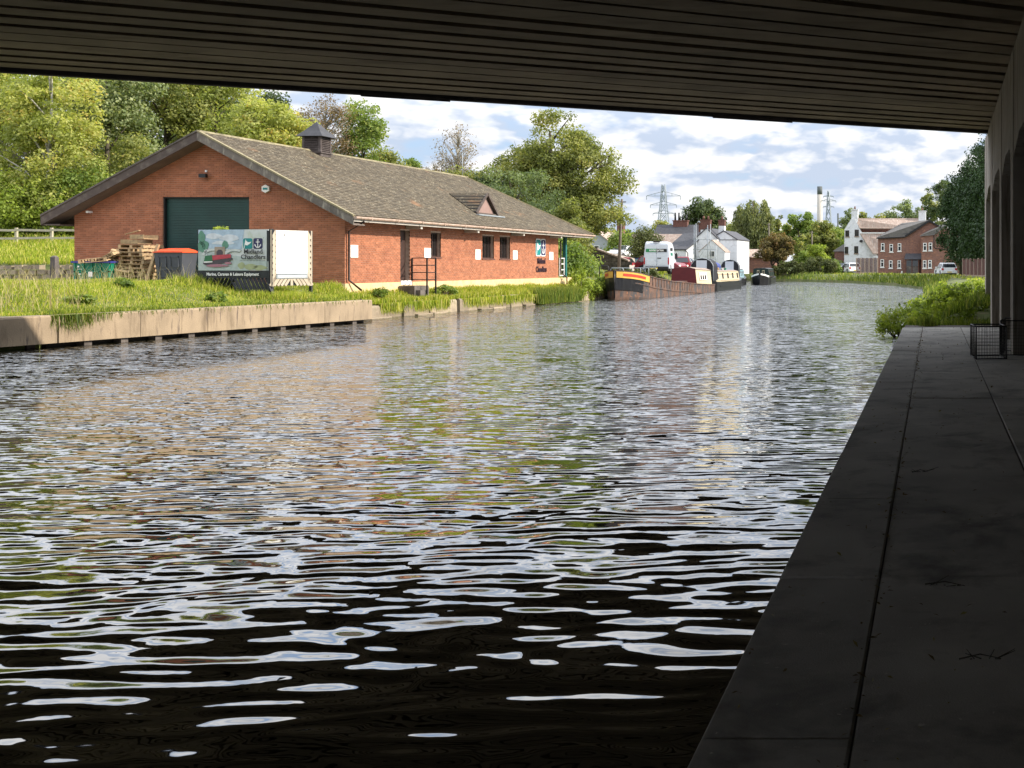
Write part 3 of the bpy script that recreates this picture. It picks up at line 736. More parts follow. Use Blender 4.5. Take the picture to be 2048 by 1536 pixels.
old = thing('stone_quay', 'low old stone canal wall overgrown with grass below the brick building', 'wall', (-23.5, 53, 0))
y = 39.5
while y < 68:
    ln = random.uniform(.8, 1.5); b = MB(old.location); j = random.uniform(-.06, .05); zt = random.uniform(.46, .60)
    b.add([(-23.9, y+.02, -.5), (-23.28+j, y+.02, -.5), (-23.28+j, y+ln-.02, -.5), (-23.9, y+ln-.02, -.5), (-23.9, y+.02, zt), (-23.36+j, y+.05, zt), (-23.36+j, y+ln-.05, zt-.03), (-23.9, y+ln-.02, zt), (-23.3+j, y+.04, zt-.07), (-23.3+j, y+ln-.04, zt-.1)],
          [(0,3,2,1),(4,5,6,7),(0,1,8,5,4),(1,2,9,8),(8,9,6,5),(2,3,7,6,9),(3,0,4,7)])
    b.build('stone', m['stone'], old)
    if y < 62 and random.random() < .8:
        b = MB(old.location); e = random.uniform(-.03, .05); b.box(-23.3, -23.12+e, y+.03, y+ln-.03, -.5, random.uniform(.03, .07)); b.build('ledge_stone', m['stone'], old)
    y += ln

# ============================================================ BRICK CHANDLERY
bo = Vector((-29.97, 53.5, 1.28))
shop = thing('chandlery_building', 'long red brick building with hipped tiled roof and green shutter beside the canal', 'building', bo)
XL, XR, Y0, Y1, ZB = -35.2, -24.74, 43.0, 64.5, 1.32
EZ, RZ, RX = 3.92, 7.14, -29.97         # eaves and ridge of the roof surface
OXR = -24.02; OXL = -35.92; GY = 42.35; RY1 = 64.1; HY = 68.2
SL = (RZ-EZ)/(OXR-RX)
def roofz(x): return RZ-SL*abs(x-RX)
def wtop(x): return roofz(x)-.16
mb = MB(bo)
# mortar backing: gable with the shutter opening
DX0, DX1, DZ = XW(327, 43.05), XW(500, 43.05), ZW(393, 43.05)
b = MB(bo); e = .012
def gpoly(x0, x1, z0, zf):     # vertical slice of the gable between x0 and x1
    xs_ = [x0]+([RX] if x0 < RX < x1 else [])+[x1]
    return [(x0, z0), (x1, z0)]+[(x, zf(x)) for x in xs_[::-1]]
for pts in (gpoly(XL+.01, DX0, ZB-.4, wtop), gpoly(DX1, XR-.01, ZB-.4, wtop), gpoly(DX0, DX1, DZ, wtop)):
    b.prism([(x, Y0+e, z) for x, z in pts], (0, .28, 0))
gw = b.build('gable_wall', m['mortar'], shop)
# side wall backing with openings
WINS = [(49.68, 50.58, 2.40, 3.50), (54.76, 56.05, 2.37, 3.50), (56.72, 57.95, 2.37, 3.50)]
DOOR = (47.08, 47.86, 1.38, 3.52)
OPEN = WINS+[DOOR]
b = MB(bo); yb_ = sorted(OPEN); yp = Y0+.02
ZE = 3.80
for (a, c, z0, z1) in yb_:
    b.box(XR-.28, XR-e, yp, a, ZB, ZE); b.box(XR-.28, XR-e, a, c, z1, ZE)
    if z0 > ZB+.1: b.box(XR-.28, XR-e, a, c, ZB, z0)
    yp = c
b.box(XR-.28, XR-e, yp, Y1-.01, ZB, ZE)
sw = b.build('side_wall', m['mortar'], shop)
b = MB(bo); b.box(XL+.01, XL+.28, Y0+.3, Y1-.01, ZB-.3, ZE); b.box(XL+.3, XR-.3, Y1-.28, Y1, ZB-.3, ZE); b.build('rear_wall', m['mortar'], shop)
# bricks
bl, bh, jt = .215, .065, .01
unit = MB(); unit.box(-bl/2, bl/2, -.022, .0, -bh/2, bh/2)
brick_mesh = None; nb = 0; gst = MB(bo); sst = MB(bo)
def in_open(a0, a1, z0, z1, ops):
    for (p0, p1, q0, q1) in ops:
        if a1 > p0+.001 and a0 < p1-.001 and z1 > q0+.001 and z0 < q1-.001: return (p0, p1)
    return None
brick0 = None
course = 0; z = ZB-.25
while z < RZ-.3:
    lim = (RZ-.16-(z+bh)-.02)/SL            # half width of the gable at this course
    x0 = max(XL, RX-lim); x1 = min(XR, RX+lim)
    x = XL+(0 if course % 2 == 0 else -(bl+jt)/2)
    while x < x1:
        a = max(x, x0); c = min(x+bl, x1)
        if c-a > .03:
            pcs = [(a, c)]
            if z+bh < DZ+.03 and c > DX0 and a < DX1:
                pcs = []
                if a < DX0-.02: pcs.append((a, DX0))
                if c > DX1+.02: pcs.append((DX1, c))
            for (a_, c_) in pcs:
                full = abs((c_-a_)-bl) < .001
                yy_ = Y0+random.uniform(-.003, .003)
                if full and nb < 300 and z > 1.75 and -28.2 < a_ < -24.9:
                    if brick0 is None:
                        bb = MB(); bb.box(-bl/2, bl/2, 0, .05, -bh/2, bh/2); brick0 = bb.build('brick', m['brick'], gw)
                        brick0.location = Vector(((a_+c_)/2, yy_, z+bh/2))-bo
                    else: inst(brick0, gw, Vector(((a_+c_)/2, yy_, z+bh/2))-bo)
                    nb += 1
                else: gst.box(a_, c_, yy_, Y0+.05, z, z+bh)
        x += bl+jt
    z += bh+jt; course += 1
o = gst.build('brickwork', m['brick'], gw, fixn=False, kind='stuff')
course = 0; z = ZB+.002
while z+bh < ZE:
    y = Y0+.03+(0 if course % 2 == 0 else -(bl+jt)/2)
    while y < Y1:
        a = max(y, Y0+.052); c = min(y+bl, Y1)
        if c-a > .02:
            hit = in_open(a, c, z, z+bh, OPEN); pcs = [(a, c)]
            if hit: pcs = ([(a, hit[0])] if a < hit[0]-.02 else [])+([(hit[1], c)] if c > hit[1]+.02 else [])
            for a_, c_ in pcs: sst.box(XR-.05, XR+random.uniform(-.003, .003), a_, c_, z, z+bh)
        y += bl+jt
    z += bh+jt; course += 1
sst.build('brickwork', m['brick'], sw, fixn=False, kind='stuff')
b = MB(bo)                                       # brick sills
for (a, c, z0, z1) in WINS: b.box(XR-.1, XR+.035, a-.05, c+.05, z0-.06, z0)
b.build('window_sill', m['oldbrick'], shop)
# plinth
b = MB(bo); b.box(XL-.03, XR+.03, Y0-.03, Y1+.3, .5, ZB-.27); b.box(XR-.3, XR+.04, Y0-.04, 67.3, .5, ZB); b.box(XR-.9, XR-.301, Y1+.31, 67.3, .5, ZB-.02)
b.build('plinth', m['plinth'], shop)
# shutter
b = MB(bo); zz = ZB-.25
while zz < DZ-.02:
    b.box(DX0+.02, DX1-.02, Y0+.17, Y0+.19, zz, zz+.088); zz += .1
b.box(DX0+.02, DX1-.02, Y0+.19, Y0+.24, ZB-.3, DZ)
b.build('roller_shutter', m['gdoor'], shop)
b = MB(bo); b.box(DX0, DX0+.05, Y0+.06, Y0+.2, ZB-.3, DZ); b.box(DX1-.05, DX1, Y0+.06, Y0+.2, ZB-.3, DZ); b.box(DX0+.05, DX1-.05, Y0+.06, Y0+.2, DZ-.06, DZ)
b.build('door_frame', m['black'], shop)
# windows and door in side wall
for (a, c, z0, z1) in WINS:
    f = MB(bo); X = XR-.16; w = .06
    f.box(X-.05, X, a, a+w, z0, z1); f.box(X-.05, X, c-w, c, z0, z1); f.box(X-.05, X, a+w, c-w, z0, z0+w); f.box(X-.05, X, a+w, c-w, z1-w, z1)
    for mu in ((a+c)/2,): f.box(X-.05, X-.005, mu-.03, mu+.03, z0+w, z1-w)
    fo = f.build('window_frame', m['frame'], shop)
    for (p0, p1) in ((a+w, (a+c)/2-.03), ((a+c)/2+.03, c-w)):
        g = MB(bo); g.box(X-.035, X-.025, p0, p1, z0+w, z1-w); g.build('pane', m['win'], fo)
b = MB(bo); b.box(XR-.26, XR-.2, DOOR[0], DOOR[1], DOOR[2], DOOR[3]); do_ = b.build('door', m['frame'], shop)
b = MB(bo); b.box(XR-.199, XR-.15, DOOR[0]+.08, DOOR[0]+.12, 2.25, 2.5); b.build('handle', m['galv'], do_)
b = MB(bo); b.box(XR-.1, XR+.06, DOOR[0]-.05, DOOR[1]+.05, 1.2, 1.38); b.build('door_step', m['whitedirty'], shop)
# notices
for (px, pyt, pyb, wpx, xx_) in ((710, 490, 515, 15, 0), (856.5, 496, 516, 13, 0), (957, 499, 519, 10, 0), (1031.5, 501, 519, 9, 0), (1103.5, 504, 520, 8, 0)):
    Y = 24.7*F/(1970-px); hy = wpx*Y*Y/(24.7*F)/2
    b = MB(bo); z0, z1 = ZW(pyb, Y), ZW(pyt, Y); b.box(XR+.003, XR+.018, Y-hy, Y+hy, z0, z1)
    no = b.build('notice', m['whitedirty'], shop)
    ln = MB(bo)
    for k in range(5):
        if k == 2: continue
        zz = z1-(z1-z0)*(.28+.13*k); ln.box(XR+.0182, XR+.02, Y-hy*.55, Y+hy*(.5-.1*(k % 2)), zz-.008, zz+.008)
    ln.build('print', m['blackmetal'], no)

# logos: drawn in a (u,v) plane
def flat2d(name, polys, mat, parent, org, u, v, off, oo):
    u = Vector(u); v = Vector(v); n_ = u.cross(v).normalized(); b = MB(oo)
    for poly in polys:
        P = [Vector(org)+u*a+v*c+n_*off for a, c in poly]; b.prism(P, n_*.004)
    return b.build(name, mat, parent)
def rrect(x0, x1, y0, y1, r, n=5):
    pts = []
    for cx, cy, a in ((x1-r, y1-r, 0), (x0+r, y1-r, PI/2), (x0+r, y0+r, PI), (x1-r, y0+r, 1.5*PI)):
        for k in range(n+1): pts.append((cx+r*math.cos(a+PI/2*k/n), cy+r*math.sin(a+PI/2*k/n)))
    return pts
def ring2(cx, cy, r0, r1, a0, a1, n=8):
    A = [(cx+r1*math.cos(a), cy+r1*math.sin(a)) for a in np.linspace(a0, a1, n)]
    return [[A[i], A[i+1], (cx+r0*math.cos(x2), cy+r0*math.sin(x2)), (cx+r0*math.cos(x1), cy+r0*math.sin(x1))]
            for i, (x1, x2) in enumerate(zip(np.linspace(a0, a1, n), np.linspace(a0, a1, n)[1:]))]
def logo(parent, org, u, v, s, oo, ky=1., gap=.12, rim=False):
    U = Vector(u)*s; Vv = Vector(v)*s*ky; o2 = Vector(org)+U*(1+gap)
    if rim:
        flat2d('logo_rim', [rrect(-.07, 1.07, -.07, 1.07, .2)], m['white'], parent, org, U, Vv, .002, oo)
        flat2d('logo_rim', [rrect(-.07, 1.07, -.07, 1.07, .2)], m['white'], parent, o2, U, Vv, .002, oo)
    flat2d('logo_tile', [rrect(0, 1, 0, 1, .16)], m['logoteal'], parent, org, U, Vv, .008, oo)
    flat2d('logo_tile', [rrect(0, 1, 0, 1, .16)], m['navy'], parent, o2, U, Vv, .008, oo)
    flat2d('pennant', [[(.09, .05), (.15, .05), (.33, .86), (.27, .88)], [(.30, .80), (.55, .62), (.95, .66), (.72, .46), (.46, .32), (.22, .38)]], m['white'], parent, org, U, Vv, .014, oo)
    flat2d('anchor', [[(.46, .12), (.54, .12), (.54, .76), (.46, .76)], [(.30, .60), (.70, .60), (.70, .68), (.30, .68)], [(.14, .30), (.16, .46), (.30, .34)], [(.86, .30), (.84, .46), (.70, .34)]]
           +ring2(.5, .83, .04, .09, 0, 2*PI, 10)+ring2(.5, .42, .26, .34, PI*1.08, PI*1.92, 9), m['white'], parent, o2, U, Vv, .014, oo)
logo(shop, (XR+.02, 61.25, 2.60), (0, 1, 0), (0, 0, 1), .62, bo, 1.38, .1, True)
text('Midland', .42, m['purple'], shop, Vector((XR+.01, 62.0, 2.14))-bo, (PI/2, 0, PI/2), .02, .012, .86)
text('Chandlers', .42, m['purple'], shop, Vector((XR+.01, 62.0, 1.68))-bo, (PI/2, 0, PI/2), .02, .012, .86)

# ---- roof
b = MB(bo); tk = .06
Rr = lambda x, y, z: (x, y, z)
zs = lambda x: roofz(x)-.03
# right slope, left slope, hip slabs
def slab(poly):  b.prism(poly, (0, 0, -.07))
slab([(OXR, GY, zs(OXR)), (OXR, HY, zs(OXR)), (RX, RY1, zs(RX)), (RX, GY, zs(RX))])
slab([(RX, GY, zs(RX)), (RX, RY1, zs(RX)), (OXL, HY, zs(OXL)), (OXL, GY, zs(OXL))])
slab([(OXR, HY, zs(OXR)), (OXL, HY, zs(OXL)), (RX, RY1, zs(RX))])
roof = b.build('roof', m['soffitwood'], shop)
# tiles on the slope that faces the canal
slen = math.hypot(OXR-RX, RZ-EZ); ux = -(OXR-RX)/slen; uz = (RZ-EZ)/slen; ga = .165; tw = .30
nx_, nz_ = uz, -ux
rows_ = int(slen/ga)
def tile_verts(y0, y1, s0, s1, lift=0.):
    P = []
    for (yy_, s_, h) in ((y0, s0, .026+lift), (y1, s0, .026+lift), (y1, s1, .006), (y0, s1, .006)):
        X = OXR+ux*s_; Z = EZ+uz*s_; P.append((X+nx_*h, yy_, Z+nz_*h))
    Q = []
    for (yy_, s_) in ((y0, s0), (y1, s0), (y1, s1), (y0, s1)):
        X = OXR+ux*s_; Z = EZ+uz*s_; Q.append((X-nx_*.02, yy_, Z-nz_*.02))
    return P+Q
TF = [(0, 1, 2, 3), (0, 4, 5, 1), (1, 5, 6, 2), (3, 7, 4, 0)]
tst = MB(bo); cnt = 0; tile0 = None
tcx = MB(); 
for i in range(rows_):
    s0 = i*ga; s1 = min(slen-.02, s0+ga+.02); y = GY-.02+(.15 if i % 2 else 0)-(.3 if i % 2 else 0)
    hip = HY-(HY-RY1)*(s0/slen)
    while y < hip:
        a = max(y, GY-.02); c = min(y+tw-.006, hip)
        if c-a > .04:
            lift = random.uniform(-.004, .007)
            if cnt < 300 and abs((c-a)-(tw-.006)) < .002 and s0 < ga*22:
                if tile0 is None:
                    tt = MB(); c0 = Vector((OXR, a, EZ)); V = tile_verts(a, c, 0, ga+.02); tt.add([tuple(Vector(q_)-c0) for q_ in V], TF)
                    tile0 = tt.build('tile', m['tile'], roof, fixn=False); tile0.location = Vector((OXR+ux*s0, a, EZ+uz*s0))-bo
                else: inst(tile0, roof, Vector((OXR+ux*s0+nx_*lift, a, EZ+uz*s0+nz_*lift))-bo)
                cnt += 1 
            else: tst.add(tile_verts(a, c, s0, s1, lift), TF)
        y += tw
    if cnt >= (i+1)*14 and i < 21: pass
tst.build('tiling', m['tile'], roof, fixn=False, kind='stuff')
# ridge and hip tiles
y = GY
while y < RY1:
    b = MB(bo); b.prism([(RX-.13, y+.01, RZ-.05), (RX-.05, y+.01, RZ+.04), (RX+.05, y+.01, RZ+.04), (RX+.13, y+.01, RZ-.05)], (0, .43, 0)); b.build('ridge_tile', m['ridge'], roof); y += .44
b = MB(bo); b.bar((RX, RY1, RZ+.01), (OXR+.02, HY, EZ+.03), .2, .06); b.bar((RX, RY1, RZ+.01), (OXL, HY, EZ+.03), .2, .06); b.build('hip_capping', m['ridge'], roof)
# bargeboards, verge, soffit, fascia, gutter
def rake(x0, x1, y0, y1, zt0, zt1, name, mat):
    b = MB(bo); b.prism([(x0, y0, roofz(x0)+zt0), (x1, y0, roofz(x1)+zt0), (x1, y0, roofz(x1)+zt1), (x0, y0, roofz(x0)+zt1)], (0, y1-y0, 0)); return b.build(name, mat, shop)
rake(OXL, RX, GY-.04, GY, -.36, -.02, 'bargeboard', m['barge_l']); rake(RX, OXR, GY-.04, GY, -.36, -.02, 'bargeboard', m['barge_r'])
rake(OXL, RX, GY-.07, GY+.1, -.03, .035, 'verge', m['darkstone']); rake(RX, OXR, GY-.07, GY+.1, -.03, .035, 'verge', m['ridge'])
b = MB(bo); b.prism([(OXL, GY, roofz(OXL)-.36), (RX, GY, RZ-.36), (RX, GY, RZ-.33), (OXL, GY, roofz(OXL)-.33)], (0, Y0-GY+.1, 0))
b.prism([(RX, GY, RZ-.36), (OXR, GY, roofz(OXR)-.36), (OXR, GY, roofz(OXR)-.33), (RX, GY, RZ-.33)], (0, Y0-GY+.1, 0)); b.build('verge_soffit', m['soffitwood'], shop)
b = MB(bo); b.box(OXL, XL-.01, GY, Y0+.5, 3.55, 3.60); b.box(OXL, OXL+.05, GY+.05, HY, 3.6, 3.85); b.build('eaves_box', m['barge_l'], shop)
b = MB(bo); b.box(OXR-.75, OXR-.03, Y0-.02, HY-.3, 3.78, 3.81); b.build('eaves_soffit', m['soffitwood'], shop)
b = MB(bo); b.box(OXR-.03, OXR, GY, HY, 3.70, 3.88); b.box(OXL, OXR, HY-.25, HY-.22, 3.70, 3.88); b.build('fascia_board', m['pipewhite'], shop)
b = MB(bo)
prof = [(OXR+.005+.065+.065*math.cos(a), 3.86+.075*math.sin(a)) for a in np.linspace(PI, 2*PI, 7)]+[(OXR+.12, 3.885), (OXR+.02, 3.885)]
b.loft([[(x, yy_, z) for x, z in prof] for yy_ in (GY-.05, HY+.1)]); b.build('gutter', m['gutter'], shop)
y = GY+1
while y < HY: b = MB(bo); b.box(OXR, OXR+.145, y, y+.05, 3.775, 3.90); b.build('gutter_joint', m['gutter'], shop); y += 1.95
for px in (827, 942.5, 1035, 1111):
    Y = 24.45*F/(1970-px); b = MB(bo); b.box(XR+.0, XR+.64, Y-.08, Y+.08, 3.58, 3.775); b.build('corbel', m['pipewhite'], shop)
# downpipes
b = MB(bo); b.tube([(OXR+.07, 42.9, 3.80), (OXR+.07, 42.9, 3.70), (XR+.09, 43.12, 3.35), (XR+.09, 43.12, 1.45), (XR+.30, 43.6, 1.05)], .04, 7)
b.build('downpipe', m['pipe'], shop)
b = MB(bo); b.tube([(OXR+.07, 64.9, 3.80), (XR+.1, 64.6, 3.45), (XR+.1, 64.6, 1.6), (XR+.35, 64.9, 1.35), (XR+.35, 64.9, .9)], .04, 7); b.build('downpipe', m['pipe'], shop)
# porch
b = MB(bo); b.box(XR-.15, XR+.02, 65.6, 65.8, ZB, 3.7); b.build('porch_post', m['teal'], shop)
b = MB(bo)
for z in (1.45, 1.78, 2.12, 2.45): b.bar((XR-.05, 64.75, z), (XR-.05, 65.55, z), .05)
b.bar((XR-.05, 64.8, 1.4), (XR-.05, 64.8, 2.45), .05); b.bar((XR-.05, 65.5, 1.4), (XR-.05, 65.5, 2.45), .05); b.build('porch_rail', m['white'], shop)
# floodlight, camera, alarm box on the gable
b = MB(bo); c = W(408, 351, 42.85); b.box(c.x-.13, c.x+.13, c.y-.12, c.y+.02, c.z-.08, c.z+.06); b.bar((c.x, c.y, c.z), (c.x, Y0, c.z+.02), .05); b.build('floodlight', m['black'], shop)
b = MB(bo); b.box(c.x-.03, c.x+.03, Y0-.06, Y0, c.z+.14, c.z+.22); b.build('sensor', m['white'], shop)
b = MB(bo); c = W(531, 377.5, 42.93); hx = [(c.x+.16*math.cos(a), Y0, c.z+.16*math.sin(a)) for a in np.arange(6)*PI/3+PI/6]; b.prism(hx, (0, -.09, 0)); b.build('alarm_box', m['whitedirty'], shop)
b = MB(bo); b.box(c.x-.09, c.x+.09, Y0-.095, Y0-.09, c.z-.04, c.z+.04); b.build('alarm_badge', m['logoteal'], shop)
b = MB(bo); c = W(178, 424, 42.9); b.box(c.x-.04, c.x+.06, c.y-.1, Y0, c.z-.04, c.z+.04); b.build('security_camera', m['white'], shop)
# aerial on ridge
b = MB(bo); b.tube([(RX, 63.8, RZ), (RX, 63.8, RZ+1.35)], .02, 5); b.build('aerial', m['galv'], shop)
# cupola
cz = 6.84; cy = 49.7; cx = RX+.12; s = .41
cup = MB(bo); cup.box(cx-s, cx+s, cy-s, cy+s, cz-.55, cz+.24); cu = cup.build('cupola', m['lead'], shop)
b = MB(bo); b.box(cx-s+.06, cx+s-.06, cy-s+.06, cy+s-.06, cz+.24, cz+.91); b.build('cupola_core', m['black'], cu)
for sx_ in (-1, 1):
    for sy_ in (-1, 1): b = MB(bo); b.box(cx+sx_*(s-.05)-.05, cx+sx_*(s-.05)+.05, cy+sy_*(s-.05)-.05, cy+sy_*(s-.05)+.05, cz+.24, cz+.91); b.build('corner_post', m['lead'], cu)
for k in range(8):
    z = cz+.27+k*.078; b = MB(bo)
    b.add([(cx-s+.1, cy-s, z), (cx+s-.1, cy-s, z), (cx+s-.1, cy-s+.06, z+.06), (cx-s+.1, cy-s+.06, z+.06), (cx-s+.1, cy-s, z+.02), (cx+s-.1, cy-s, z+.02), (cx+s-.1, cy-s+.06, z+.08), (cx-s+.1, cy-s+.06, z+.08)], [(0,3,2,1),(4,5,6,7),(0,1,5,4),(1,2,6,5),(2,3,7,6),(3,0,4,7)])
    b.add([(cx+s, cy-s+.1, z), (cx+s, cy+s-.1, z), (cx+s-.06, cy+s-.1, z+.06), (cx+s-.06, cy-s+.1, z+.06), (cx+s, cy-s+.1, z+.02), (cx+s, cy+s-.1, z+.02), (cx+s-.06, cy+s-.1, z+.08), (cx+s-.06, cy-s+.1, z+.08)], [(0,1,2,3),(7,6,5,4),(4,5,1,0),(5,6,2,1),(6,7,3,2),(7,4,0,3)])
    b.build('louvre', m['lead'], cu)
b = MB(bo); b.box(cx-s-.05, cx+s+.05, cy-s-.05, cy+s+.05, cz+.17, cz+.235); b.build('cupola_sill', m['lead'], cu)
b = MB(bo); e2 = s+.18; z = cz+.91; ap = (cx, cy, z+.70)
q4 = [(cx-e2, cy-e2, z), (cx+e2, cy-e2, z), (cx+e2, cy+e2, z), (cx-e2, cy+e2, z)]; i4 = [(cx+(x-cx)*.62, cy+(y-cy)*.62, z+.24) for x, y, _ in q4]
b.add(q4+i4+[ap], [(3,2,1,0),(0,1,5,4),(1,2,6,5),(2,3,7,6),(3,0,4,7),(4,5,8),(5,6,8),(6,7,8),(7,4,8)]); b.build('cupola_roof', m['slate'], cu)
# little gabled dormer
yd = 24.3*F/(1970-993)+.0; 
xf = XW(990, 56.6); 
def rp(x, y, dz=0): return (x, y, roofz(x)+dz)
xb = -25.35; zb_ = roofz(xb)+.02; ya, yc = 55.2, 57.6; ym = (ya+yc)/2; za = zb_+.98
xr_ = RX+(RZ-za)/SL                                # where the dormer ridge meets the roof
dm = MB(bo); dm.prism([(xb, ya+.12, zb_), (xb, yc-.12, zb_), (xb, ym, za-.1)], (-.06, 0, 0)); dmo = dm.build('dormer', m['dormerface'], shop)
xr_ = xb-(za-zb_)/SL
b = MB(bo); F_ = .14
for (yy_, sg) in ((ya, -1), (yc, 1)):
    A = (xb+F_, yy_, zb_-.02+0.0); A2 = (xb+F_, ym, za); B2 = (xr_, ym, za+.01); B = (xb-.02, yy_, zb_)
    b.prism([A, A2, B2, B] if sg < 0 else [A, B, B2, A2], (0, 0, .05))
b.build('dormer_roof', m['tile'], dmo)
b = MB(bo)
for k in range(6):
    f0 = k/6; 
    P1 = Vector((xb+F_, ya, zb_+.05)).lerp(Vector((xb+F_, ym, za+.05)), f0); P2 = Vector((xb-.02, ya, zb_+.06)).lerp(Vector((xr_, ym, za+.06)), f0); b.bar(P1, P2, .05, .03)
b.build('dormer_tile_course', m['slate'], dmo)
b = MB(bo); b.bar((xb+F_, ya-.03, zb_-.03), (xb+F_, ym, za+.03), .06, .12); b.bar((xb+F_, yc+.03, zb_-.03), (xb+F_, ym, za+.03), .06, .12); b.bar((xb+.06, ya, zb_-.02), (xb+.06, yc, zb_-.02), .07, .07); b.build('dormer_bargeboard', m['barge_l'], dmo)
b = MB(bo); b.box(xb+.05, xb+.35, ya-.2, yc+.35, roofz(xb+.2)-.02, roofz(xb+.2)+.045); b.build('flashing', m['galv'], dmo)

# door landing with black rail
ln_ = thing('door_railing', 'black metal handrail round the step at the side door of the brick building', 'railing', (-24.2, 47.6, .9))
b = MB(ln_.location); 
A = (XR+.05, 47.95); B = (-23.75, 47.35); Cc = (-23.75, 48.1)
for q_ in (A, B, Cc): b.bar((*q_, 1.36 if q_ == A else .75), (*q_, 2.34), .05)
b.build('post', m['black'], ln_)
for z in (2.34, 2.03, 1.72, 1.42):
    b = MB(ln_.location); b.bar((*A, z), (*B, z), .035); b.bar((*B, z), (*Cc, z), .035); b.build('rail', m['black'], ln_)
b = MB((-24.2, 47.3, .8)); b.box(-24.66, -24.0, 46.8, 48.0, .6, 1.16); b.box(-24.0, -23.8, 46.9, 47.6, .6, .98)
tag(b.build('door_steps', m['darkstone']), 'dark stone steps below the side door of the brick building', 'steps')

# ============================================================ SIGN BOARDS
so_ = Vector((-24.9, 37.2, 1.3))
sign = thing('advert_board', 'V shaped signboard with painted canal scene on one wing and white panel on the other', 'sign', so_)
A = W(397, 457, 37.5); B = W(537, 458, 37.0); ZT = 3.22
u1 = Vector((B.x-A.x, B.y-A.y, 0)); w1 = u1.length; u1.normalize(); n1 = Vector((u1.y, -u1.x, 0))
zb1 = ZW(541, 37.2); org1 = Vector((A.x, A.y, zb1)); H1 = ZT-zb1
b = MB(so_); b.prism([org1, org1+u1*w1, org1+u1*w1+Vector((0,0,H1)), org1+Vector((0,0,H1))], -n1*.03)
b.build('poster_panel', M('poster_ground', (.62, .66, .66), .6, .2, 1.1, col2=(.60, .62, .60), stain=(.42, .47, .36), stain_scale=1.6), sign)
U = u1*w1; Vv = Vector((0, 0, H1))
pm = {k: M('print_'+k, c, .6, .15, 6) for k, c in dict(sky=(.36, .46, .56), tree=(.10, .24, .17), arch=(.50, .53, .52), shade=(.22, .25, .24), lodge=(.30, .24, .19), water=(.38, .44, .42), reed=(.33, .36, .20), boatred=(.42, .05, .07), boatgreen=(.03, .14, .06), cloud=(.55, .58, .62), dark=(.06, .05, .06), pinky=(.35, .16, .20)).items()}
def pr(nm_, polys, key, off): flat2d(nm_, polys, pm[key] if key in pm else m[key], sign, org1, U, Vv, off, so_)
blob = lambda cx, cy, rx, ry, n=14: [(cx+rx*math.cos(a)*(1+.12*math.sin(3*a+cx*9)), cy+ry*math.sin(a)*(1+.12*math.cos(4*a+cy*7))) for a in np.linspace(0, 2*PI, n, endpoint=False)]
pr('printed_sky', [[(0.0, .55), (.62, .52), (.66, 1.0), (0.0, 1.0)]], 'sky', .001)
pr('printed_cloud', [blob(.22, .84, .12, .07), blob(.45, .80, .14, .08), blob(.36, .68, .16, .05)], 'cloud', .006)
pr('printed_water', [[(0, 0), (1, 0), (1, .22), (.60, .34), (.3, .42), (0, .45)]], 'water', .0065)
pr('printed_tree', [blob(.05, .80, .05, .17), blob(.05, .58, .055, .14), blob(.10, .62, .05, .12)], 'tree', .011)
pr('printed_tree', [blob(.39, .64, .045, .09)], 'tree', .011)
pr('printed_bridge', ring2(.22, .36, .13, .17, .1, PI-.1)+ring2(.52, .36, .12, .17, .9, PI-.05)+[[(.09, .36), (.13, .36), (.13, .52), (.09, .5)]], 'arch', .0155)
pr('printed_shade', ring2(.52, .36, .10, .12, .9, PI-.1)+ring2(.22, .36, .11, .13, .1, PI-.1), 'shade', .016)
pr('printed_lodge', [[(.24, .36), (.39, .36), (.39, .58), (.24, .58)]], 'lodge', .0205)
pr('printed_arch', [[(.27, .36), (.36, .36), (.36, .46), (.335, .51), (.295, .51), (.27, .46)]], 'dark', .025)
pr('printed_hull', [[(.08, .16), (.12, .13), (.40, .18), (.50, .27), (.495, .31), (.22, .25), (.08, .22)]], 'dark', .030)
pr('printed_cabin', [[(.22, .25), (.48, .31), (.475, .40), (.21, .37)]], 'boatred', .035)
pr('printed_stern', [[(.09, .22), (.22, .24), (.21, .38), (.11, .36)]], 'boatgreen', .035)
pr('printed_wake', [blob(.28, .12, .16, .035), blob(.44, .18, .05, .03)], 'pinky', .036)
pr('printed_stripe', [[(.09, .19), (.215, .20), (.215, .225), (.09, .22)]], 'white', .040)
pr('printed_reeds', [blob(.62, .12, .05, .08), blob(.75, .09, .1, .07), blob(.88, .07, .1, .06)], 'reed', .012)
logo(sign, org1+U*.645+Vv*.53, u1, (0, 0, 1), w1*.128, so_, 1.0, .13)
rz1 = math.atan2(u1.y, u1.x)
def st(body, size, uu, vv, mat, bold=.0, sx=1.): return text(body, size, mat, sign, org1+U*uu+Vv*vv+n1*.05-so_, (PI/2, 0, rz1), .003, bold, sx)
st('Midland', .215, .80, .41, m['black'], .003, 1.08); st('Chandlers', .215, .80, .28, m['black'], .003, 1.08)
flat2d('small_print', [[(.60+.045*k, .235), (.635+.045*k, .235), (.635+.045*k, .243), (.60+.045*k, .243)] for k in range(8)], m['greyplastic'], sign, org1, U, Vv, .008, so_)
st('TM', .03, .945, .78, m['black'])
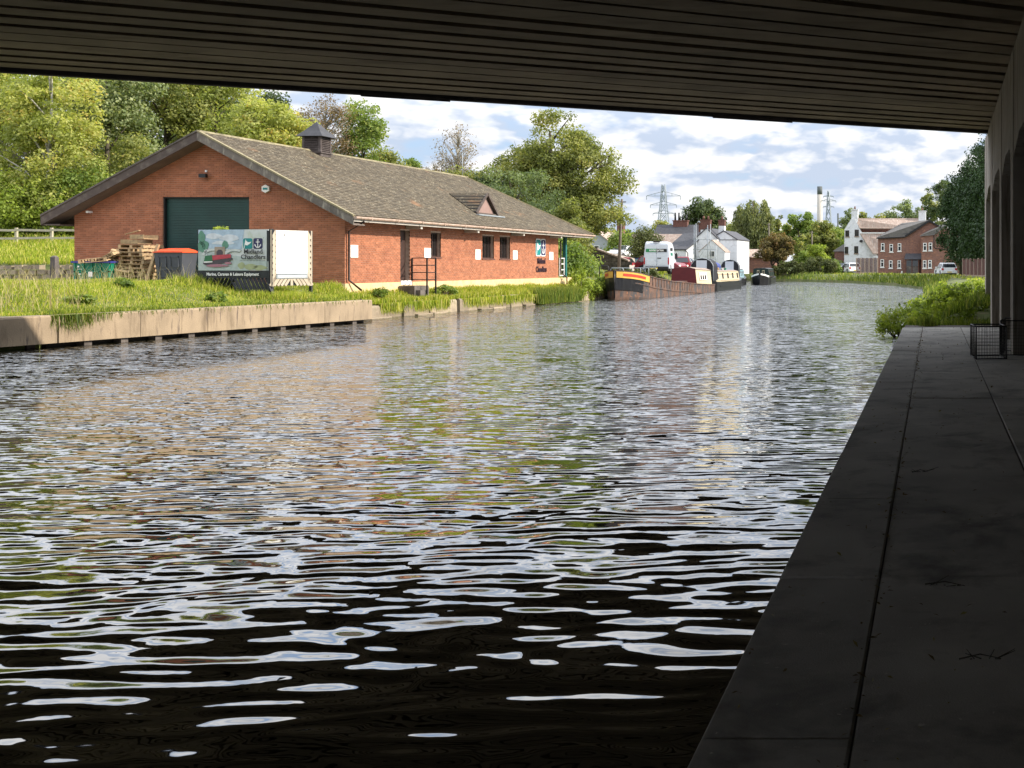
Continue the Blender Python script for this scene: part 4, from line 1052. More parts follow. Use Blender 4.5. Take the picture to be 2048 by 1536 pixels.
# black strip, planks and posts of the left wing
b = MB(so_); z1_ = zb1-.003; z0_ = zb1-.25
P0 = Vector((A.x, A.y, z0_))-u1*.02; b.prism([P0, P0+u1*(w1+.04), P0+u1*(w1+.04)+Vector((0,0,.245)), P0+Vector((0,0,.245))], -n1*.05); b.build('strap_board', m['signblack'], sign)
text('Marine, Caravan & Leisure Equipment', .143, m['white'], sign, org1+U*.5-Vector((0, 0, .17))+n1*.03-so_, (PI/2, 0, rz1), .003, .004, .93)
k = 0; s_ = -.1
while s_ < w1+.1:
    a0 = Vector((A.x, A.y, 0))+u1*s_-n1*.03; dd = .28 if s_ > w1/2 else -.28
    b = MB(so_); q0_ = a0+u1*dd*.5; b.bar((q0_.x, q0_.y, 1.05), ((a0-u1*dd*.5).x, (a0-u1*dd*.5).y, z0_-.006), .11, .03); b.build('plank', m['signblack'], sign); s_ += .15
for f in (-.02, w1+.03):
    a0 = Vector((A.x, A.y, 0))+u1*f-n1*.08; b = MB(so_); b.bar((a0.x, a0.y, .9), (a0.x, a0.y, ZT+.02), .1); b.build('post', m['signblack'], sign)
# right wing
B2 = Vector((XW(541, 37.0), 37.0, 0)); C2 = Vector((XW(625, 38.35), 38.35, 0)); u2 = (C2-B2); w2 = u2.length; u2.normalize(); n2 = Vector((u2.y, -u2.x, 0)); rz2 = math.atan2(u2.y, u2.x)
zb2 = 1.34; H2 = 3.20-zb2
def plank2(p0, p1, w=.10):
    """pale board on the right wing from (s,z) to (s,z), cut square"""
    b = MB(so_); a = B2+u2*p0[0]+Vector((0, 0, p0[1])); c = B2+u2*p1[0]+Vector((0, 0, p1[1])); d = (c-a).normalized(); sdv = d.cross(n2).normalized()*w/2
    b.prism([a-sdv, a+sdv, c+sdv, c-sdv], -n2*.025); b.build('plank', m['plankwhite'], sign)
z = zb2+.05
while z < 3.12:
    plank2((.06, z-.06), (.20, min(3.19, z+.24)), .085); plank2((w2-.06, z-.06), (w2-.20, min(3.19, z+.24)), .085); z += .20
for s_ in (.012, w2-.052):
    b = MB(so_); q_ = B2+u2*s_+Vector((0, 0, zb2-.02))+n2*.004; b.prism([q_, q_+u2*.04, q_+u2*.04+Vector((0, 0, H2+.03)), q_+Vector((0, 0, H2+.03))], -n2*.045); b.build('edge_batten', m['plankwhite'], sign)
for k in range(11):
    s_ = .10+k*(w2-.2)/10; dd = .10 if k < 5 else (-.10 if k > 5 else 0); plank2((s_-dd, zb2-.0), (s_+dd, zb2+.30), .085)
b = MB(so_); q_ = B2+Vector((0, 0, zb2))-n2*.03; b.prism([q_, q_+u2*w2, q_+u2*w2+Vector((0, 0, H2)), q_+Vector((0, 0, H2))], -n2*.02); b.build('backing', m['signblack'], sign)
b = MB(so_); q_ = B2+u2*.19+Vector((0, 0, zb2+.40))+n2*.012; ww = w2-.38; b.prism([q_, q_+u2*ww, q_+u2*ww+Vector((0, 0, H2-.40)), q_+Vector((0, 0, H2-.40))], -n2*.012); b.build('white_panel', m['whitedirty'], sign)
b = MB(so_); q_ = B2+u2*.19+Vector((0, 0, zb2+.24))+n2*.02; b.prism([q_, q_+u2*ww, q_+u2*ww+Vector((0, 0, .14)), q_+Vector((0, 0, .14))], -n2*.02); nb_ = b.build('name_board', m['galv'], sign)
b = MB(so_); q_ = B2+u2*.25+Vector((0, 0, zb2+.28))+n2*.026; b.prism([q_, q_+u2*(ww-.12), q_+u2*(ww-.12)+Vector((0, 0, .06)), q_+Vector((0, 0, .06))], -n2*.004); b.build('name_strip', m['white'], nb_)
flat2d('old_marks', [[(s_, z_), (s_+.012, z_+.02), (s_+dx_, z_+h_), (s_+dx_-.012, z_+h_)] for s_, z_, dx_, h_ in ((.45, 1.66, .02, .1), (.50, 1.60, -.03, .14), (.62, 1.62, .03, .07), (.70, 1.66, -.02, .06), (.80, 1.63, .02, .08), (.55, 1.45, .005, .1), (.9, 1.55, .03, .15), (.45, .75, .03, .12))],
       m['greyplastic'], sign, B2+Vector((0, 0, zb2)), u2, (0, 0, 1), .013, so_)
for f in (0, w2):
    a0 = B2+u2*f-n2*.09; b = MB(so_); b.bar((a0.x, a0.y, .9), (a0.x, a0.y, 3.18), .08); b.build('post', m['signblack'], sign)

# ============================================================ THINGS BESIDE THE BUILDING
# green recycling skip with pallets in it
t = thing('recycling_bin', 'large green plastic bin with blue lid rim heaped with pallets against the brick wall', 'bin', (-32.75, 41.2, 1.33)); t.scale = (.86, .8, 1)
b = MB(); x0, x1 = -.82, .80
b.add([(x0+.06,-.42,.14),(x1-.06,-.42,.14),(x1-.06,.42,.14),(x0+.06,.42,.14),(x0,-.5,.80),(x1,-.5,.80),(x1,.5,.80),(x0,.5,.80)], [(0,3,2,1),(0,1,5,4),(1,2,6,5),(2,3,7,6),(3,0,4,7)])
for k in range(5): X = x0+.06+k*(x1-x0-.18)/4; b.box(X, X+.07, -.53, -.44, .16, .78)
b.box(x0+.05, x1-.05, -.53, -.46, .44, .49)
b.build('body', m['greenplastic'], t)
b = MB(); b.box(x0-.04, x1+.04, -.56, -.49, .78, .85); b.box(x0-.04, x1+.04, .49, .56, .78, .85); b.box(x0-.04, x0+.03, -.49, .49, .78, .85); b.box(x1-.03, x1+.04, -.49, .49, .78, .85); b.build('rim', m['blueplastic'], t)
for X in (x0+.2, x1-.2):
    for Yy in (-.34, .34): b = MB(); b.tube([(X-.03, Yy, .07), (X+.03, Yy, .07)], .07, 9); b.build('wheel', m['black'], t)
b = MB(); b.box(-.14, .04, -.536, -.53, .28, .46); b.build('sticker', m['white'], t)
b = MB(); b.box(-.60, -.52, -.536, -.53, .62, .68); b.box(-.62, -.40, -.536, -.53, .55, .565); b.box(-.56, -.44, -.536, -.53, .36, .39); b.build('printed_mark', m['white'], t)
def pallet(loc, rot, label, w=.95, d=1.0, h=.135, grp='wooden pallets piled by the brick wall'):
    t = thing('pallet', label, 'pallet', loc, 0, grp); t.rotation_euler = rot
    for X in (-w/2+.05, 0, w/2-.05):
        b = MB(); b.box(X-.045, X+.045, -d/2, d/2, .022, h-.022); b.build('bearer', m['pallet'], t)
    for Z in (0, h-.02):
        n = 5 if Z else 3
        for k in range(n): Yy = -d/2+.045+k*(d-.09)/(n-1); b = MB(); b.box(-w/2, w/2, Yy-.045, Yy+.045, Z, Z+.02); b.build('deck_board', m['pallet'], t)
    return t
ords = ['bottom', 'second', 'third', 'fourth', 'fifth', 'sixth', 'seventh', 'eighth', 'ninth', 'tenth']
for k in range(10):
    x = XW(282, 41.6)+random.uniform(-.04, .04)
    pallet((x, 41.6+random.uniform(-.04, .04), 1.33+k*.148), (random.uniform(-.01, .01), random.uniform(-.015, .015), R(random.uniform(-4, 4))),
           '%s pallet from the ground in the tall leaning stack by the green shutter' % ords[k])
# solid cross board crates near the top of the stack
for k, (dx, z, w_) in enumerate(((-.12, 1.33+10*.148+.01, .62), (.16, 1.33+10*.148+.19, .50))):
    t = thing('timber_box', ['long shallow timber box on top of the pallet stack', 'small timber box crowning the pallet stack'][k], 'crate', (XW(280, 41.5)+dx, 41.5, z), R(3), 'timber boxes on the pallet stack')
    b = MB(); b.box(-w_/2, w_/2, -.4, -.38, 0, .16); b.box(-w_/2, w_/2, .38, .4, 0, .16); b.build('side_board', m['pallet'], t)
    b = MB(); b.box(-w_/2, w_/2, -.38, .38, 0, .02); b.build('base_board', m['pallet'], t)
t = thing('loose_plank', 'thin pale plank sticking up from the top of the pallet stack', 'plank', (0, 0, 0)); t.location = (XW(270, 41.4), 41.4, 3.18)
b = MB(); b.bar((-.35, 0, .0), (.25, -.1, .14), .08, .025); b.build('board', m['pallet'], t)
t = thing('leaning_post', 'pale timber post leaning against the pallet stack', 'plank', (XW(306, 41.0), 41.0, 1.3)); b = MB(); b.bar((-.1, -.25, .0), (.12, .1, 1.5), .09, .09); b.build('board', m['pallet'], t)
pallet((XW(200, 41.1), 41.05, 2.17), (R(4), R(-6), R(14)), 'pallet lying across the top of the green bin', .9, .9)
pallet((XW(236, 41.2), 41.35, 2.12), (R(52), R(12), R(10)), 'pallet tipped on edge in the green bin beside the stack', 1.0, .9)
pallet((XW(222, 41.0), 41.15, 2.32), (R(10), R(-24), R(-8)), 'broken pallet sloping on top of the heap in the green bin', .7, .7)
# grey wheelie container with orange lid
t = thing('wheeled_container', 'dark grey four wheeled waste container with orange lid in front of the green shutter', 'bin', (XW(352, 41.3), 41.3, 1.33)); t.scale = (.84, .8, 1)
b = MB(); b.add([(-.52,-.42,.16),(.52,-.42,.16),(.52,.42,.16),(-.52,.42,.16),(-.62,-.5,1.16),(.62,-.5,1.16),(.62,.5,1.16),(-.62,.5,1.16)], [(0,3,2,1),(4,5,6,7),(0,1,5,4),(1,2,6,5),(2,3,7,6),(3,0,4,7)]); b.build('body', m['greyplastic'], t)
for (u0, u1_, z0, z1) in ((-.42, -.08, .62, 1.02), (.08, .46, .62, 1.02), (-.40, -.06, .26, .54), (.06, .42, .26, .54)):
    b = MB(); yf = lambda z: -.42-.08*(z-.16)-.004
    for (a0, a1, c0, c1) in ((u0, u1_, z0, z0+.035), (u0, u1_, z1-.035, z1), (u0, u0+.035, z0, z1), (u1_-.035, u1_, z0, z1)): b.box(a0, a1, yf(c1)-.02, yf(c0)+.03, c0, c1)
    b.build('moulded_rib', m['greyplastic'], t)
b = MB(); b.loft([[(-.66,y_,1.16),(.66,y_,1.16),(.66,y_,1.20),(.42,y_,z_),(-.42,y_,z_),(-.66,y_,1.20)] for y_, z_ in ((-.55, 1.21), (-.35, 1.29), (.2, 1.33), (.55, 1.28))]); b.build('lid', m['orange'], t)
for X in (-.42, .42):
    for Yy in (-.34, .34): b = MB(); b.tube([(X-.03, Yy, .09), (X+.03, Yy, .09)], .09, 10); b.build('wheel', m['black'], t)
# gate post and low crumbling wall at far left
g = thing('stone_gatepost', 'short dark square stone post beside the lane left of the brick building', 'post', W(109, 556, 56.2)); b = MB(); b.loft([[(-.13,-.13,0),(.13,-.13,0),(.13,.13,0),(-.13,.13,0)], [(-.12,-.12,1.05),(.12,-.12,1.05),(.12,.12,1.05),(-.12,.12,1.05)], [(-.05,-.05,1.13),(.05,-.05,1.13),(.05,.05,1.13),(-.05,.05,1.13)]]); b.build('shaft', m['darkstone'], g)
lw = thing('bank_retaining_wall', 'low crumbling pale block wall holding up the grassy slope at far left', 'wall', (-50, 58, 1.3)); x = -62
while x < -39.8:
    for r_ in range(3):
        w_ = random.uniform(.34, .62); 
        b = MB(lw.location); xx0 = x+(r_ % 2)*.22; j = random.uniform(-.05, .05); zt = 1.30+r_*.26
        if random.random() < .13: continue
        b.box(xx0, xx0+.42+random.uniform(-.08, .03), 57.86+j, 58.2, zt, zt+.22+random.uniform(-.02, .02)); b.build('block', m['stone'], lw)
    x += .5
fe = thing('rail_fence', 'pale weathered post and rail fence along the top of the left grass slope', 'fence', (-56, 66, 3.4))
xs_ = [-66+2.1*i for i in range(13)]
for x in xs_: b = MB(fe.location); zg = hl(x, 66.2); b.box(x-.06, x+.06, 66.1, 66.22, zg-.2, zg+1.05); b.build('post', m['rail'], fe)
for x in xs_[:-1]:
    for h_ in (.42, .92):
        z0 = hl(x, 66.2)+h_; b = MB(fe.location); b.bar((x, 66.07, z0), (x+2.1, 66.07, hl(x+2.1, 66.2)+h_+random.uniform(-.05, .05)), .035, .13); b.build('rail', m['rail'], fe)

# ============================================================ GRASS AND PLANTS
def scatter(n, x0, x1, y0, y1, f=None):
    x = rng.uniform(x0, x1, n); y = rng.uniform(y0, y1, n)
    if f is not None: k = np.array([f(a, c) for a, c in zip(x, y)]); x, y = x[k], y[k]
    return x, y
def grass(name, n, x0, x1, y0, y1, hmin, hmax, w, mat, f=None, hf=hl, lean=.4, clump=True):
    x, y = scatter(n, x0, x1, y0, y1, f); z = np.array([hf(a, c) for a, c in zip(x, y)])-.02
    v = rng.uniform(0, 1, len(x))
    pat = .5+.5*np.sin(x*1.3+np.sin(y*.9)*2)*np.sin(y*1.1+1+np.sin(x*.7)); v = np.clip(v*.7+pat*.35, 0, 1)
    h = rng.uniform(hmin, hmax, len(x))*(.65+.6*pat)
    return blades(x, y, z, h, w, L[mat], name, lean)
dl = lambda a, c: lerp_table(EDGE_L, c)-a
grass('grass', 95000, -33, -22.0, 26.6, 42.3, .05, .14, .02, 'grass', lambda a, c: 0 < dl(a, c) < 9.2 and -a/c < .9)
grass('grass', 9000, -37, -30.4, 34, 42, .06, .16, .03, 'grass', lambda a, c: dl(a, c) > 7.6)
grass('tall_grass', 800, -33, -26.5, 27, 41, .35, .75, .012, 'dry', lambda a, c: 3.5 < dl(a, c) < 8.5, lean=.55)
grass('tall_grass', 3000, -26.8, -22.6, 36.2, 38.6, .12, .34, .02, 'grass', lean=.35)
grass('tall_grass', 2600, -24.3, -22.7, 36.5, 38.2, .2, .46, .02, 'grass', lean=.3)
grass('tall_grass', 500, -31, -23, 26.8, 31, .3, .8, .014, 'dry', lambda a, c: 0.5 < dl(a, c) < 8.5, lean=.6)
grass('grass', 16000, -32, -22.3, 27, 42, .05, .17, .024, 'grassdark', lambda a, c: 0 < dl(a, c) < 8.5 and math.sin(a*2.3+c)+math.sin(c*1.7-a*.6) > .35)
for k, (x_, y_, lb_) in enumerate(((-24.6, 30.2, 'broad leaved weed clump in the grass near the left edge'), (-23.9, 34.6, 'low broad leaved weeds in the grass in front of the signboard'), (-26.0, 33.4, 'dock leaves in the middle of the grass bank'), (-23.3, 38.3, 'small weeds by the far corner of the concrete wall'))):
    P_, N_, v_, c_ = crown([(0, 0, .08, .35, .3, .12)], 14, 420, .11, .12); V_, F4, vv_ = leafcloud(P_, N_, .11, v_); tag(npmesh('weed_clump', V_, F4, L['green'], vv_, None, (0, 0, 0)), lb_, 'weed')
    o_ = bpy.data.objects[[o.name for o in C.objects if o.name.startswith('weed_clump')][-1]]; o_.location = (x_, y_, hl(x_, y_)+.02)
n = 160; P_ = np.stack([rng.uniform(-20, -1.5, n), rng.uniform(5, 45, n), np.full(n, .006)], 1); V_, F4, vv_ = leafcloud(P_, rng.normal(size=(n, 3))*.05+np.array([0, 0, 1]), .045, rng.uniform(0, 1, n), .6)
k_ = P_[:, 0] < np.array([kx(y) for y in P_[:, 1]])-.2; F4 = F4[k_]; ob_ = npmesh('floating_leaves', V_, F4, L['brown'], vv_); ob_['kind'] = 'stuff'
# hanging fringe over the concrete quay
x = []; y = []
for k in range(2600):
    yy_ = random.choice([random.gauss(27.4, .8), random.uniform(27.3, 39.3), random.gauss(27.6, .5)]); 
    if yy_ < 24 or yy_ > 39.3: continue
    y.append(yy_); x.append(quay_x(yy_)-random.uniform(-.02, .18))
x = np.array(x); y = np.array(y); near = np.exp(-((y-27.6)/.9)**2)
blades(x, y, np.full(len(x), .80), .08+rng.uniform(0, .12, len(x))+near*rng.uniform(.1, .35, len(x)), .018, L['grassdark'], 'hanging_grass', .35, down=True)
grass('grass', 9000, -23.9, -22.2, 27.2, 39.3, .07, .16, .022, 'grassdark', lambda a, c: -.1 < dl(a, c) < 1.0)
# strip below the side wall
grass('verge_grass', 26000, -24.75, -23.35, 39.5, 68, .10, .30, .03, 'grass', None, lambda a, c: max(.5, hl(a, c)))
n = 17000; y = rng.uniform(39.6, 68, n); x = -23.36+rng.normal(0, .07, n)
g_ = (np.sin(y*1.9)+np.sin(y*.83+1)) > -1.1; x, y = x[g_], y[g_]
blades(x, y, np.full(len(x), .56), rng.uniform(.12, .52, len(x)), .035, L['grass'], 'hanging_grass', .3, down=True)
n = 7000; y = rng.uniform(57.5, 63.5, n); x = -23.4+rng.normal(0, .22, n)
blades(x, y, np.full(n, .02), rng.uniform(.4, .95, n), .03, L['grassdark'], 'reed_tuft', .3)
grass('slope_grass', 38000, -66, -39.6, 58.5, 68, .15, .42, .05, 'grass', lambda a, c: -a/c > .76)
grass('lane_grass', 9000, -50, -36, 43, 49.3, .08, .25, .04, 'grass', lambda a, c: -a/c > .78)
grass('wharf_grass', 9000, -52, -24.6, 66, 110, .15, .45, .06, 'grass', lambda a, c: not (a > -31.5-(c-69)*.15 and c > 69 and c < 97 and a < -28.5) and (c > 97 or dl(a, c) < 3.2))
# right / far banks
dr = lambda a, c: a-lerp_table(EDGE_R, c)
grass('reed_bank', 30000, -42, -3, 60, 160, .2, .5, .09, 'grassdark', lambda a, c: -.25 < dr(a, c) < 3.4, hr, .35)
grass('reed_bank', 22000, -36, -4.0, 90, 160, .25, .6, .09, 'grassdark', lambda a, c: -.35 < dr(a, c) < 1.8, hr, .4)
grass('bank_grass', 20000, -50, 2, 31, 165, .1, .3, .08, 'grass', lambda a, c: 3.0 < dr(a, c) < 12, hr)

def shrub(name, label, x, y, z, env, mat, n, size, ncl, rcl, group=None, cat='bush', bias=0., flat=.85, stems=14, bark='bark', aspect=.55):
    tt = thing(name, label, cat, (x, y, z), 0, group)
    P, N, v, cc = crown(env, ncl, n, size, rcl, bias, flat)
    P[:, 2] = np.maximum(P[:, 2], -.1)
    V, Fc, vv = leafcloud(P, N, size, v, aspect); npmesh('foliage', V, Fc, L[mat], vv, tt)
    b = MB()
    for j in rng.choice(len(cc), min(stems, len(cc)), replace=False):
        c = Vector(cc[j]); s0 = Vector((c.x*.3, c.y*.3, -.15)); b.tube([s0, s0.lerp(c, .55)+Vector((0, 0, c.z*.15)), c], [size*.16+.008, size*.1+.006, .004], 4)
    b.build('stem', m[bark], tt, fixn=False)
    return tt
# bramble mass at the end of the towpath
shrub('bramble', 'sunlit bright green bramble spilling over the canal edge at the end of the towpath', -1.25, 33.5, .38,
      [(.1, 0, .25, 1.3, 2.4, .38), (.6, 2.4, .5, 1.3, 3.2, .52), (-.7, -1.0, .12, .85, 1.6, .26), (1.1, 5.0, .5, 1.5, 3.6, .58), (-.5, 4.0, .15, .9, 3.2, .32)], 'lime', 19000, .125, 230, .24, bias=-.08)
shrub('bramble', 'pale leafy sprays trailing from the bramble down to the water', -2.35, 31.6, .10,
      [(0, 0, .30, .75, 1.0, .30), (-.3, .2, .42, .45, .7, .25), (-.35, -.6, .12, .35, .5, .18)], 'lime', 2600, .085, 90, .16, bias=.08)
x = rng.normal(-1.55, .12, 500); y = rng.normal(30.0, .15, 500); blades(x, y, np.full(500, .38), rng.uniform(.1, .38, 500), .012, L['grassdark'], 'grass_tuft', .5)
x = rng.uniform(-2.1, 1.2, 2000); y = 30.35+np.abs(rng.normal(0, .5, 2000)); blades(x, y, np.full(2000, .33), rng.uniform(.05, .25, 2000), .016, L['grassdark'], 'verge_grass', .5)
x = rng.uniform(-1.2, 1.6, 5000); y = rng.uniform(30.4, 37, 5000); blades(x, y, np.array([hr(a, c) for a, c in zip(x, y)])-.02, rng.uniform(.1, .4, 5000), .025, L['grassdark'], 'verge_grass', .45)
# waterside plants by the barge
shrub('waterside_bush', 'yellow green waterside bush in front of the barge bow', -23.55, 65.0, .1, [(0, 0, .75, .65, 1.5, .75), (0, 1.2, .55, .5, 1.2, .6)], 'lime', 4200, .15, 40, .34)
shrub('waterside_bush', 'dark green bush tucked between bank and barge bow', -23.35, 68.6, .1, [(0, 0, .6, .55, .7, .65)], 'green', 2200, .13, 24, .28)
shrub('nettle_clump', 'small leafy plant at the foot of the brick wall corner', -23.95, 44.2, .8, [(0, 0, .1, .3, .4, .16)], 'green', 700, .09, 12, .15)
shrub('nettle_clump', 'leafy weeds growing beside the door steps', -23.95, 49.4, .75, [(0, 0, .15, .2, .9, .2)], 'green', 1200, .1, 14, .16)
shrub('weed_sprig', 'bright sprig growing up behind the painted sign wing', XW(446, 38.0), 38.0, 2.6, [(0, 0, .62, .28, .2, .10)], 'lime', 260, .10, 8, .12, cat='weed')
for k, (px, py, yy_) in enumerate(((1120, 520, 72), (1136, 500, 78), (1172, 538, 76))):
    c = W(px, py, yy_)
    shrub('ivy_bush', ['ivy covered bush behind the porch post', 'tall light green scrub under the big tree by the gate', 'low green scrub beside the white gate'][k], c.x, c.y, 1.2, [(0, 0, [1.3, 2.6, .5][k], [1.1, 1.0, .8][k], 1.5, [1.5, 2.8, .9][k])], ['green', 'olive', 'green'][k], [5200, 9000, 2400][k], .22, 50, .6)

# left grove, trees rising behind the building
def T(px, Y, ptop, env, mat, nleaf, size, label, name='tree', **k):
    """tree whose foot is at px, Y; env in metres relative to foot, scaled so that its top reaches ptop"""
    x = XW(px, Y); zb = hl(x, Y) if x < lerp_table(EDGE_L, Y)-2 and Y < 170 else (.95)
    top = ZW(ptop, Y)-zb; cur = max(e[2]+e[5] for e in env)*1.04; s_ = top/cur
    env = [tuple(q_*s_ for q_ in e) for e in env]
    return tree(name, label, x, Y, zb-.1, env, mat, nleaf, size, **k)
G1 = dict(group='trees on the slope behind the brick building')
T(30, 72, 95, [(0, 0, 6.5, 3.6, 2.6, 4.8), (-1, 0, 10, 2.6, 2.4, 3.6), (2.0, 0, 9, 2.4, 2.2, 3.6)], 'yellow', 17000, .23, 'yellow green tree with pale forked trunks at the far left edge', ncl=120, rcl=.85, trunk_r=.2, bark='palebark', limbs=26, trunks=2, twigs=1, **G1)
T(95, 70, 88, [(0, 0, 5.2, 3.4, 2.6, 3.9), (.5, 0, 9.5, 3.2, 2.4, 3.6)], 'yellow', 16000, .22, 'bright yellow leaved tree second from the left', ncl=120, rcl=.8, trunk_r=.2, bark='palebark', limbs=20, bias=.1, **G1)
T(215, 76, 60, [(0, 0, 6, 3.6, 2.6, 4.8), (0, 0, 11, 3.2, 2.6, 3.6)], 'greygreen', 18000, .24, 'grey green ivy clad tree left of the roof apex', ncl=110, rcl=1.0, bias=.12, trunk_r=.24, limbs=18, **G1)
T(330, 80, 90, [(0, 0, 8, 3.9, 2.8, 5.5), (1.5, 0, 11, 2.6, 2.4, 3.2)], 'olive', 16000, .24, 'loose olive green tree above the roof apex', ncl=100, rcl=.95, trunk_r=.22, limbs=30, twigs=1, **G1)
T(440, 82, 120, [(0, 0, 8, 4.0, 2.8, 5.5)], 'yellow', 14000, .24, 'tall pale yellow green tree behind the roof ridge', ncl=95, rcl=.95, trunk_r=.2, limbs=30, bias=-.06, twigs=1, **G1)
T(535, 76, 178, [(0, 0, 6.5, 3.1, 2.4, 4.6), (1.2, 0, 7.8, 2.2, 2.0, 2.6)], 'yellow', 15000, .22, 'vivid yellow tree left of the cupola', ncl=110, rcl=.72, trunk_r=.16, limbs=22, bias=.14, **G1)
T(545, 98, 168, [(0, 0, 10, 2.0, 2.0, 6)], 'dark', 4000, .3, 'dark tree top showing behind the yellow tree', ncl=60, rcl=.8, trunk_r=.2, limbs=6, **G1)
T(648, 90, 176, [(0, 0, 8.5, 3.3, 2.6, 5.2)], 'brown', 5200, .17, 'half bare brown tree with upright branches behind the cupola', ncl=110, rcl=.75, trunk_r=.17, bark='palebark', limbs=60, twigs=3, **G1)
T(722, 92, 186, [(0, 0, 6, 2.2, 2.0, 4.2), (.2, 0, 9, 2.1, 2.0, 3.0)], 'green', 9500, .22, 'slender fresh green tree right of the cupola', ncl=80, rcl=.75, trunk_r=.15, limbs=22, bias=.08, **G1)
T(765, 96, 296, [(0, 0, 3.5, 2.8, 2.2, 2.8)], 'olive', 5000, .24, 'low green tree just above the ridge right of the slender tree', ncl=50, rcl=.8, trunk_r=.14, **G1)
T(824, 98, 318, [(0, 0, 4.5, 1.3, 1.3, 2.0)], 'green', 1800, .22, 'small tree tip peeping over the ridge', ncl=24, rcl=.5, trunk_r=.1, **G1)
# fill behind and below
for k, (px, Y, pt, mt, n_, lb) in enumerate(((-10, 84, 90, 'green', 9000, 'green tree filling the gap at the left edge of the grove'), (150, 90, 100, 'olive', 9000, 'olive tree deep in the grove behind the yellow ones'), (270, 95, 120, 'dark', 8000, 'dark tree deep in the grove above the left eaves'),
                             (390, 98, 150, 'green', 8000, 'mid green tree behind the ridge left of the cupola'), (480, 100, 175, 'olive', 8000, 'olive tree standing behind the yellow trees'), (600, 104, 240, 'olive', 6000, 'low olive tree behind the cupola'))):
    T(px, Y, pt, [(0, 0, 7.5, 4.4, 3, 6.8)], mt, n_, .33, lb, ncl=90, rcl=1.2, trunk_r=.2, limbs=14, **G1)
for k, (px, Y, w_, h_, mt, lb) in enumerate(((20, 68.2, 2.6, 3.6, 'lime', 'bright green bush behind the rail fence at the left edge'), (75, 69, 2.6, 3.2, 'yellow', 'yellow green bush behind the fence near the left eaves'), (125, 69, 2.2, 2.6, 'lime', 'sunlit bush behind the fence next to the building corner'), (175, 70, 2.4, 4.2, 'green', 'green bush showing above the left roof slope'), (255, 72, 3.0, 5.6, 'olive', 'olive bush behind the left roof slope'))):
    x = XW(px, Y); shrub('hedgerow_bush', lb, x, Y, hl(x, Y), [(0, 0, h_*.5, w_, 1.4, h_*.55)], mt, 7500, .20, 60, .7, 'bushes behind the rail fence')
# middle trees
G2 = dict(group='trees beyond the far end of the brick building')
T(912, 102, 238, [(0, 0, 6.8, 2.5, 2.2, 4.2)], 'brown', 1500, .17, 'nearly bare tree against the clouds left of the big tree', ncl=110, rcl=.7, trunk_r=.15, bark='palebark', limbs=75, twigs=3, **G2)
T(868, 104, 318, [(0, 0, 3.0, 1.8, 2.0, 2.8)], 'rust', 1100, .18, 'low sparse reddish scrub tree beside the bare tree', ncl=40, rcl=.7, trunk_r=.1, limbs=30, twigs=2, **G2)
T(935, 100, 330, [(0, 0, 3.2, 3.6, 2.2, 2.8)], 'olive', 6000, .22, 'low mixed green and brown tree at the end of the ridge', ncl=60, rcl=.8, trunk_r=.14, **G2)
T(1105, 92, 212, [(-1.2, 0, 6.0, 3.6, 3, 4.0), (.4, 0, 10, 3.5, 3, 3.2), (3.4, 0, 7.2, 3.0, 2.6, 2.9), (4.2, 0, 4.6, 2.6, 2.4, 2.4), (-3.2, 0, 8.2, 2.2, 2.0, 2.0)], 'olive', 46000, .24, 'large olive green tree with autumn tints towering beyond the building', ncl=210, rcl=.92, trunk_r=.42, limbs=46, name='big_tree', twigs=1, **G2)
T(1112, 95, 345, [(0, 0, 4.0, 3.5, 3, 3.8)], 'olive', 15000, .24, 'lower olive tree under the skirts of the large tree', ncl=95, rcl=.95, trunk_r=.2, **G2)
T(1032, 82, 322, [(0, 0, 3.8, 3.1, 2.6, 3.4)], 'greygreen', 15000, .19, 'rounded grey green willow like tree rising behind the hip of the roof', ncl=120, rcl=.72, trunk_r=.2, bias=-.14, **G2)
T(975, 90, 345, [(0, 0, 3.4, 2.4, 2, 3.0)], 'dark', 7000, .21, 'dark green tree between ridge end and rounded tree', ncl=60, rcl=.75, trunk_r=.16, bias=.05, **G2)
T(1150, 88, 412, [(0, 0, 2.9, 1.3, 1.6, 2.7)], 'olive', 4500, .22, 'light green small tree right of the porch', ncl=50, rcl=.5, trunk_r=.14, **G2)
# distance
G3 = dict(group='distant trees beyond the canal bend')
def FT(px, Y, pt, halfw, mt, n_, size, label, low=.3, name='tree', **k):
    zb = .9; H = ZW(pt, Y)-zb; hw = halfw*Y/F
    return tree(name, label, XW(px, Y), Y, zb, [(0, 0, H*(.5+low*.5), hw, hw*.8, H*(.5-low*.5)*.98), (hw*.25, 0, H*(.42+low*.3), hw*.85, hw*.7, H*.36)], mt, n_, size, ncl=k.pop('ncl', 80 if halfw > 24 else 45), rcl=k.pop('rcl', hw*(.26 if halfw > 24 else .42)), trunk_r=k.pop('trunk_r', .25), limbs=k.pop('limbs', 12), **G3, **k)
FT(1215, 150, 452, 40, 'olive', 4500, .4, 'tree behind the grey rendered house')
FT(1262, 165, 458, 26, 'green', 3500, .4, 'green tree left of the clipped round hedge')
FT(1325, 190, 440, 30, 'olive', 3500, .42, 'tree crown at the foot of the nearer pylon')
FT(1405, 178, 400, 42, 'dark', 11000, .42, 'dark round tree rising behind the white cottages', ncl=110)
FT(1448, 186, 436, 26, 'olive', 4500, .42, 'paler tree between cottages and willow')
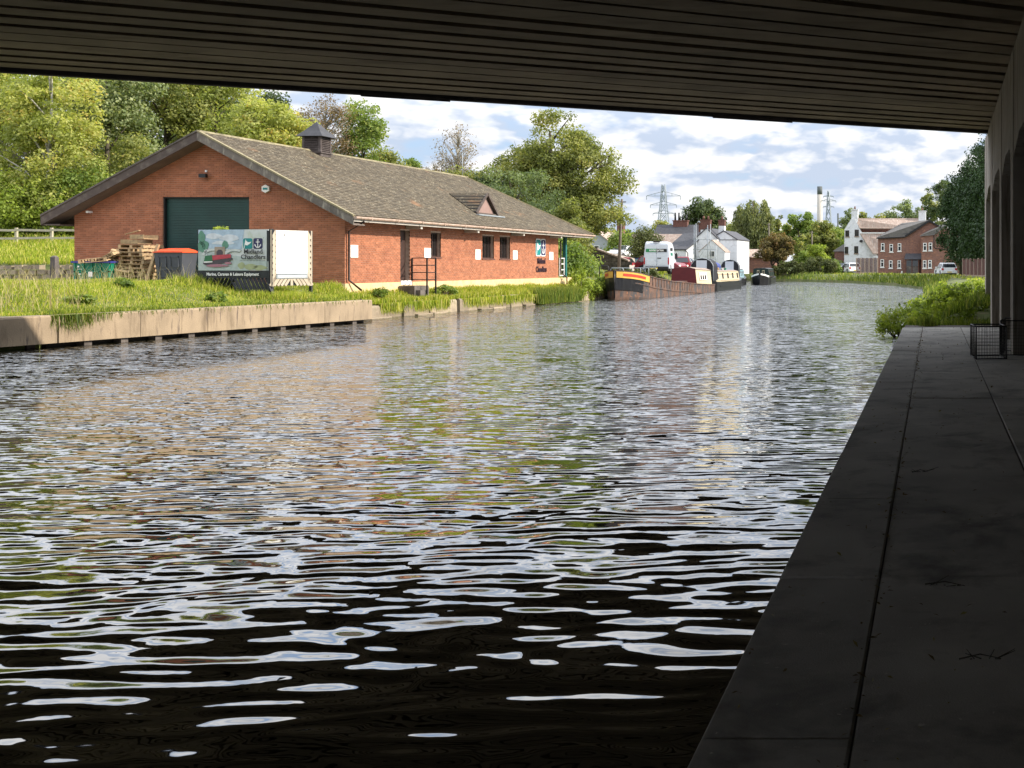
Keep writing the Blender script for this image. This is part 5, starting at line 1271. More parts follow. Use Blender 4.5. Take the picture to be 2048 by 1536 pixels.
tree('willow_tree', 'weeping willow with drooping grey green branches beyond the moored boats', XW(1508, 168), 168, .9, [(0, 0, 8.2, 3.0, 2.6, 3.4), (-1.9, 0, 6.2, 1.5, 1.8, 4.4), (1.2, 0, 5.2, 2.6, 2.2, 4.2), (-2.6, 0, 9.6, .7, .8, 1.9), (1.7, 0, 10.2, .8, .8, 1.4)], 'willow', 24000, .34, ncl=260, rcl=1.0, trunk_r=.4, limbs=24, droop=2.6, bias=.0, cat='tree', group='distant trees beyond the canal bend')
FT(1560, 190, 428, 26, 'olive', 5500, .42, 'tree just right of the willow')
FT(1600, 188, 420, 34, 'green', 8000, .42, 'broad green tree left of the tall chimney')
FT(1645, 184, 446, 30, 'olive', 6500, .42, 'mid green tree below the tall chimney')
FT(1668, 200, 448, 22, 'green', 4000, .42, 'tree at the foot of the farther pylon')
FT(1690, 215, 430, 22, 'dark', 5000, .45, 'dark tree left of the white house gable')
FT(1704, 205, 402, 17, 'greygreen', 3200, .38, 'slender pale tree rising behind the white house chimney')
FT(1728, 205, 412, 14, 'olive', 2600, .38, 'small crown above the white house ridge')
FT(1480, 230, 446, 60, 'olive', 7000, .5, 'wide far tree behind the willow')
FT(1380, 230, 452, 60, 'green', 7000, .5, 'wide far tree behind the cottages')
FT(1290, 240, 468, 60, 'olive', 6000, .5, 'wide far tree behind the clipped hedge')
FT(1620, 240, 440, 70, 'olive', 9000, .5, 'wide far tree mass under the chimney')
FT(1752, 250, 430, 20, 'olive', 3500, .5, 'small far tree left of the hill trees')
FT(1782, 262, 418, 18, 'greygreen', 3500, .5, 'pale far tree on the rise right of the white house')
FT(1812, 258, 392, 34, 'greygreen', 9000, .5, 'dark rounded far tree on the rise above the brick house', ncl=100)
FT(1884, 192, 352, 40, 'dark', 9000, .42, 'dark broad tree behind the brick house beside the conifers', ncl=100)
FT(1858, 250, 382, 30, 'olive', 8000, .5, 'olive far tree beside the tall conifers')
FT(1720, 300, 470, 60, 'green', 5000, .5, 'far tree behind the white house roof')
tree('small_tree', 'small russet tree with several stems by the far towpath', XW(1555, 150), 150, 1.0, [(0, 0, 3.6, 2.6, 2.2, 1.8), (-.6, 0, 2.9, 2.2, 2, 1.3), (.6, 0, 4.2, 1.7, 1.6, 1.3)], 'rust', 8500, .30, ncl=85, rcl=.55, trunk_r=.14, trunks=3, limbs=20, group='distant trees beyond the canal bend')
FT(1635, 157, 487, 20, 'lime', 4200, .3, 'low yellow green conifer shaped shrub behind the clipped hedge', low=.05, name='small_tree')
FT(1610, 160, 500, 18, 'green', 2500, .3, 'low green tree behind the hedge', low=.05, name='small_tree')
FT(1600, 164, 470, 14, 'olive', 2200, .3, 'pale small tree left of the conifer shaped shrub', low=.05, name='small_tree')
GH = 'clipped hedges on the far bank'
def hedge(px, Y, hwpx, pt, mat, n_, label, size=.22, z=1.0, dep=1.2):
    hw = hwpx*Y/F; H = ZW(pt, Y)-z
    shrub('clipped_hedge', label, XW(px, Y), Y, z, [(0, 0, H*.45, hw, dep, H*.50)], mat, n_, size, 70, H*.2, GH, cat='hedge', flat=.9)
hedge(1580, 149, 36, 523, 'hedge', 5200, 'long low clipped hedge on the far bank by the small russet tree')
hedge(1640, 147, 34, 514, 'hedge', 6500, 'rounded clipped hedge on the far bank with raised end')
hedge(1668, 149, 15, 520, 'green', 2400, 'ragged end of the clipped hedge beside the dark parked car')
hedge(1294, 112, 30, 459, 'hedge', 11000, 'tall round topped clipped hedge behind the white van', .22, 1.3, 1.4)
hedge(1240, 116, 26, 466, 'green', 7000, 'loose hedge bush below the grey house', .24, 2.0, 1.4)
hedge(1205, 104, 30, 516, 'lime', 2500, 'low bright bush in front of the ramp wall', .2, 1.2, .8)
hedge(1640, 175, 60, 512, 'dark', 6000, 'dark hedge line far behind the clipped hedges', .4, 1.0, 1.2)
hedge(1520, 160, 60, 512, 'green', 5000, 'green hedge behind the brick garage', .3, 1.0, 1.2)
# tall conifer hedge on the right
GC = 'tall dark conifers along the right bank'
cs = [(4.2, 92, 13.2), (3.6, 97, 14.0), (2.9, 102, 14.3), (2.1, 107, 14.2), (1.2, 112, 14.0), (.3, 117, 13.7), (-.6, 122, 13.2), (-1.5, 127, 12.8), (-2.7, 131, 12.3)]
lbc = ['conifer of the dark row nearest the bridge pillars', 'second dark conifer from the bridge pillars', 'third dark conifer from the bridge pillars', 'fourth dark conifer from the bridge pillars', 'middle conifer of the dark row above the white car', 'dark conifer just left of the white car', 'dark conifer overhanging the brick house wall', 'dark conifer next to the gable of the brick house', 'shortest conifer at the far end of the dark row']
for (x, y, h_), lb in zip(cs, lbc):
    h_ += .8; tree('conifer', lb, x, y, .9, [(0, 0, 4.6, 2.7, 2.6, 3.7), (0, 0, 8.2, 2.5, 2.3, 3.4), (0, 0, h_-3.1, 1.7, 1.5, 3.1)], 'conifer', 15000, .30, ncl=150, rcl=.85, trunk_r=.3, limbs=8, group=GC, flat=1.1)

# ============================================================ BOATS
def hull_rings(L_, hw, secs):
    """secs: (f along length, half width factor, keel z, deck z, chine factor)"""
    out_ = []
    for f, w_, zk, zd, ch in secs:
        y = f*L_; w_ = max(w_*hw, .02)
        out_.append([(0, y, zk), (w_*ch, y, zk), (w_*(.5+.5*ch), y, zk+(zd-zk)*.25), (w_, y, zd), (0, y, zd), (-w_, y, zd), (-w_*(.5+.5*ch), y, zk+(zd-zk)*.25), (-w_*ch, y, zk)])
    return out_
bw = thing('barge', 'long rusty open barge with yellow and red painted bow panels moored bow first', 'boat', (-22.0, 66.1, 0), R(.6))
secs = [(0, .02, -.3, 1.74, .6), (.012, .35, -.35, 1.71, .5), (.035, .66, -.4, 1.66, .62), (.07, .88, -.4, 1.57, .75), (.12, .99, -.4, 1.43, .9), (.2, 1, -.4, 1.26, .97), (.4, 1, -.4, .98, 1), (.7, 1, -.4, .72, 1), (.93, 1, -.4, .58, 1), (1.0, .80, -.3, .58, .9)]
LB = 21.5; HW = 1.2
def hullfun(f):
    for (a, c) in zip(secs, secs[1:]):
        if f <= c[0]: k = (f-a[0])/(c[0]-a[0]); return [p_+(q_-p_)*k for p_, q_ in zip(a, c)]
    return list(secs[-1])
def side_pt(f, s_, z, out=0.): # point on hull side at height z
    _, w_, zk, zd, ch = hullfun(f); w_ = max(w_*HW, .02); zc = zk+(zd-zk)*.25; wc = w_*(.5+.5*ch)
    k = min(1, max(0, (z-zc)/(zd-zc))); return Vector((s_*(wc+(w_-wc)*k+out), f*LB-(out if f < .05 else 0), z))
fs_ = [0, .006, .012, .022, .035, .05, .07, .095, .12, .16, .2, .3, .4, .5, .6, .7, .8, .93, 1.0]
b = MB(); b.smooth = False
rr = hull_rings(LB, HW, [tuple([f]+hullfun(f)[1:]) for f in fs_]); b.loft(rr); b.build('hull', m['rust'], bw)
def strip(name, mat, f0, f1, zt, zb_, out, s_, par=None, n=14):
    b = MB(); A = []; Bq = []
    for f in sorted(set([f0, f1]+[q_ for q_ in fs_ if f0 < q_ < f1])):
        zd = hullfun(f)[3]; A.append(side_pt(f, s_, zd-zt, out)); Bq.append(side_pt(f, s_, zd-zb_, out))
    for k in range(len(A)-1):
        b.add([A[k], A[k+1], Bq[k+1], Bq[k]], [(0, 1, 2, 3)])
        o_ = Vector((-s_*.02, 0, 0)); b.add([A[k]+o_, A[k+1]+o_, Bq[k+1]+o_, Bq[k]+o_], [(3, 2, 1, 0)])
    return b.build(name, mat, par or bw, fixn=False)
for s_ in (-1, 1):
    strip('bow_plating', m['hullblack'], .0, .095, .0, 1.15, .03, s_)
    strip('bow_band', m['yellow'], .0015, .135, .05, .42, .045, s_)
    strip('bow_panel', m['red'], .012, .105, .15, .31, .055, s_)
    strip('rubbing_strake', m['rust'], .0, .99, -.01, .05, .05, s_, n=30)
    strip('rubbing_strake', m['rust'], .05, .99, .62, .68, .04, s_, n=30)
b = MB(); b.tube([(0, -.03, .1), (0, -.05, 1.0), (0, -.04, 1.80)], .04, 6); b.build('stem_post', m['hullblack'], bw)
b = MB(); b.loft([[(-w_*HW*.97, f*LB, zd+.01) for _ in (0,)]+[(w_*HW*.97, f*LB, zd+.01), (w_*HW*.97, f*LB, zd+.03), (-w_*HW*.97, f*LB, zd+.03)] for f, w_, zk, zd, ch in [tuple([f]+hullfun(f)[1:]) for f in (.004, .02, .05, .09, .13)]]); b.build('fore_deck', m['hullblack'], bw)
for f in np.linspace(.14, .62, 17):
    for s_ in (-1, 1):
        zd = hullfun(f)[3]; p_ = side_pt(f, s_, zd-.05, .012); b = MB(); b.bar((p_.x, p_.y, zd-.55), (p_.x, p_.y, zd), .03, .05); b.build('hull_rib', m['rust'], bw)
b = MB(); b.box(-1.0, 1.0, LB*.14, LB*.6, .9, .94); b.build('hold_floor', m['rust'], bw)
# stern cabin of the barge with maroon front
cb0, cb1 = LB*.735, LB*.96
b = MB(); b.prism([(-.92, cb0, .70), (.92, cb0, .70), (.80, cb0, 1.75), (.35, cb0, 1.85), (-.35, cb0, 1.85), (-.80, cb0, 1.75)], (0, cb1-cb0, -.10)); cab = b.build('cabin', m['cream'], bw)
b = MB(); b.prism([(-.96, cb0-.05, .66), (.96, cb0-.05, .66), (.84, cb0-.05, 1.80), (.36, cb0-.05, 1.90), (-.36, cb0-.05, 1.90), (-.84, cb0-.05, 1.80)], (0, .045, 0)); b.build('cabin_front', m['maroon'], bw)
b = MB(); b.add([(.93+.0, cb0+1.0, .95), (.93, cb0+3.2, .93), (.86, cb0+3.2, 1.5), (.86, cb0+1.0, 1.52)], [(0, 1, 2, 3)]); b.prism([(.915, cb0+1.0, .95), (.915, cb0+3.2, .93), (.855, cb0+3.2, 1.5), (.855, cb0+1.0, 1.52)], (.03, 0, 0)); b.build('name_panel', m['white'], bw)
for k in range(3): b = MB(); y_ = cb0+1.2+k*.65; b.prism([(.95, y_, 1.0), (.95, y_+.4, 1.0), (.90, y_+.4, 1.32), (.90, y_, 1.32)], (.012, 0, 0)); b.build('cabin_window', m['win'], bw)
b = MB(); b.prism([(-.86, cb0-.02, 1.76), (.86, cb0-.02, 1.76), (.38, cb0-.02, 1.93), (-.38, cb0-.02, 1.93)], (0, cb1-cb0+.1, -.1)); b.build('cabin_roof', m['pinktile'], bw)

def arch_prof(hw, z0, zs_, zt, n=7):
    return [(-hw, z0), (-hw, zs_)]+[(-hw*math.cos(a)*.98, zs_+(zt-zs_)*math.sin(a)) for a in np.linspace(.25, PI-.25, n)]+[(hw, zs_), (hw, z0)]
def narrowboat(name, label, loc, rz, L_, hullm, cabm, hood=True, cabz=(.72, 1.62), bow_first=False, trim=None, hoodm='canvas', nwin=5):
    t = thing(name, label, 'boat', loc, rz, 'narrowboats moored beyond the barge'); hw = 1.05
    b = MB()
    sc_ = [(0, .45, -.2, .85, .9), (.02, .8, -.25, .80, .9), (.06, 1, -.3, .74, .97), (.5, 1, -.3, .66, 1), (.84, 1, -.3, .74, .97), (.92, .82, -.3, .95, .8), (.97, .45, -.2, 1.12, .6), (1.0, .04, .0, 1.25, .5)]
    if bow_first: sc_ = [(1-f, w_, a, c, d) for f, w_, a, c, d in sc_[::-1]]
    b.loft(hull_rings(L_, hw, sc_)); hb = b.build('hull', m[hullm], t)
    for s_ in (-1, 1):
        b = MB(); b.loft([[(s_*(hw+.0), L_*f, z-.03), (s_*(hw+.04), L_*f, z-.03), (s_*(hw+.04), L_*f, z+.03), (s_*(hw), L_*f, z+.03)] for f, z in ((.14, .38), (.5, .34), (.86, .38))]); b.build('rubbing_strake', m['hullblack'], hb)
    c0, c1 = (.10*L_, .84*L_) if not bow_first else (.13*L_, .92*L_)
    b = MB(); b.prism([(-.88, c0, cabz[0]), (.88, c0, cabz[0]), (.76, c0, cabz[1]-.08), (.4, c0, cabz[1]), (-.4, c0, cabz[1]), (-.76, c0, cabz[1]-.08)], (0, c1-c0, 0)); cb = b.build('cabin', m[cabm], t)
    b = MB(); b.prism([(-.80, c0+.01, cabz[1]-.07), (.80, c0+.01, cabz[1]-.07), (.42, c0+.01, cabz[1]+.03), (-.42, c0+.01, cabz[1]+.03)], (0, c1-c0-.02, 0)); b.build('cabin_roof', m['pinktile' if cabm == 'cream' else 'blackmetal'], t)
    for k in range(nwin):
        y_ = c0+.7+k*(c1-c0-1.4)/max(1, nwin-1)
        for s_ in (-1, 1):
            xz = lambda z: .88-.12*(z-cabz[0])/(cabz[1]-.08-cabz[0])
            for (e_, o_, mm_) in ((.05, .006, 'blackmetal'), (0, .012, 'carglass')):
                b = MB(); z0, z1 = cabz[0]+.28-e_, cabz[1]-.26+e_; P = [(s_*(xz(z0)+o_), y_-.28-e_, z0), (s_*(xz(z0)+o_), y_+.28+e_, z0), (s_*(xz(z1)+o_), y_+.28+e_, z1), (s_*(xz(z1)+o_), y_-.28-e_, z1)]
                b.prism(P, (-s_*.02, 0, 0)); b.build('window' if e_ == 0 else 'window_rim', m[mm_], cb)
    for z in (.10, .72):
        for s_ in (1,):
            zz = cabz[0]+z*(cabz[1]-cabz[0]-.1); x_ = .88-.12*z+.008; b = MB(); b.bar((x_, c0+.2, zz), (x_, c1-.2, zz), .012, .025); b.build('coach_line', m['maroon'], cb)
    if hood:
        h0 = -.0 if not bow_first else L_*.90
        b = MB(); pr_ = arch_prof(.86, .8, 1.98, 2.62); b.loft([[(x_, y_, z_) for x_, z_ in pr_] for y_ in (.15, 1.0, 1.9)]); hd = b.build('hood', m[hoodm], t)
        b = MB(); b.prism([(-.46, .148, 1.45), (.36, .148, 1.45), (.36, .148, 2.45), (-.46, .148, 2.45)], (0, -.012, 0)); b.build('hood_window', m['vanwhite'], hd)
        b = MB(); b.tube([(x_, .13, z_) for x_, z_ in pr_], .03, 5); b.build('hood_frame', m['galv'], hd)
    return t
nb1 = narrowboat('narrowboat', 'cream sided narrowboat with black arched stern hood moored behind the barge', (-22.3, 87.6, 0), R(2.5), 14, 'hullblack', 'cream')
for k, (x, y_, mm_, s_) in enumerate(((.2, 3, 'red', .14), (-.3, 4.2, 'white', .12), (.1, 5.6, 'pallet', .18), (-.2, 6.8, 'red', .12), (.3, 8, 'greenplastic', .13), (-.1, 9.2, 'white', .15))):
    b = MB(); b.loft([[(x+s_*math.cos(a)*f, y_+s_*math.sin(a)*f, z) for a in np.arange(8)*PI/4] for f, z in ((.7, 1.66), (1, 1.66+s_*1.2))]); b.build('roof_pot', m[mm_], nb1)
nb2 = narrowboat('narrowboat', 'pale blue narrowboat with square black stern canopy, seen behind the cream one', (-25.0, 109, 0), R(9), 12, 'hullblack', 'paleblue', cabz=(.75, 1.7), nwin=4)
nb3 = narrowboat('narrowboat', 'dark green and black narrowboat pointing its white edged bow at the camera', (-23.7, 117, 0), R(8), 15, 'hullblack', 'darkgreen', hood=False, bow_first=True, cabz=(.75, 1.75), nwin=4)
for s_ in (-1, 1):
    b = MB(); A = [(s_*.06, .06, 1.235), (s_*.5, .45, 1.12), (s_*.88, 1.1, .97)]
    b.loft([[(x+s_*.02, y_, z-.17), (x+s_*.05, y_, z-.17), (x+s_*.05, y_, z+.0), (x+s_*.02, y_, z+.0)] for x, y_, z in A]); b.build('bow_flash', m['white'], nb3)
b = MB(); b.prism([(-.84, 1.85, .76), (.84, 1.85, .76), (.74, 1.85, 1.7), (-.74, 1.85, 1.7)], (0, .09, 0)); bk = b.build('front_bulkhead', m['darkgreen'], nb3)
for x in (-.27, .27):
    b = MB(); b.box(x-.12, x+.12, 1.83, 1.848, .98, 1.55); b.build('bow_door_window', m['cream'], bk); b = MB(); b.box(x-.08, x+.08, 1.82, 1.829, 1.03, 1.5); b.build('pane', m['carglass'], bk)
cr = thing('cruiser', 'cabin cruiser with blue canvas canopy half hidden behind the cream narrowboat', 'boat', (-26.2, 104, 0), R(6))
b = MB(); b.loft(hull_rings(6.5, 1.1, [(0, .9, -.1, .95, .9), (.6, 1, -.2, 1.0, .9), (.85, .7, -.1, 1.15, .7), (1, .04, .3, 1.35, .5)])); b.build('hull', m['white'], cr)
b = MB(); b.prism([(-.95, .2, 1.0), (.95, .2, 1.0), (.85, .2, 1.75), (-.85, .2, 1.75)], (0, 3.4, 0)); b.build('screen', m['carglass'], cr)
b = MB(); pr_ = arch_prof(1.0, 1.76, 2.0, 2.45); b.loft([[(x_, y_, z_) for x_, z_ in pr_] for y_ in (.1, 3.7)]); b.build('canopy', m['bluecanvas'], cr)

# ============================================================ VEHICLES
def wheel(t, x, y, r=.31, w=.2, par=None):
    s_ = 1 if x > 0 else -1
    b = MB(); b.tube([(x-w/2, y, r), (x+w/2, y, r)], r, 18); ty = b.build('wheel', m['tyre'], t)
    b = MB(); b.tube([(x+s_*(w/2), y, r), (x+s_*(w/2+.012), y, r)], r*.62, 12); b.build('rim', m['rim'], ty)
    for k in range(5):
        a = k*2*PI/5; b = MB(); b.bar((x+s_*(w/2+.018), y, r), (x+s_*(w/2+.018), y+math.cos(a)*r*.6, r+math.sin(a)*r*.6), .05, .012); b.build('spoke', m['carsilver'], ty)
def car(name, label, loc, rz, paint, L_=4.0, W_=1.72, H_=1.48, kind='hatch', grp='parked cars', light='lampred'):
    t = thing(name, label, 'car', loc, rz, grp); hw = W_/2
    # rear at y=0, front at y=L
    prof = {'hatch': [(0, .34), (.02, .62), (.10, .92), (.42, 1.40), (.62, H_), (1.9, H_), (2.75, .98), (3.65, .84), (L_-.05, .62), (L_, .34)],
            'saloon': [(0, .34), (.0, .66), (.10, .93), (.7, .97), (1.25, H_-.03), (2.3, H_-.02), (3.05, .95), (3.9, .82), (L_-.05, .6), (L_, .34)]}[kind]
    k_ = L_/prof[-1][0]; prof = [(y*k_, z) for y, z in prof]
    def inset(z): return 0 if z < .93 else (z-.93)*.36
    n = len(prof); V = []
    for fx, ins_k in ((-1, 1), (1, 1)):
        pass
    b = MB(); b.smooth = False
    cols = [-1, -.93, .93, 1]
    V = []; Fc = []
    for (y, z) in prof:
        for c in cols: V.append((c*(hw-inset(z)), y, z-(.03 if abs(c) == 1 else 0)))
    for i in range(n-1):
        for k in range(3): Fc.append((i*4+k, i*4+k+1, (i+1)*4+k+1, (i+1)*4+k))
    # sides
    nb_ = len(V)
    for s_, c in ((-1, 0), (1, 3)):
        ids = [i*4+c for i in range(n)]; Fc.append(tuple(ids if s_ < 0 else ids[::-1]))
    Fc.append((0, 3, (n-1)*4+3, (n-1)*4)) 
    b.add(V, Fc); bd = b.build('body', m[paint], t)
    # side glass
    belt, top = .95, H_-.10
    tops = [p_ for p_ in prof if p_[1] > 1.2]; ya, yb_ = tops[0][0], tops[-1][0]
    lo_a = [p_ for p_ in prof if p_[1] < 1.0 and p_[0] < L_*.3][-1][0]; lo_b = [p_ for p_ in prof if p_[0] > yb_][0][0]
    for s_ in (-1, 1):
        mid = (ya+yb_)/2+.1
        for (p0, p1, q0, q1) in ((lo_a+.18, mid-.04, ya+.12, mid-.04), (mid+.04, lo_b-.12, mid+.04, yb_-.02)):
            P = [(s_*(hw-inset(belt+.02)+.012), p0, belt+.02), (s_*(hw-inset(belt+.02)+.012), p1, belt+.02), (s_*(hw-inset(top)+.012), q1, top), (s_*(hw-inset(top)+.012), q0, top)]
            b = MB(); b.prism(P, (-s_*.03, 0, 0)); b.build('side_window', m['carglass'], t)
        b = MB(); y_ = lo_b-.15; b.box(min(s_*hw, s_*(hw+.16)), max(s_*hw, s_*(hw+.16)), y_-.08, y_+.04, .93, 1.07); b.build('door_mirror', m[paint], t)
        b = MB(); b.bar((s_*(hw+.004), mid, .45), (s_*(hw+.004), mid, .93), .012, .012); b.bar((s_*(hw+.004), lo_b-.1, .45), (s_*(hw+.004), lo_b-.1, .93), .012, .012); b.build('door_seam', m['black'], t)
    # rear and front screens
    def on(i, j, f): (y0, z0), (y1, z1) = prof[i], prof[j]; return (y0+(y1-y0)*f, z0+(z1-z0)*f)
    ir = [i for i in range(n) if prof[i][1] >= .9][0] if kind == 'hatch' else 3
    for (A_, B_, sgn) in ((on(ir, ir+1, .12), on(ir, ir+1, .92), -1), (on(n-5 if kind == 'hatch' else n-5, n-4, .08), on(n-5, n-4, .9), 1)):
        (y0, z0), (y1, z1) = A_, B_; o_ = .02*sgn
        P = [(-(hw-inset(z0)-.1), y0+o_, z0+.01), ((hw-inset(z0)-.1), y0+o_, z0+.01), ((hw-inset(z1)-.1), y1+o_, z1+.01), (-(hw-inset(z1)-.1), y1+o_, z1+.01)]
        b = MB(); b.prism(P, (0, -o_*.8, -.01)); b.build('screen', m['carglass'], t)
    for s_ in (-1, 1):
        b = MB(); x0, x1 = sorted((s_*(hw-.26), s_*(hw-.03))); b.box(x0, x1, -.015, .09, .68, .86 if kind == 'saloon' else .9); b.build('tail_light', m['lampred'], t)
        b = MB(); b.box(x0, x1, L_-.12, L_-.012, .58, .72); b.build('headlight', m['white'], t)
    b = MB(); b.box(-hw+.02, hw-.02, -.06, .06, .36, .56); b.build('rear_bumper', m[paint], t); b = MB(); b.box(-hw+.02, hw-.02, L_-.06, L_+.05, .26, .5); b.build('front_bumper', m[paint], t)
    b = MB(); b.box(-.26, .26, -.075, -.061, .42, .53); b.build('number_plate', m['plate'], t)
    b = MB(); b.box(-.26, .26, L_+.051, L_+.06, .32, .43); b.build('number_plate', m['white'], t)
    b = MB(); b.box(-hw+.06, hw-.06, .1, L_-.1, .2, .335); b.build('underbody', m['black'], t)
    for x in (-hw+.08, hw-.08):
        for y in (.72, L_-.8):
            s_ = 1 if x > 0 else -1
            b = MB(); b.tube([(s_*(hw-.2), y, .33), (s_*(hw+.006), y, .33)], .375, 18); b.build('wheel_arch', m['black'], t); wheel(t, s_*(hw-.085), y)
    return t
# white van
vz = 1.38
v = thing('delivery_van', 'white high roof panel van with green and black lettering panel on its rear doors', 'van', (XW(1313, 88), 88, vz), R(10))
hw = .98; LV = 5.6
prof = [(0, .42), (-.02, 1.2), (.03, 2.0), (.10, 2.42), (.24, 2.56), (3.5, 2.52), (4.1, 2.2), (4.65, 1.25), (5.4, 1.0), (LV, .7), (LV, .42)]
b = MB(); V = []; Fc = []
insv = lambda z: 0 if z < 1.2 else (z-1.2)*.09
colsv = [-1, -.9, .9, 1]
for (y, z) in prof:
    for c in colsv: V.append((c*(hw-insv(z)), y, z-(.06 if abs(c) == 1 and z > 2.3 else 0)))
n = len(prof)
for i in range(n-1):
    for k in range(3): Fc.append((i*4+k, i*4+k+1, (i+1)*4+k+1, (i+1)*4+k))
for s_, c in ((-1, 0), (1, 3)): ids = [i*4+c for i in range(n)]; Fc.append(tuple(ids if s_ < 0 else ids[::-1]))
Fc.append((0, 3, (n-1)*4+3, (n-1)*4)); b.add(V, Fc); b.build('body', m['vanwhite'], v)
for s_ in (-1, 1):
    b = MB(); x0, x1 = sorted((s_*.02, s_*.86)); b.box(x0, x1, -.045, -.0, .62, 2.30); dd = b.build('rear_door', m['vanwhite'], v)
    b = MB(); b.box(x0+.1, x1-.1, -.055, -.046, .72, 1.12); b.build('door_pressing', m['vanwhite'], dd)
    b = MB(); x0, x1 = sorted((s_*.88, s_*.965)); b.box(x0, x1, -.04, .05, .75, 1.30); b.build('tail_light', m['lampred'], v)
    b = MB(); x0, x1 = sorted((s_*.99, s_*1.2)); b.box(x0, x1, 4.2, 4.3, 1.2, 1.62); b.build('door_mirror', m['black'], v)
    for y in (1.1, 4.5): b = MB(); b.tube([(s_*.75, y, .36), (s_*.987, y, .36)], .40, 18); b.build('wheel_arch', m['black'], v); wheel(v, s_*.88, y, .34, .22)
b = MB(); b.box(.06, .36, -.075, -.046, 1.22, 1.28); b.build('door_handle', m['black'], v)
b = MB(); b.box(-.9, .9, -.14, .04, .34, .56); b.build('rear_bumper', m['black'], v)
b = MB(); b.box(-.50, .1, -.155, -.141, .40, .50); b.build('number_plate', m['plate'], v)
b = MB(); b.box(-.26, .26, -.03, .14, 2.50, 2.60); b.build('brake_light_pod', m['black'], v)
b = MB(); b.box(-.80, -.02, -.058, -.046, 1.72, 1.98); lb1 = b.build('lettering_panel', M('panel_green', (.02, .20, .07), .5, .1), v)
b = MB(); b.box(-.015, .80, -.058, -.046, 1.72, 1.98); b.build('lettering_panel', m['black'], v)
text('enterprise', .27, m['white'], v, (0, -.06, 1.79), (PI/2, 0, 0), .003, .004, .98)
for k, z in enumerate((1.95, 1.55)):
    b = MB(); b.box(.945, .963, 1.3, 2.8, z-.1, z+.13); b.build('side_panel', m['greenplastic' if k else 'black'], v)
b = MB(); b.box(-.9, .9, .1, LV-.1, .25, .41); b.build('underbody', m['black'], v)
car('parked_car', 'dark red car parked left of the white van', (XW(1262, 91), 93.2, 1.38), R(-100), 'carred')
car('parked_car', 'red and white estate parked just right of the white van', (XW(1366, 98), 97, 1.35), R(12), 'carred', kind='hatch')
car('parked_car', 'white car parked behind the red one near the cottages', (XW(1372, 104), 103, 1.4), R(20), 'carwhite', kind='saloon', L_=4.3)
car('parked_car', 'silver grey car parked below the scaffolded cottage', (XW(1400, 112), 111, 1.4), R(70), 'carsilver', kind='saloon', L_=4.3)
car('parked_car', 'white car coming down the ramp beside the stone wall', (XW(1236, 112), 116.5, 2.62), R(168), 'carwhite', kind='hatch')
car('parked_car', 'small red car low behind the ramp wall', (XW(1262, 104), 105, 1.35), R(95), 'carred')
car('parked_car', 'white hatchback with its back to the camera beside the brick house', (XW(1899, 123), 122.6, .86), R(14), 'carwhite', W_=1.8, H_=1.5)
car('parked_car', 'black car parked in front of the white house', (XW(1700, 152), 151, .95), R(40), 'cardark', kind='saloon', L_=4.3)
car('parked_car', 'white car partly hidden behind the panel fence by the white house', (XW(1712, 150), 149.2, .95), R(30), 'carwhite')
# blue skip/bin
bb_ = thing('blue_container', 'upright pale blue container standing beside the clipped hedge', 'bin', (XW(1280, 100), 100, 1.4)); b = MB(); b.box(-.35, .35, -.35, .35, .05, 1.25); b.build('body', m['paleblue'], bb_); b = MB(); b.box(-.38, .38, -.38, .38, 1.25, 1.32); b.build('lid', m['bluecanvas'], bb_)

# gates and hoops at the wharf
def gate(name, label, A, B, zg, h=1.15, nb_=4, mat='white', grp=None):
    t = thing(name, label, 'gate', (A[0], A[1], zg), 0, grp)
    dx, dy = B[0]-A[0], B[1]-A[1]
    for f in (0, 1): b = MB(); b.bar((dx*f, dy*f, -.1), (dx*f, dy*f, h), .07); b.build('post', m[mat], t)
    for k in range(nb_): z = .12+k*(h-.17)/(nb_-1); b = MB(); b.bar((0, 0, z), (dx, dy, z), .05, .06); b.build('rail', m[mat], t)
    b = MB(); b.bar((dx*.52, dy*.52-.04, .45), (dx*.52, dy*.52-.04, 1.1), .26, .02); b.build('notice', m['white'], t)
    return t
a_ = W(1155.5, 541, 82); c_ = W(1178, 541, 82); gate('field_gate', 'white barred gate with notice near the far end of the brick building', (a_.x, a_.y), (c_.x, c_.y), 1.35, 1.2)
hp = thing('hoop_barrier', 'black metal hoop barrier on the bank in front of the barge', 'barrier', W(1199, 560, 71)); b = MB(); b.tube([(0, 0, -.2), (0, 0, .82), (.06, 0, .90), (.52, 0, .90), (.58, 0, .82), (.58, 0, -.2)], .03, 6); b.build('hoop', m['blackmetal'], hp)
b = MB(); b.tube([(0, 0, .45), (.58, 0, .45)], .02, 5); b.build('crossbar', m['blackmetal'], hp)
hoop0 = None
for k in range(5):
    x = -24.9-.1*k; y = 74+k*2.2
    if hoop0 is None:
        hoop0 = thing('mooring_hoop', 'galvanised hoop rail on the quay beside the barge hold', 'barrier', (x, y, 1.3), R(8), 'hoops along the quay edge'); b = MB(); b.tube([(0, 0, -.2), (0, 0, .50), (.05, 0, .56), (.75, 0, .56), (.80, 0, .50), (.80, 0, -.2)], .03, 6); b.build('hoop', m['galv'], hoop0)
    else: dup(hoop0, (x, y, 1.3), R(8), ['', 'second galvanised hoop from the barge bow', 'middle galvanised hoop along the barge', 'fourth galvanised hoop from the barge bow', 'galvanised hoop closest to the maroon cabin front'][k])
for k, (x, y) in enumerate(((-24.4, 76), (-24.6, 79), (-24.7, 82))):
    shrub('weeds', ['weeds growing on the quay beside the barge bow end', 'weeds on the quay edge below the van bumper', 'weeds on the quay edge near the maroon cabin'][k], x, y, 1.0, [(0, 0, .35, .4, 1.3, .35)], 'hedge', 1500, .13, 18, .22, cat='weeds')

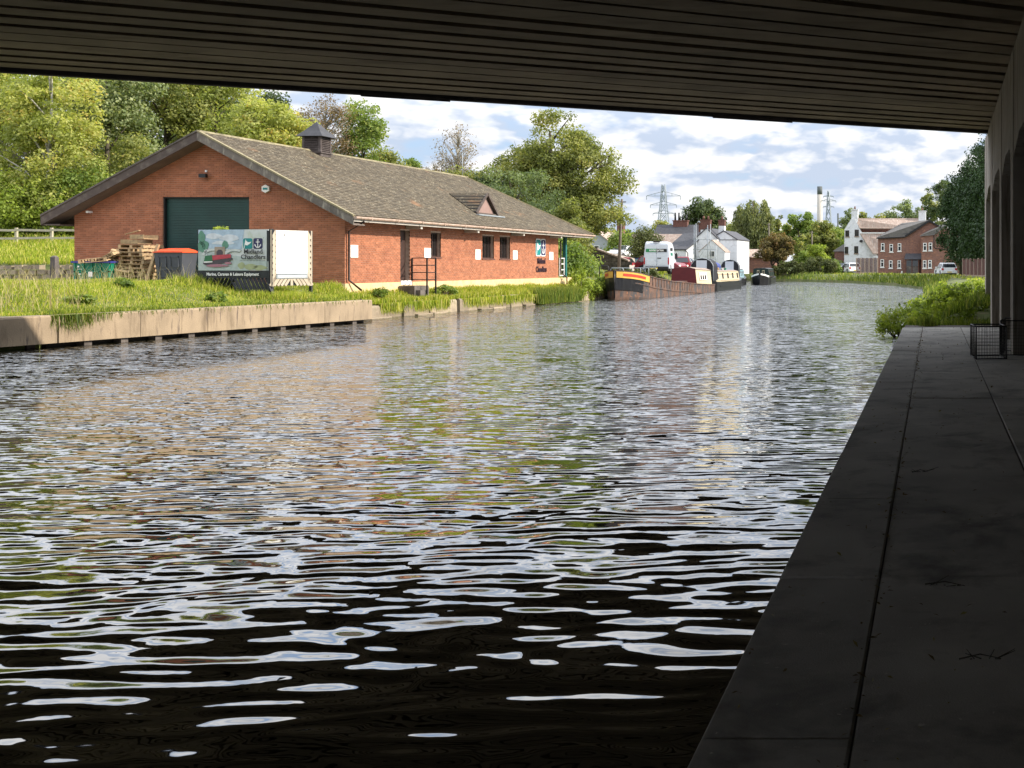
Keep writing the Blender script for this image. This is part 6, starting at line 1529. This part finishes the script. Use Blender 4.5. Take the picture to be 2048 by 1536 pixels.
# poles
def pole(label, px, pyt, pyb, Y, r=.11, lean=0., mat='pole', cat='pole', name='utility_pole'):
    a = W(px, pyb, Y); top = ZW(pyt, Y); t = thing(name, label, cat, a)
    b = MB(); b.tube([(0, 0, -.3), (lean*.5, 0, (top-a.z)*.5), (lean, 0, top-a.z)], [r, r*.85, r*.65], 8); b.build('shaft', m[mat], t)
    b = MB(); b.bar((lean-.35, 0, top-a.z-.25), (lean+.35, 0, top-a.z-.25), .08); b.build('crossarm', m[mat], t); return t
pole('wooden utility pole leaning in front of the large tree by the ramp', 1237.5, 398, 536, 95, .14, .28)
pole('thin pale pole rising among the cottage chimneys', 1365, 414, 470, 150, .06, .05, 'galv')
pole('wooden pole behind the small russet tree', 1538, 446, 520, 165, .12)
pole('pole standing left of the conifer shaped shrub', 1624, 462, 520, 170, .12)

# ============================================================ HOUSES
def prism_roof(b, x0, x1, y0, y1, ze, zr, axis, t_=.14, ov=.2):
    """gabled roof shell; axis = direction of the ridge"""
    if axis == 'y':
        mx = (x0+x1)/2
        for (a, s_) in ((x0-ov, 1), (x1+ov, -1)):
            ze2 = ze-(zr-ze)*ov/((x1-x0)/2)
            b.prism([(a, y0-ov, ze2), (mx, y0-ov, zr), (mx, y0-ov, zr+t_), (a, y0-ov, ze2+t_)], (0, y1-y0+2*ov, 0))
    else:
        my = (y0+y1)/2
        for a in (y0-ov, y1+ov):
            ze2 = ze-(zr-ze)*ov/((y1-y0)/2)
            b.prism([(x0-ov, a, ze2), (x0-ov, my, zr), (x0-ov, my, zr+t_), (x0-ov, a, ze2+t_)], (x1-x0+2*ov, 0, 0))
def gable_box(b, x0, x1, y0, y1, z0, ze, zr, axis):
    if axis == 'y': b.prism([(x0, y0, z0), (x1, y0, z0), (x1, y0, ze), ((x0+x1)/2, y0, zr), (x0, y0, ze)], (0, y1-y0, 0))
    else: b.prism([(x0, y0, z0), (x0, y1, z0), (x0, y1, ze), (x0, (y0+y1)/2, zr), (x0, y0, ze)], (x1-x0, 0, 0))
def window(t, P, face, w_, h_, frame='white', two=True, sill=True, par=None, fr=.07):
    """P centre on the wall, face = outward 2d normal"""
    n_ = Vector((*face, 0)).normalized(); u = Vector((-n_.y, n_.x, 0)); P = Vector(P)
    def slab_(u0, u1_, z0, z1, d0, d1, name, mat, par_):
        b = MB(); q_ = [P+u*u0+Vector((0,0,z0))+n_*d0, P+u*u1_+Vector((0,0,z0))+n_*d0, P+u*u1_+Vector((0,0,z1))+n_*d0, P+u*u0+Vector((0,0,z1))+n_*d0]; b.prism(q_, n_*(d1-d0)); return b
    b = MB()
    for (a0, a1, c0, c1) in ((-w_/2, w_/2, -h_/2, -h_/2+fr), (-w_/2, w_/2, h_/2-fr, h_/2), (-w_/2, -w_/2+fr, -h_/2+fr, h_/2-fr), (w_/2-fr, w_/2, -h_/2+fr, h_/2-fr))+(((-fr/2, fr/2, -h_/2+fr, h_/2-fr),) if two else ((-w_/2+fr, w_/2-fr, h_*.1, h_*.1+fr),)):
        q_ = [P+u*a0+Vector((0,0,c0)), P+u*a1+Vector((0,0,c0)), P+u*a1+Vector((0,0,c1)), P+u*a0+Vector((0,0,c1))]; q_ = [x+n_*.004 for x in q_]; b.prism(q_, n_*.05)
    wf = b.build('window', m[frame], t)
    g = slab_(-w_/2+fr*.5, w_/2-fr*.5, -h_/2+fr*.5, h_/2-fr*.5, .006, .02, 'pane', None, None); g.build('pane', m['carglass'], wf)
    if sill: s2_ = slab_(-w_/2-.08, w_/2+.08, -h_/2-.12, -h_/2-.02, .003, .10, 's', None, None); s2_.build('sill', m[frame if frame == 'white' else 'fencepost'], wf)
    return wf
def chimney(t, x, y, z0, z1, w_, d_, mat, pots=2, mat2=None, zsplit=None, potmat='oldbrick', roofp=None):
    b = MB(); b.box(x-w_/2, x+w_/2, y-d_/2, y+d_/2, z0, zsplit or z1); c = b.build('chimney', m[mat], t)
    if zsplit: b = MB(); b.box(x-w_/2-.02, x+w_/2+.02, y-d_/2-.02, y+d_/2+.02, zsplit, z1); b.build('chimney_top', m[mat2], c)
    b = MB(); b.box(x-w_/2-.07, x+w_/2+.07, y-d_/2-.07, y+d_/2+.07, z1, z1+.13); b.build('chimney_cap', m[mat2 or mat], c)
    for k in range(pots):
        px_ = x+(k-(pots-1)/2)*(w_/max(pots, 1)); b = MB(); b.tube([(px_, y, z1+.13), (px_, y, z1+.6)], [.14, .11], 8); b.build('chimney_pot', m[potmat], c)
# grey rendered house left
h = thing('grey_house', 'small grey rendered house with tiled roof half hidden by bushes above the ramp', 'house', (XW(1185, 138), 138, 1.0), R(0))
b = MB(); gable_box(b, -1.9, 3.0, 0, 8, 0, 3.3, 5.2, 'y'); b.build('wall', m['render'], h)
b = MB(); prism_roof(b, -1.9, 3.0, 0, 8, 3.3, 5.2, 'y'); b.build('roof', m['pinktile'], h); window(h, (.2, 0, 3.0), (0, -1), 1.3, 1.1)
b = MB(); gable_box(b, 3.05, 10, 3, 9, 0, 3.0, 5.0, 'x'); b.build('wall', m['render'], h); b = MB(); prism_roof(b, 3.3, 10, 3, 9, 3.0, 5.0, 'x'); b.build('roof', m['pinktile'], h)
chimney(h, 1.9, 5, 4.0, 6.6, .8, .8, 'oldbrick', 1)
# ramp wall and ramp
rw = thing('ramp_wall', 'dark stone parapet wall sloping down beside the ramp road', 'wall', (-36, 100, 1.2))
x = -40.0; nst = 0
while x < -32.0:
    for r_ in range(9):
        zt = 1.1+r_*.33; ztop = 3.95-(x+36.3)*.36 if x > -36.3 else 3.95+(-36.3-x)*.1
        if zt > ztop-.15: break
        b = MB(rw.location); j = random.uniform(-.03, .03); off = .25*(r_ % 2); w_ = .5
        b.box(x+off, x+off+w_-.03, 99.8+j, 100.2, zt, min(zt+.30, ztop)); b.build('stone', m['darkstone'], rw)
    x += .5
b = MB(rw.location); b.prism([(-40, 99.86, .9), (-32.0, 99.86, .9), (-32.0, 99.86, 2.4), (-36.3, 99.86, 3.9), (-40, 99.86, 4.2)], (0, .28, 0)); b.build('wall_core', m['darkstone'], rw)
b = MB(rw.location); b.prism([(-40, 99.72, 4.25), (-36.3, 99.72, 3.95), (-32.0, 99.72, 2.42), (-32.0, 99.72, 2.55), (-36.3, 99.72, 4.08), (-40, 99.72, 4.4)], (0, .56, 0)); b.build('coping', m['pinktile'], rw)
b = MB(); b.add([(-48, 100.25, 4.2), (-36.3, 100.25, 3.3), (-31.2, 100.25, 1.35), (-48, 128, 4.2), (-38.5, 128, 3.2), (-32.5, 128, 1.9)], [(0, 1, 4, 3), (1, 2, 5, 4)]); b.build('ramp_road', m['gravel'], kind='structure')
# cottages
h = thing('brick_cottage', 'dark slate roofed brick cottage with big stack of tall pots behind the van', 'house', (XW(1340, 146), 146, 1.0))
b = MB(); gable_box(b, -2.4, 3.4, 0, 6.5, 0, 4.1, 6.0, 'x'); b.build('wall', m['housebrick'], h)
b = MB(); prism_roof(b, -2.4, 3.4, 0, 6.5, 4.2, 6.4, 'x'); b.build('roof', m['slate'], h)
chimney(h, .55, 3.2, 4.8, 7.0, 1.9, .8, 'oldbrick', 0)
for k, hh in enumerate((1.0, 1.0, .65, .65)): b = MB(); X = -.2+k*.5; b.tube([(X, 3.2, 7.1), (X, 3.2, 7.15+hh)], [.13, .11], 8); b.build('chimney_pot', m['black'], h)
h = thing('white_cottage', 'long whitewashed cottage with dark slate roof and black downpipes', 'house', (XW(1372, 136), 136, 1.0))
b = MB(); b.prism([(-1.9, 0, 0), (0, 0, 0), (0, 0, 3.0), (-1.9, 0, 3.0)], (0, 6, 0)); b.build('wall', m['wbrick'], h)
b = MB(); b.prism([(0.001, 0, 0), (2.0, 1.8, 0), (2.0, 1.8, 4.9), (0.001, 0, 3.0)], (-.3, 6, 0)); b.build('wall', m['wbrick'], h)
b = MB(); b.prism([(-2.5, -.15, 2.95), (0.1, -.15, 2.95), (2.15, 1.7, 4.95), (.8, 4.6, 5.2), (-1.6, 4.6, 5.0)], (0, 0, .12)); b.build('roof', m['slate'], h)
b = MB(); b.tube([(-.1, -.12, 2.95), (.25, -.1, 2.6), (.25, -.1, .1)], .06, 6); b.build('downpipe', m['black'], h)
b = MB(); b.tube([(.98, .8, 3.8), (.98, .8, .1)], .06, 6); b.build('downpipe', m['black'], h)
window(h, (-1.25, 0, 2.3), (0, -1), .5, .8, sill=False)
h = thing('white_cottage', 'scaffolded whitewashed cottage with brick topped chimney', 'house', (XW(1408, 137), 137, 1.0))
b = MB(); gable_box(b, -1.0, 1.6, 0, 7, 0, 4.4, 5.6, 'y'); b.build('wall', m['wbrick'], h)
b = MB(); prism_roof(b, -1.0, 1.6, 0, 7, 4.4, 5.6, 'y', ov=.08); b.build('roof', m['slate'], h)
chimney(h, 0, 1, 4.8, 6.6, 1.15, .8, 'wbrick', 2, 'oldbrick', 5.5)
chimney(h, -1.2, 4.2, 3.6, 6.3, .9, .8, 'oldbrick', 0)
h = thing('white_cottage', 'whitewashed gable ended cottage farthest right of the cottage group', 'house', (XW(1446, 138), 138, 1.0))
b = MB(); gable_box(b, -1.6, 1.75, 0, 7, 0, 4.25, 5.3, 'y'); b.build('wall', m['wbrick'], h)
b = MB(); prism_roof(b, -1.6, 1.75, 0, 7, 4.25, 5.3, 'y', ov=.08); b.build('roof', m['slate'], h)
chimney(h, -.25, .6, 4.9, 6.6, .72, .7, 'wbrick', 1, 'oldbrick', 6.0)
b = MB(); b.box(-1.62, 1.77, -.03, -.001, 4.2, 4.28); b.build('string_course', m['slate'], h)
h = thing('cottage_porch', 'low whitewashed lean-to gable with small paned window in front of the cottages', 'house', (XW(1423, 134), 134, 1.0))
b = MB(); gable_box(b, -1.5, 1.6, 0, 2.6, 0, 2.7, 4.1, 'y'); b.build('wall', m['wbrick'], h)
b = MB(); prism_roof(b, -1.5, 1.6, 0, 2.6, 2.7, 4.1, 'y', .08, .06); b.build('roof', m['pinktile'], h); window(h, (.05, 0, 2.45), (0, -1), .62, .7, sill=False, fr=.05)
# scaffold
sf = thing('scaffold', 'metal scaffold poles standing against the whitewashed cottages', 'scaffold', (XW(1405, 133), 133, 1.0))
for X, H_ in ((-1.0, 5.9), (-.78, 6.1), (.62, 5.9), (.95, 6.0), (1.6, 3.4)):
    b = MB(); b.tube([(X, 0, 0), (X, 0, H_)], .045, 5); b.build('upright', m['galv'], sf)
for Z in (1.9, 3.0, 4.2): b = MB(); b.tube([(-1.2, 0, Z), (1.7, 0, Z-.05)], .03, 5); b.build('ledger', m['galv'], sf)
b = MB(); b.tube([(-1.0, .05, 1.0), (.9, .05, 4.1)], .03, 5); b.build('brace', m['galv'], sf)
# garage
h = thing('brick_garage', 'low brick outbuilding with pale tiled roof right of the cottages', 'outbuilding', (XW(1471, 156), 156, 1.0))
b = MB(); b.prism([(-1.7, 0, 0), (1.7, 0, 0), (1.7, 0, 2.2), (0, 0, 3.15), (-1.7, 0, 2.1)], (0, 5, 0)); b.prism([(1.75, .3, 0), (5.4, .3, 0), (5.4, .3, 2.15), (1.75, .3, 2.15)], (0, 4, 0)); b.build('wall', m['housebrick'], h)
b = MB(); b.prism([(-1.85, -.12, 2.02), (0, -.12, 3.18), (0, -.12, 3.28), (-1.85, -.12, 2.12)], (0, 5, 0)); b.prism([(0, -.12, 3.18), (1.75, -.12, 2.22), (5.6, -.12, 2.17), (3.4, 2.6, 3.3), (0, 2.6, 3.3)], (0, 0, .1)); b.build('roof', m['pinktile'], h)

# white three storey house
Yh = 176; zg = .95
h = thing('white_house', 'tall whitewashed three storey house with catslide tiled roof and satellite dish', 'house', (XW(1688, Yh), Yh, zg))
k_ = Yh/F
gx = lambda px: (px-1688)*k_
gz = lambda py: ZW(py, Yh)-zg
DP = 13.0                                    # house runs to the right and away
ax = Vector((.86, .51, 0))
gpts = [(gx(1688), 0), (gx(1760), 0), (gx(1760), gz(516)), (gx(1748), gz(506)), (gx(1719), gz(457)), (gx(1709), gz(437)), (gx(1702), gz(438)), (gx(1689), gz(459))]
b = MB(); b.prism([(x, 0, z) for x, z in gpts], (0, .35, 0)); b.build('gable_wall', m['wbrick'], h)
b = MB(); b.box(gx(1690), gx(1716), .36, 9, 0, gz(460)); b.box(gx(1716), gx(1850), 1.6, 9, 0, gz(457)); b.build('wall', m['wbrick'], h)
b = MB(); b.box(gx(1719.5), gx(1850), 1.5, 1.59, gz(464.5), gz(456)); b.build('brick_band', m['housebrick'], h)
b = MB(); b.prism([(gx(1709.5), .3, gz(436.5)), (gx(1845), 4.0, gz(434)), (gx(1845), 1.2, gz(455.5)), (gx(1719.5), -.1, gz(456))], (0, .05, -.14)); b.build('roof', m['pinktile'], h)
b = MB(); b.prism([(gx(1690), .5, gz(459)), (gx(1704), .5, gz(436)), (gx(1845), 5, gz(434)), (gx(1845), 8, gz(459)), (gx(1700), 8, gz(459))], (0, .05, -.1)); b.build('roof', m['pinktile'], h)
b = MB(); b.prism([(gx(1719.5), 0, gz(465.5)), (gx(1850), .3, gz(465.5)), (gx(1850), -1.8, gz(507)), (gx(1747.5), -1.2, gz(507))], (0, .05, -.14)); b.build('catslide_roof', m['pinktile'], h)
b = MB(); b.box(gx(1720), gx(1800), -.1, 1.49, gz(467), gz(464.8)); b.build('gutter', m['white'], h)
b = MB(); b.box(gx(1748), gx(1850), -1.15, 1.4, 0, gz(512)); b.build('wall', m['wbrick'], h)
chimney(h, gx(1709), .6, gz(445), gz(420), 1.0, .9, 'wbrick', 1); chimney(h, gx(1842), 3.6, gz(440), gz(421), 1.15, .9, 'wbrick', 1)
for (px, py, w_, h_) in ((1694.5, 467, .52, 1.0), (1713.5, 466, .56, 1.05), (1693, 500.5, .5, 1.1), (1712.5, 499.5, .56, 1.15)): window(h, (gx(px), 0, gz(py)), (0, -1), w_*1.15, h_, 'frame', True)
b = MB(); c = Vector((gx(1723), -.35, gz(482.5))); b.loft([[(c.x+r_*math.cos(a), c.y+o_, c.z+r_*.75*math.sin(a)) for a in np.arange(12)*PI/6] for r_, o_ in ((.30, -.05), (.2, .03), (.04, .07))]); b.bar((c.x, c.y+.05, c.z), (c.x, 0, c.z-.15), .05); b.build('satellite_dish', m['blackmetal'], h)
# brick house
Yh = 160; zg = .95
h = thing('brick_house', 'two storey brown brick house with dark tiled roof, small arched white windows and a porch', 'house', (XW(1757, Yh), Yh, zg))
k_ = Yh/F; gx = lambda px: (px-1757)*k_; gz = lambda py: ZW(py, Yh)-zg
x0, x1 = gx(1756), gx(1810); ZEv = gz(474)
b = MB(); b.box(x0, x1, 0, 5.5, 0, ZEv); b.build('wall', m['housebrick'], h)
# projecting gable block to the right, facing the camera
g0, g1_ = x1, gx(1843)
xa_ = gx(1859); 
b = MB(); b.prism([(g0, -.01, 0), (xa_+1.4, -.01, 0), (xa_+1.4, -.01, gz(454)), (xa_, -.01, gz(444)), (g0, -.01, gz(472))], (0, 4.5, 0)); b.build('gable_wall', m['housebrick'], h)
b = MB(); b.prism([(x0-.25, -.25, gz(477)), (g0+.02, -.25, gz(473.5)), (gx(1859), -.3, gz(441.5)), (gx(1800), 3.6, gz(446))], (0, .04, .12)); rf = b.build('roof', m['greytile'], h)
b = MB(); b.prism([(gx(1858), -.3, gz(441.5)), (gx(1878), -.3, gz(452.5)), (gx(1878), 3.6, gz(452.5)), (gx(1850), 3.6, gz(441.5))], (0, 0, .12)); b.build('roof', m['greytile'], h)
for k in range(1, 7):
    f0 = k/7; P1 = Vector((x0-.25, -.27, gz(477)+.14)).lerp(Vector((gx(1800), 3.6, gz(446)+.14)), f0); P2 = Vector((g0+.02, -.27, gz(473.5)+.14)).lerp(Vector((gx(1859), -.32, gz(441.5)+.14)), f0)
    b = MB(); b.bar(P1, P2, .10, .05); b.build('tile_course', m['slate'], rf)
b = MB(); b.bar((g0+.02, -.34, gz(473)), (gx(1859), -.34, gz(441.5)), .06, .25); b.bar((gx(1859), -.34, gz(441.5)), (gx(1878), -.34, gz(452.5)), .06, .22); b.build('bargeboard', m['black'], h)
b = MB(); b.bar((x0-.2, -.26, gz(477)), (g0, -.26, gz(474)), .1, .14); b.build('gutter', m['black'], h)
# second wing farther right and nearer
b = MB(); yw = -1.6; b.prism([(gx(1844), yw, 0), (gx(1920), yw, 0), (gx(1920), yw, gz(470)), (gx(1893), yw, gz(455)), (gx(1868), yw, gz(472)), (gx(1844), yw, gz(472))], (0, 5.5, 0)); b.build('wing_wall', m['housebrick'], h)
b = MB(); b.prism([(gx(1841), yw-.2, gz(473)), (gx(1869), yw-.2, gz(471)), (gx(1894), yw-.2, gz(452)), (gx(1878), 1.5, gz(450))], (0, .03, .1)); rf2 = b.build('wing_roof', m['greytile'], h)
for k in range(1, 4):
    f0 = k/4; P1 = Vector((gx(1841), yw-.22, gz(473)+.12)).lerp(Vector((gx(1878), 1.5, gz(450)+.12)), f0); P2 = Vector((gx(1869), yw-.22, gz(471)+.12)).lerp(Vector((gx(1894), yw-.22, gz(452)+.12)), f0); b = MB(); b.bar(P1, P2, .08, .05); b.build('tile_course', m['slate'], rf2)
b = MB(); b.tube([(gx(1869), yw-.06, gz(471)), (gx(1869), yw-.06, gz(494)), (gx(1872), yw-.06, gz(497)), (gx(1915), yw-.06, gz(502))], .06, 6); b.build('drainpipe', m['black'], h)
for (px, py, yy_) in ((1765.5, 494, 0), (1782.5, 496, 0), (1799, 494.5, 0), (1764.5, 526.5, 0), (1781.5, 528.5, 0), (1798.5, 528.5, 0), (1851, 494, yw), (1862, 493.5, yw), (1850.5, 528.5, yw), (1861, 528, yw)):
    window(h, (gx(px), yy_, gz(py)), (0, -1), .50, 1.12, 'white', False, fr=.09)
b = MB(); b.prism([(gx(1810), -1.25, gz(519)), (gx(1845), -1.25, gz(519)), (gx(1843), -.02, gz(508)), (gx(1811), -.02, gz(508))], (0, 0, .08)); b.build('porch_roof', m['slate'], h)
for px in (1813, 1825, 1838): b = MB(); b.box(gx(px)-.06, gx(px)+.06, -1.15, -1.03, 0, gz(519)); b.build('porch_post', m['fencewood'], h)
b = MB(); b.box(gx(1813)+.07, gx(1825)-.07, -1.12, -1.08, .0, 1.0); b.box(gx(1825)+.07, gx(1838)-.07, -1.12, -1.08, 0, 1.0); b.build('porch_panel', m['darkstone'], h)
for (p0, p1) in ((1813, 1825), (1825, 1838)): b = MB(); b.box(gx(p0)+.07, gx(p1)-.07, -1.12, -1.08, 1.02, gz(521)); b.build('porch_window', m['carglass'], h)
b = MB(); b.prism([(gx(1802), -.4, .0), (gx(1806), -.4, 0), (gx(1805), -.4, .35), (gx(1803), -.4, .35)], (0, .2, 0)); b.build('doorstep_pot', m['white'], h)
# little brick building left of white house
h = thing('brick_outhouse', 'small brick outhouse with grey hipped roof left of the white house', 'outbuilding', (XW(1680, 180), 180, .95))
b = MB(); b.box(-.9, 1.2, 0, 4, 0, 3.4); b.build('wall', m['housebrick'], h); b = MB(); b.prism([(-1.1, -.2, 3.4), (1.3, -.2, 3.4), (1.3, 1.6, 4.7), (.8, 1.6, 4.8)], (0, .1, .1)); b.build('roof', m['greytile'], h)
# panel fences
def panel_fence(name, label, px0, px1, Ya, Yb, n, zg, hgt, curved=True):
    A = Vector((XW(px0, Ya), Ya, zg)); B = Vector((XW(px1, Yb), Yb, zg)); t = thing(name, label, 'fence', A); d = (B-A)/n; u = d.normalized()
    for i in range(n+1): c = d*i; b = MB(); b.obox((c.x, c.y), (u.x, u.y), .07, .07, 0, hgt+.05); b.build('post', m['fencepost'], t)
    for i in range(n):
        nb_ = 6
        for k in range(nb_):
            c = d*(i+.04+(k+.5)/nb_*.92); hz = hgt-.06+(.14*math.sin(PI*(k+.5)/nb_) if curved else 0); b = MB(); b.obox((c.x, c.y), (u.x, u.y), d.length*.92/nb_/2-.01, .015, .25, hz); b.build('board', m['fencewood'], t)
        c = d*(i+.5); b = MB(); b.obox((c.x, c.y), (u.x, u.y), d.length/2-.08, .03, 0, .24); b.build('gravel_board', m['fencepost'], t)
panel_fence('panel_fence', 'brown panel fence with concrete posts between the white and brick houses', 1713, 1755, 146, 146, 5, .95, 2.05)
panel_fence('panel_fence', 'dark panel fence under the conifers beside the white hatchback', 1926, 1982, 117, 106, 7, .85, 1.9, False)

# ============================================================ PYLONS AND STACKS
def pylon(label, px, Y, ptop, arms, basew, topw, grp='electricity pylons on the skyline'):
    t = thing('pylon', label, 'pylon', (XW(px, Y), Y, .9), 0, grp); H = ZW(ptop, Y)-.9; k = Y/F
    th = .0016*Y*.5*.62
    lev = np.linspace(0, 1, 10); wd = lambda f: (basew*(1-f)**1.25+topw)*.5
    for sx_ in (-1, 1):
        for sy_ in (-1, 1):
            b = MB(); b.tube([(sx_*wd(f), sy_*wd(f), H*f) for f in lev], th*.75, 4); b.build('leg', m['galv'], t)
    b = MB()
    for f0, f1 in zip(lev, lev[1:]):
        for s_ in (-1, 1):
            b.bar((-wd(f0), s_*wd(f0), H*f0), (wd(f1), s_*wd(f1), H*f1), th*.8); b.bar((wd(f0), s_*wd(f0), H*f0), (-wd(f1), s_*wd(f1), H*f1), th*.8)
            b.bar((s_*wd(f0), -wd(f0), H*f0), (s_*wd(f1), wd(f1), H*f1), th*.8)
    b.build('lattice', m['galv'], t)
    for (py, half) in arms:
        z = ZW(py, Y)-.9; hw_ = half*k; b = MB()
        for s_ in (-1, 1):
            b.bar((0, 0, z), (s_*hw_, 0, z), th*.9); b.bar((0, 0, z+hw_*.28), (s_*hw_, 0, z+.1), th*.8); b.bar((s_*hw_*.5, 0, z), (s_*hw_*.5, 0, z+hw_*.15), th*.7)
            b.bar((s_*hw_, 0, z), (s_*hw_, 0, z-hw_*.22), th*.9)
        b.build('crossarm', m['galv'], t)
    return t
pylon('nearer lattice pylon with three wide crossarms behind the cottages', 1327, 600, 369, ((392, 34), (410, 26), (427, 21)), 8.5, 1.6)
pylon('smaller farther pylon right of the tall chimney', 1657, 800, 381, ((393, 10), (402, 15), (414, 11)), 7.5, 1.2)
t = thing('tall_chimney', 'tall pale concrete power station chimney with dark top on the horizon', 'chimney', (XW(1639.5, 1500), 1500, .9))
H = ZW(373, 1500)-.9; b = MB(); b.tube([(0, 0, 0), (0, 0, H*.9)], [4.3, 3.5], 20); b.build('shaft', m['stack'], t); b = MB(); b.tube([(0, 0, H*.9), (0, 0, H)], [3.52, 3.5], 20); b.build('dark_band', m['stacktop'], t)
t = thing('small_stack', 'thin short far stack right of the farther pylon', 'chimney', (XW(1676, 1500), 1500, .9)); b = MB(); b.tube([(0, 0, 0), (0, 0, ZW(428, 1500))], 1.2, 10); b.build('shaft', m['stacktop'], t)
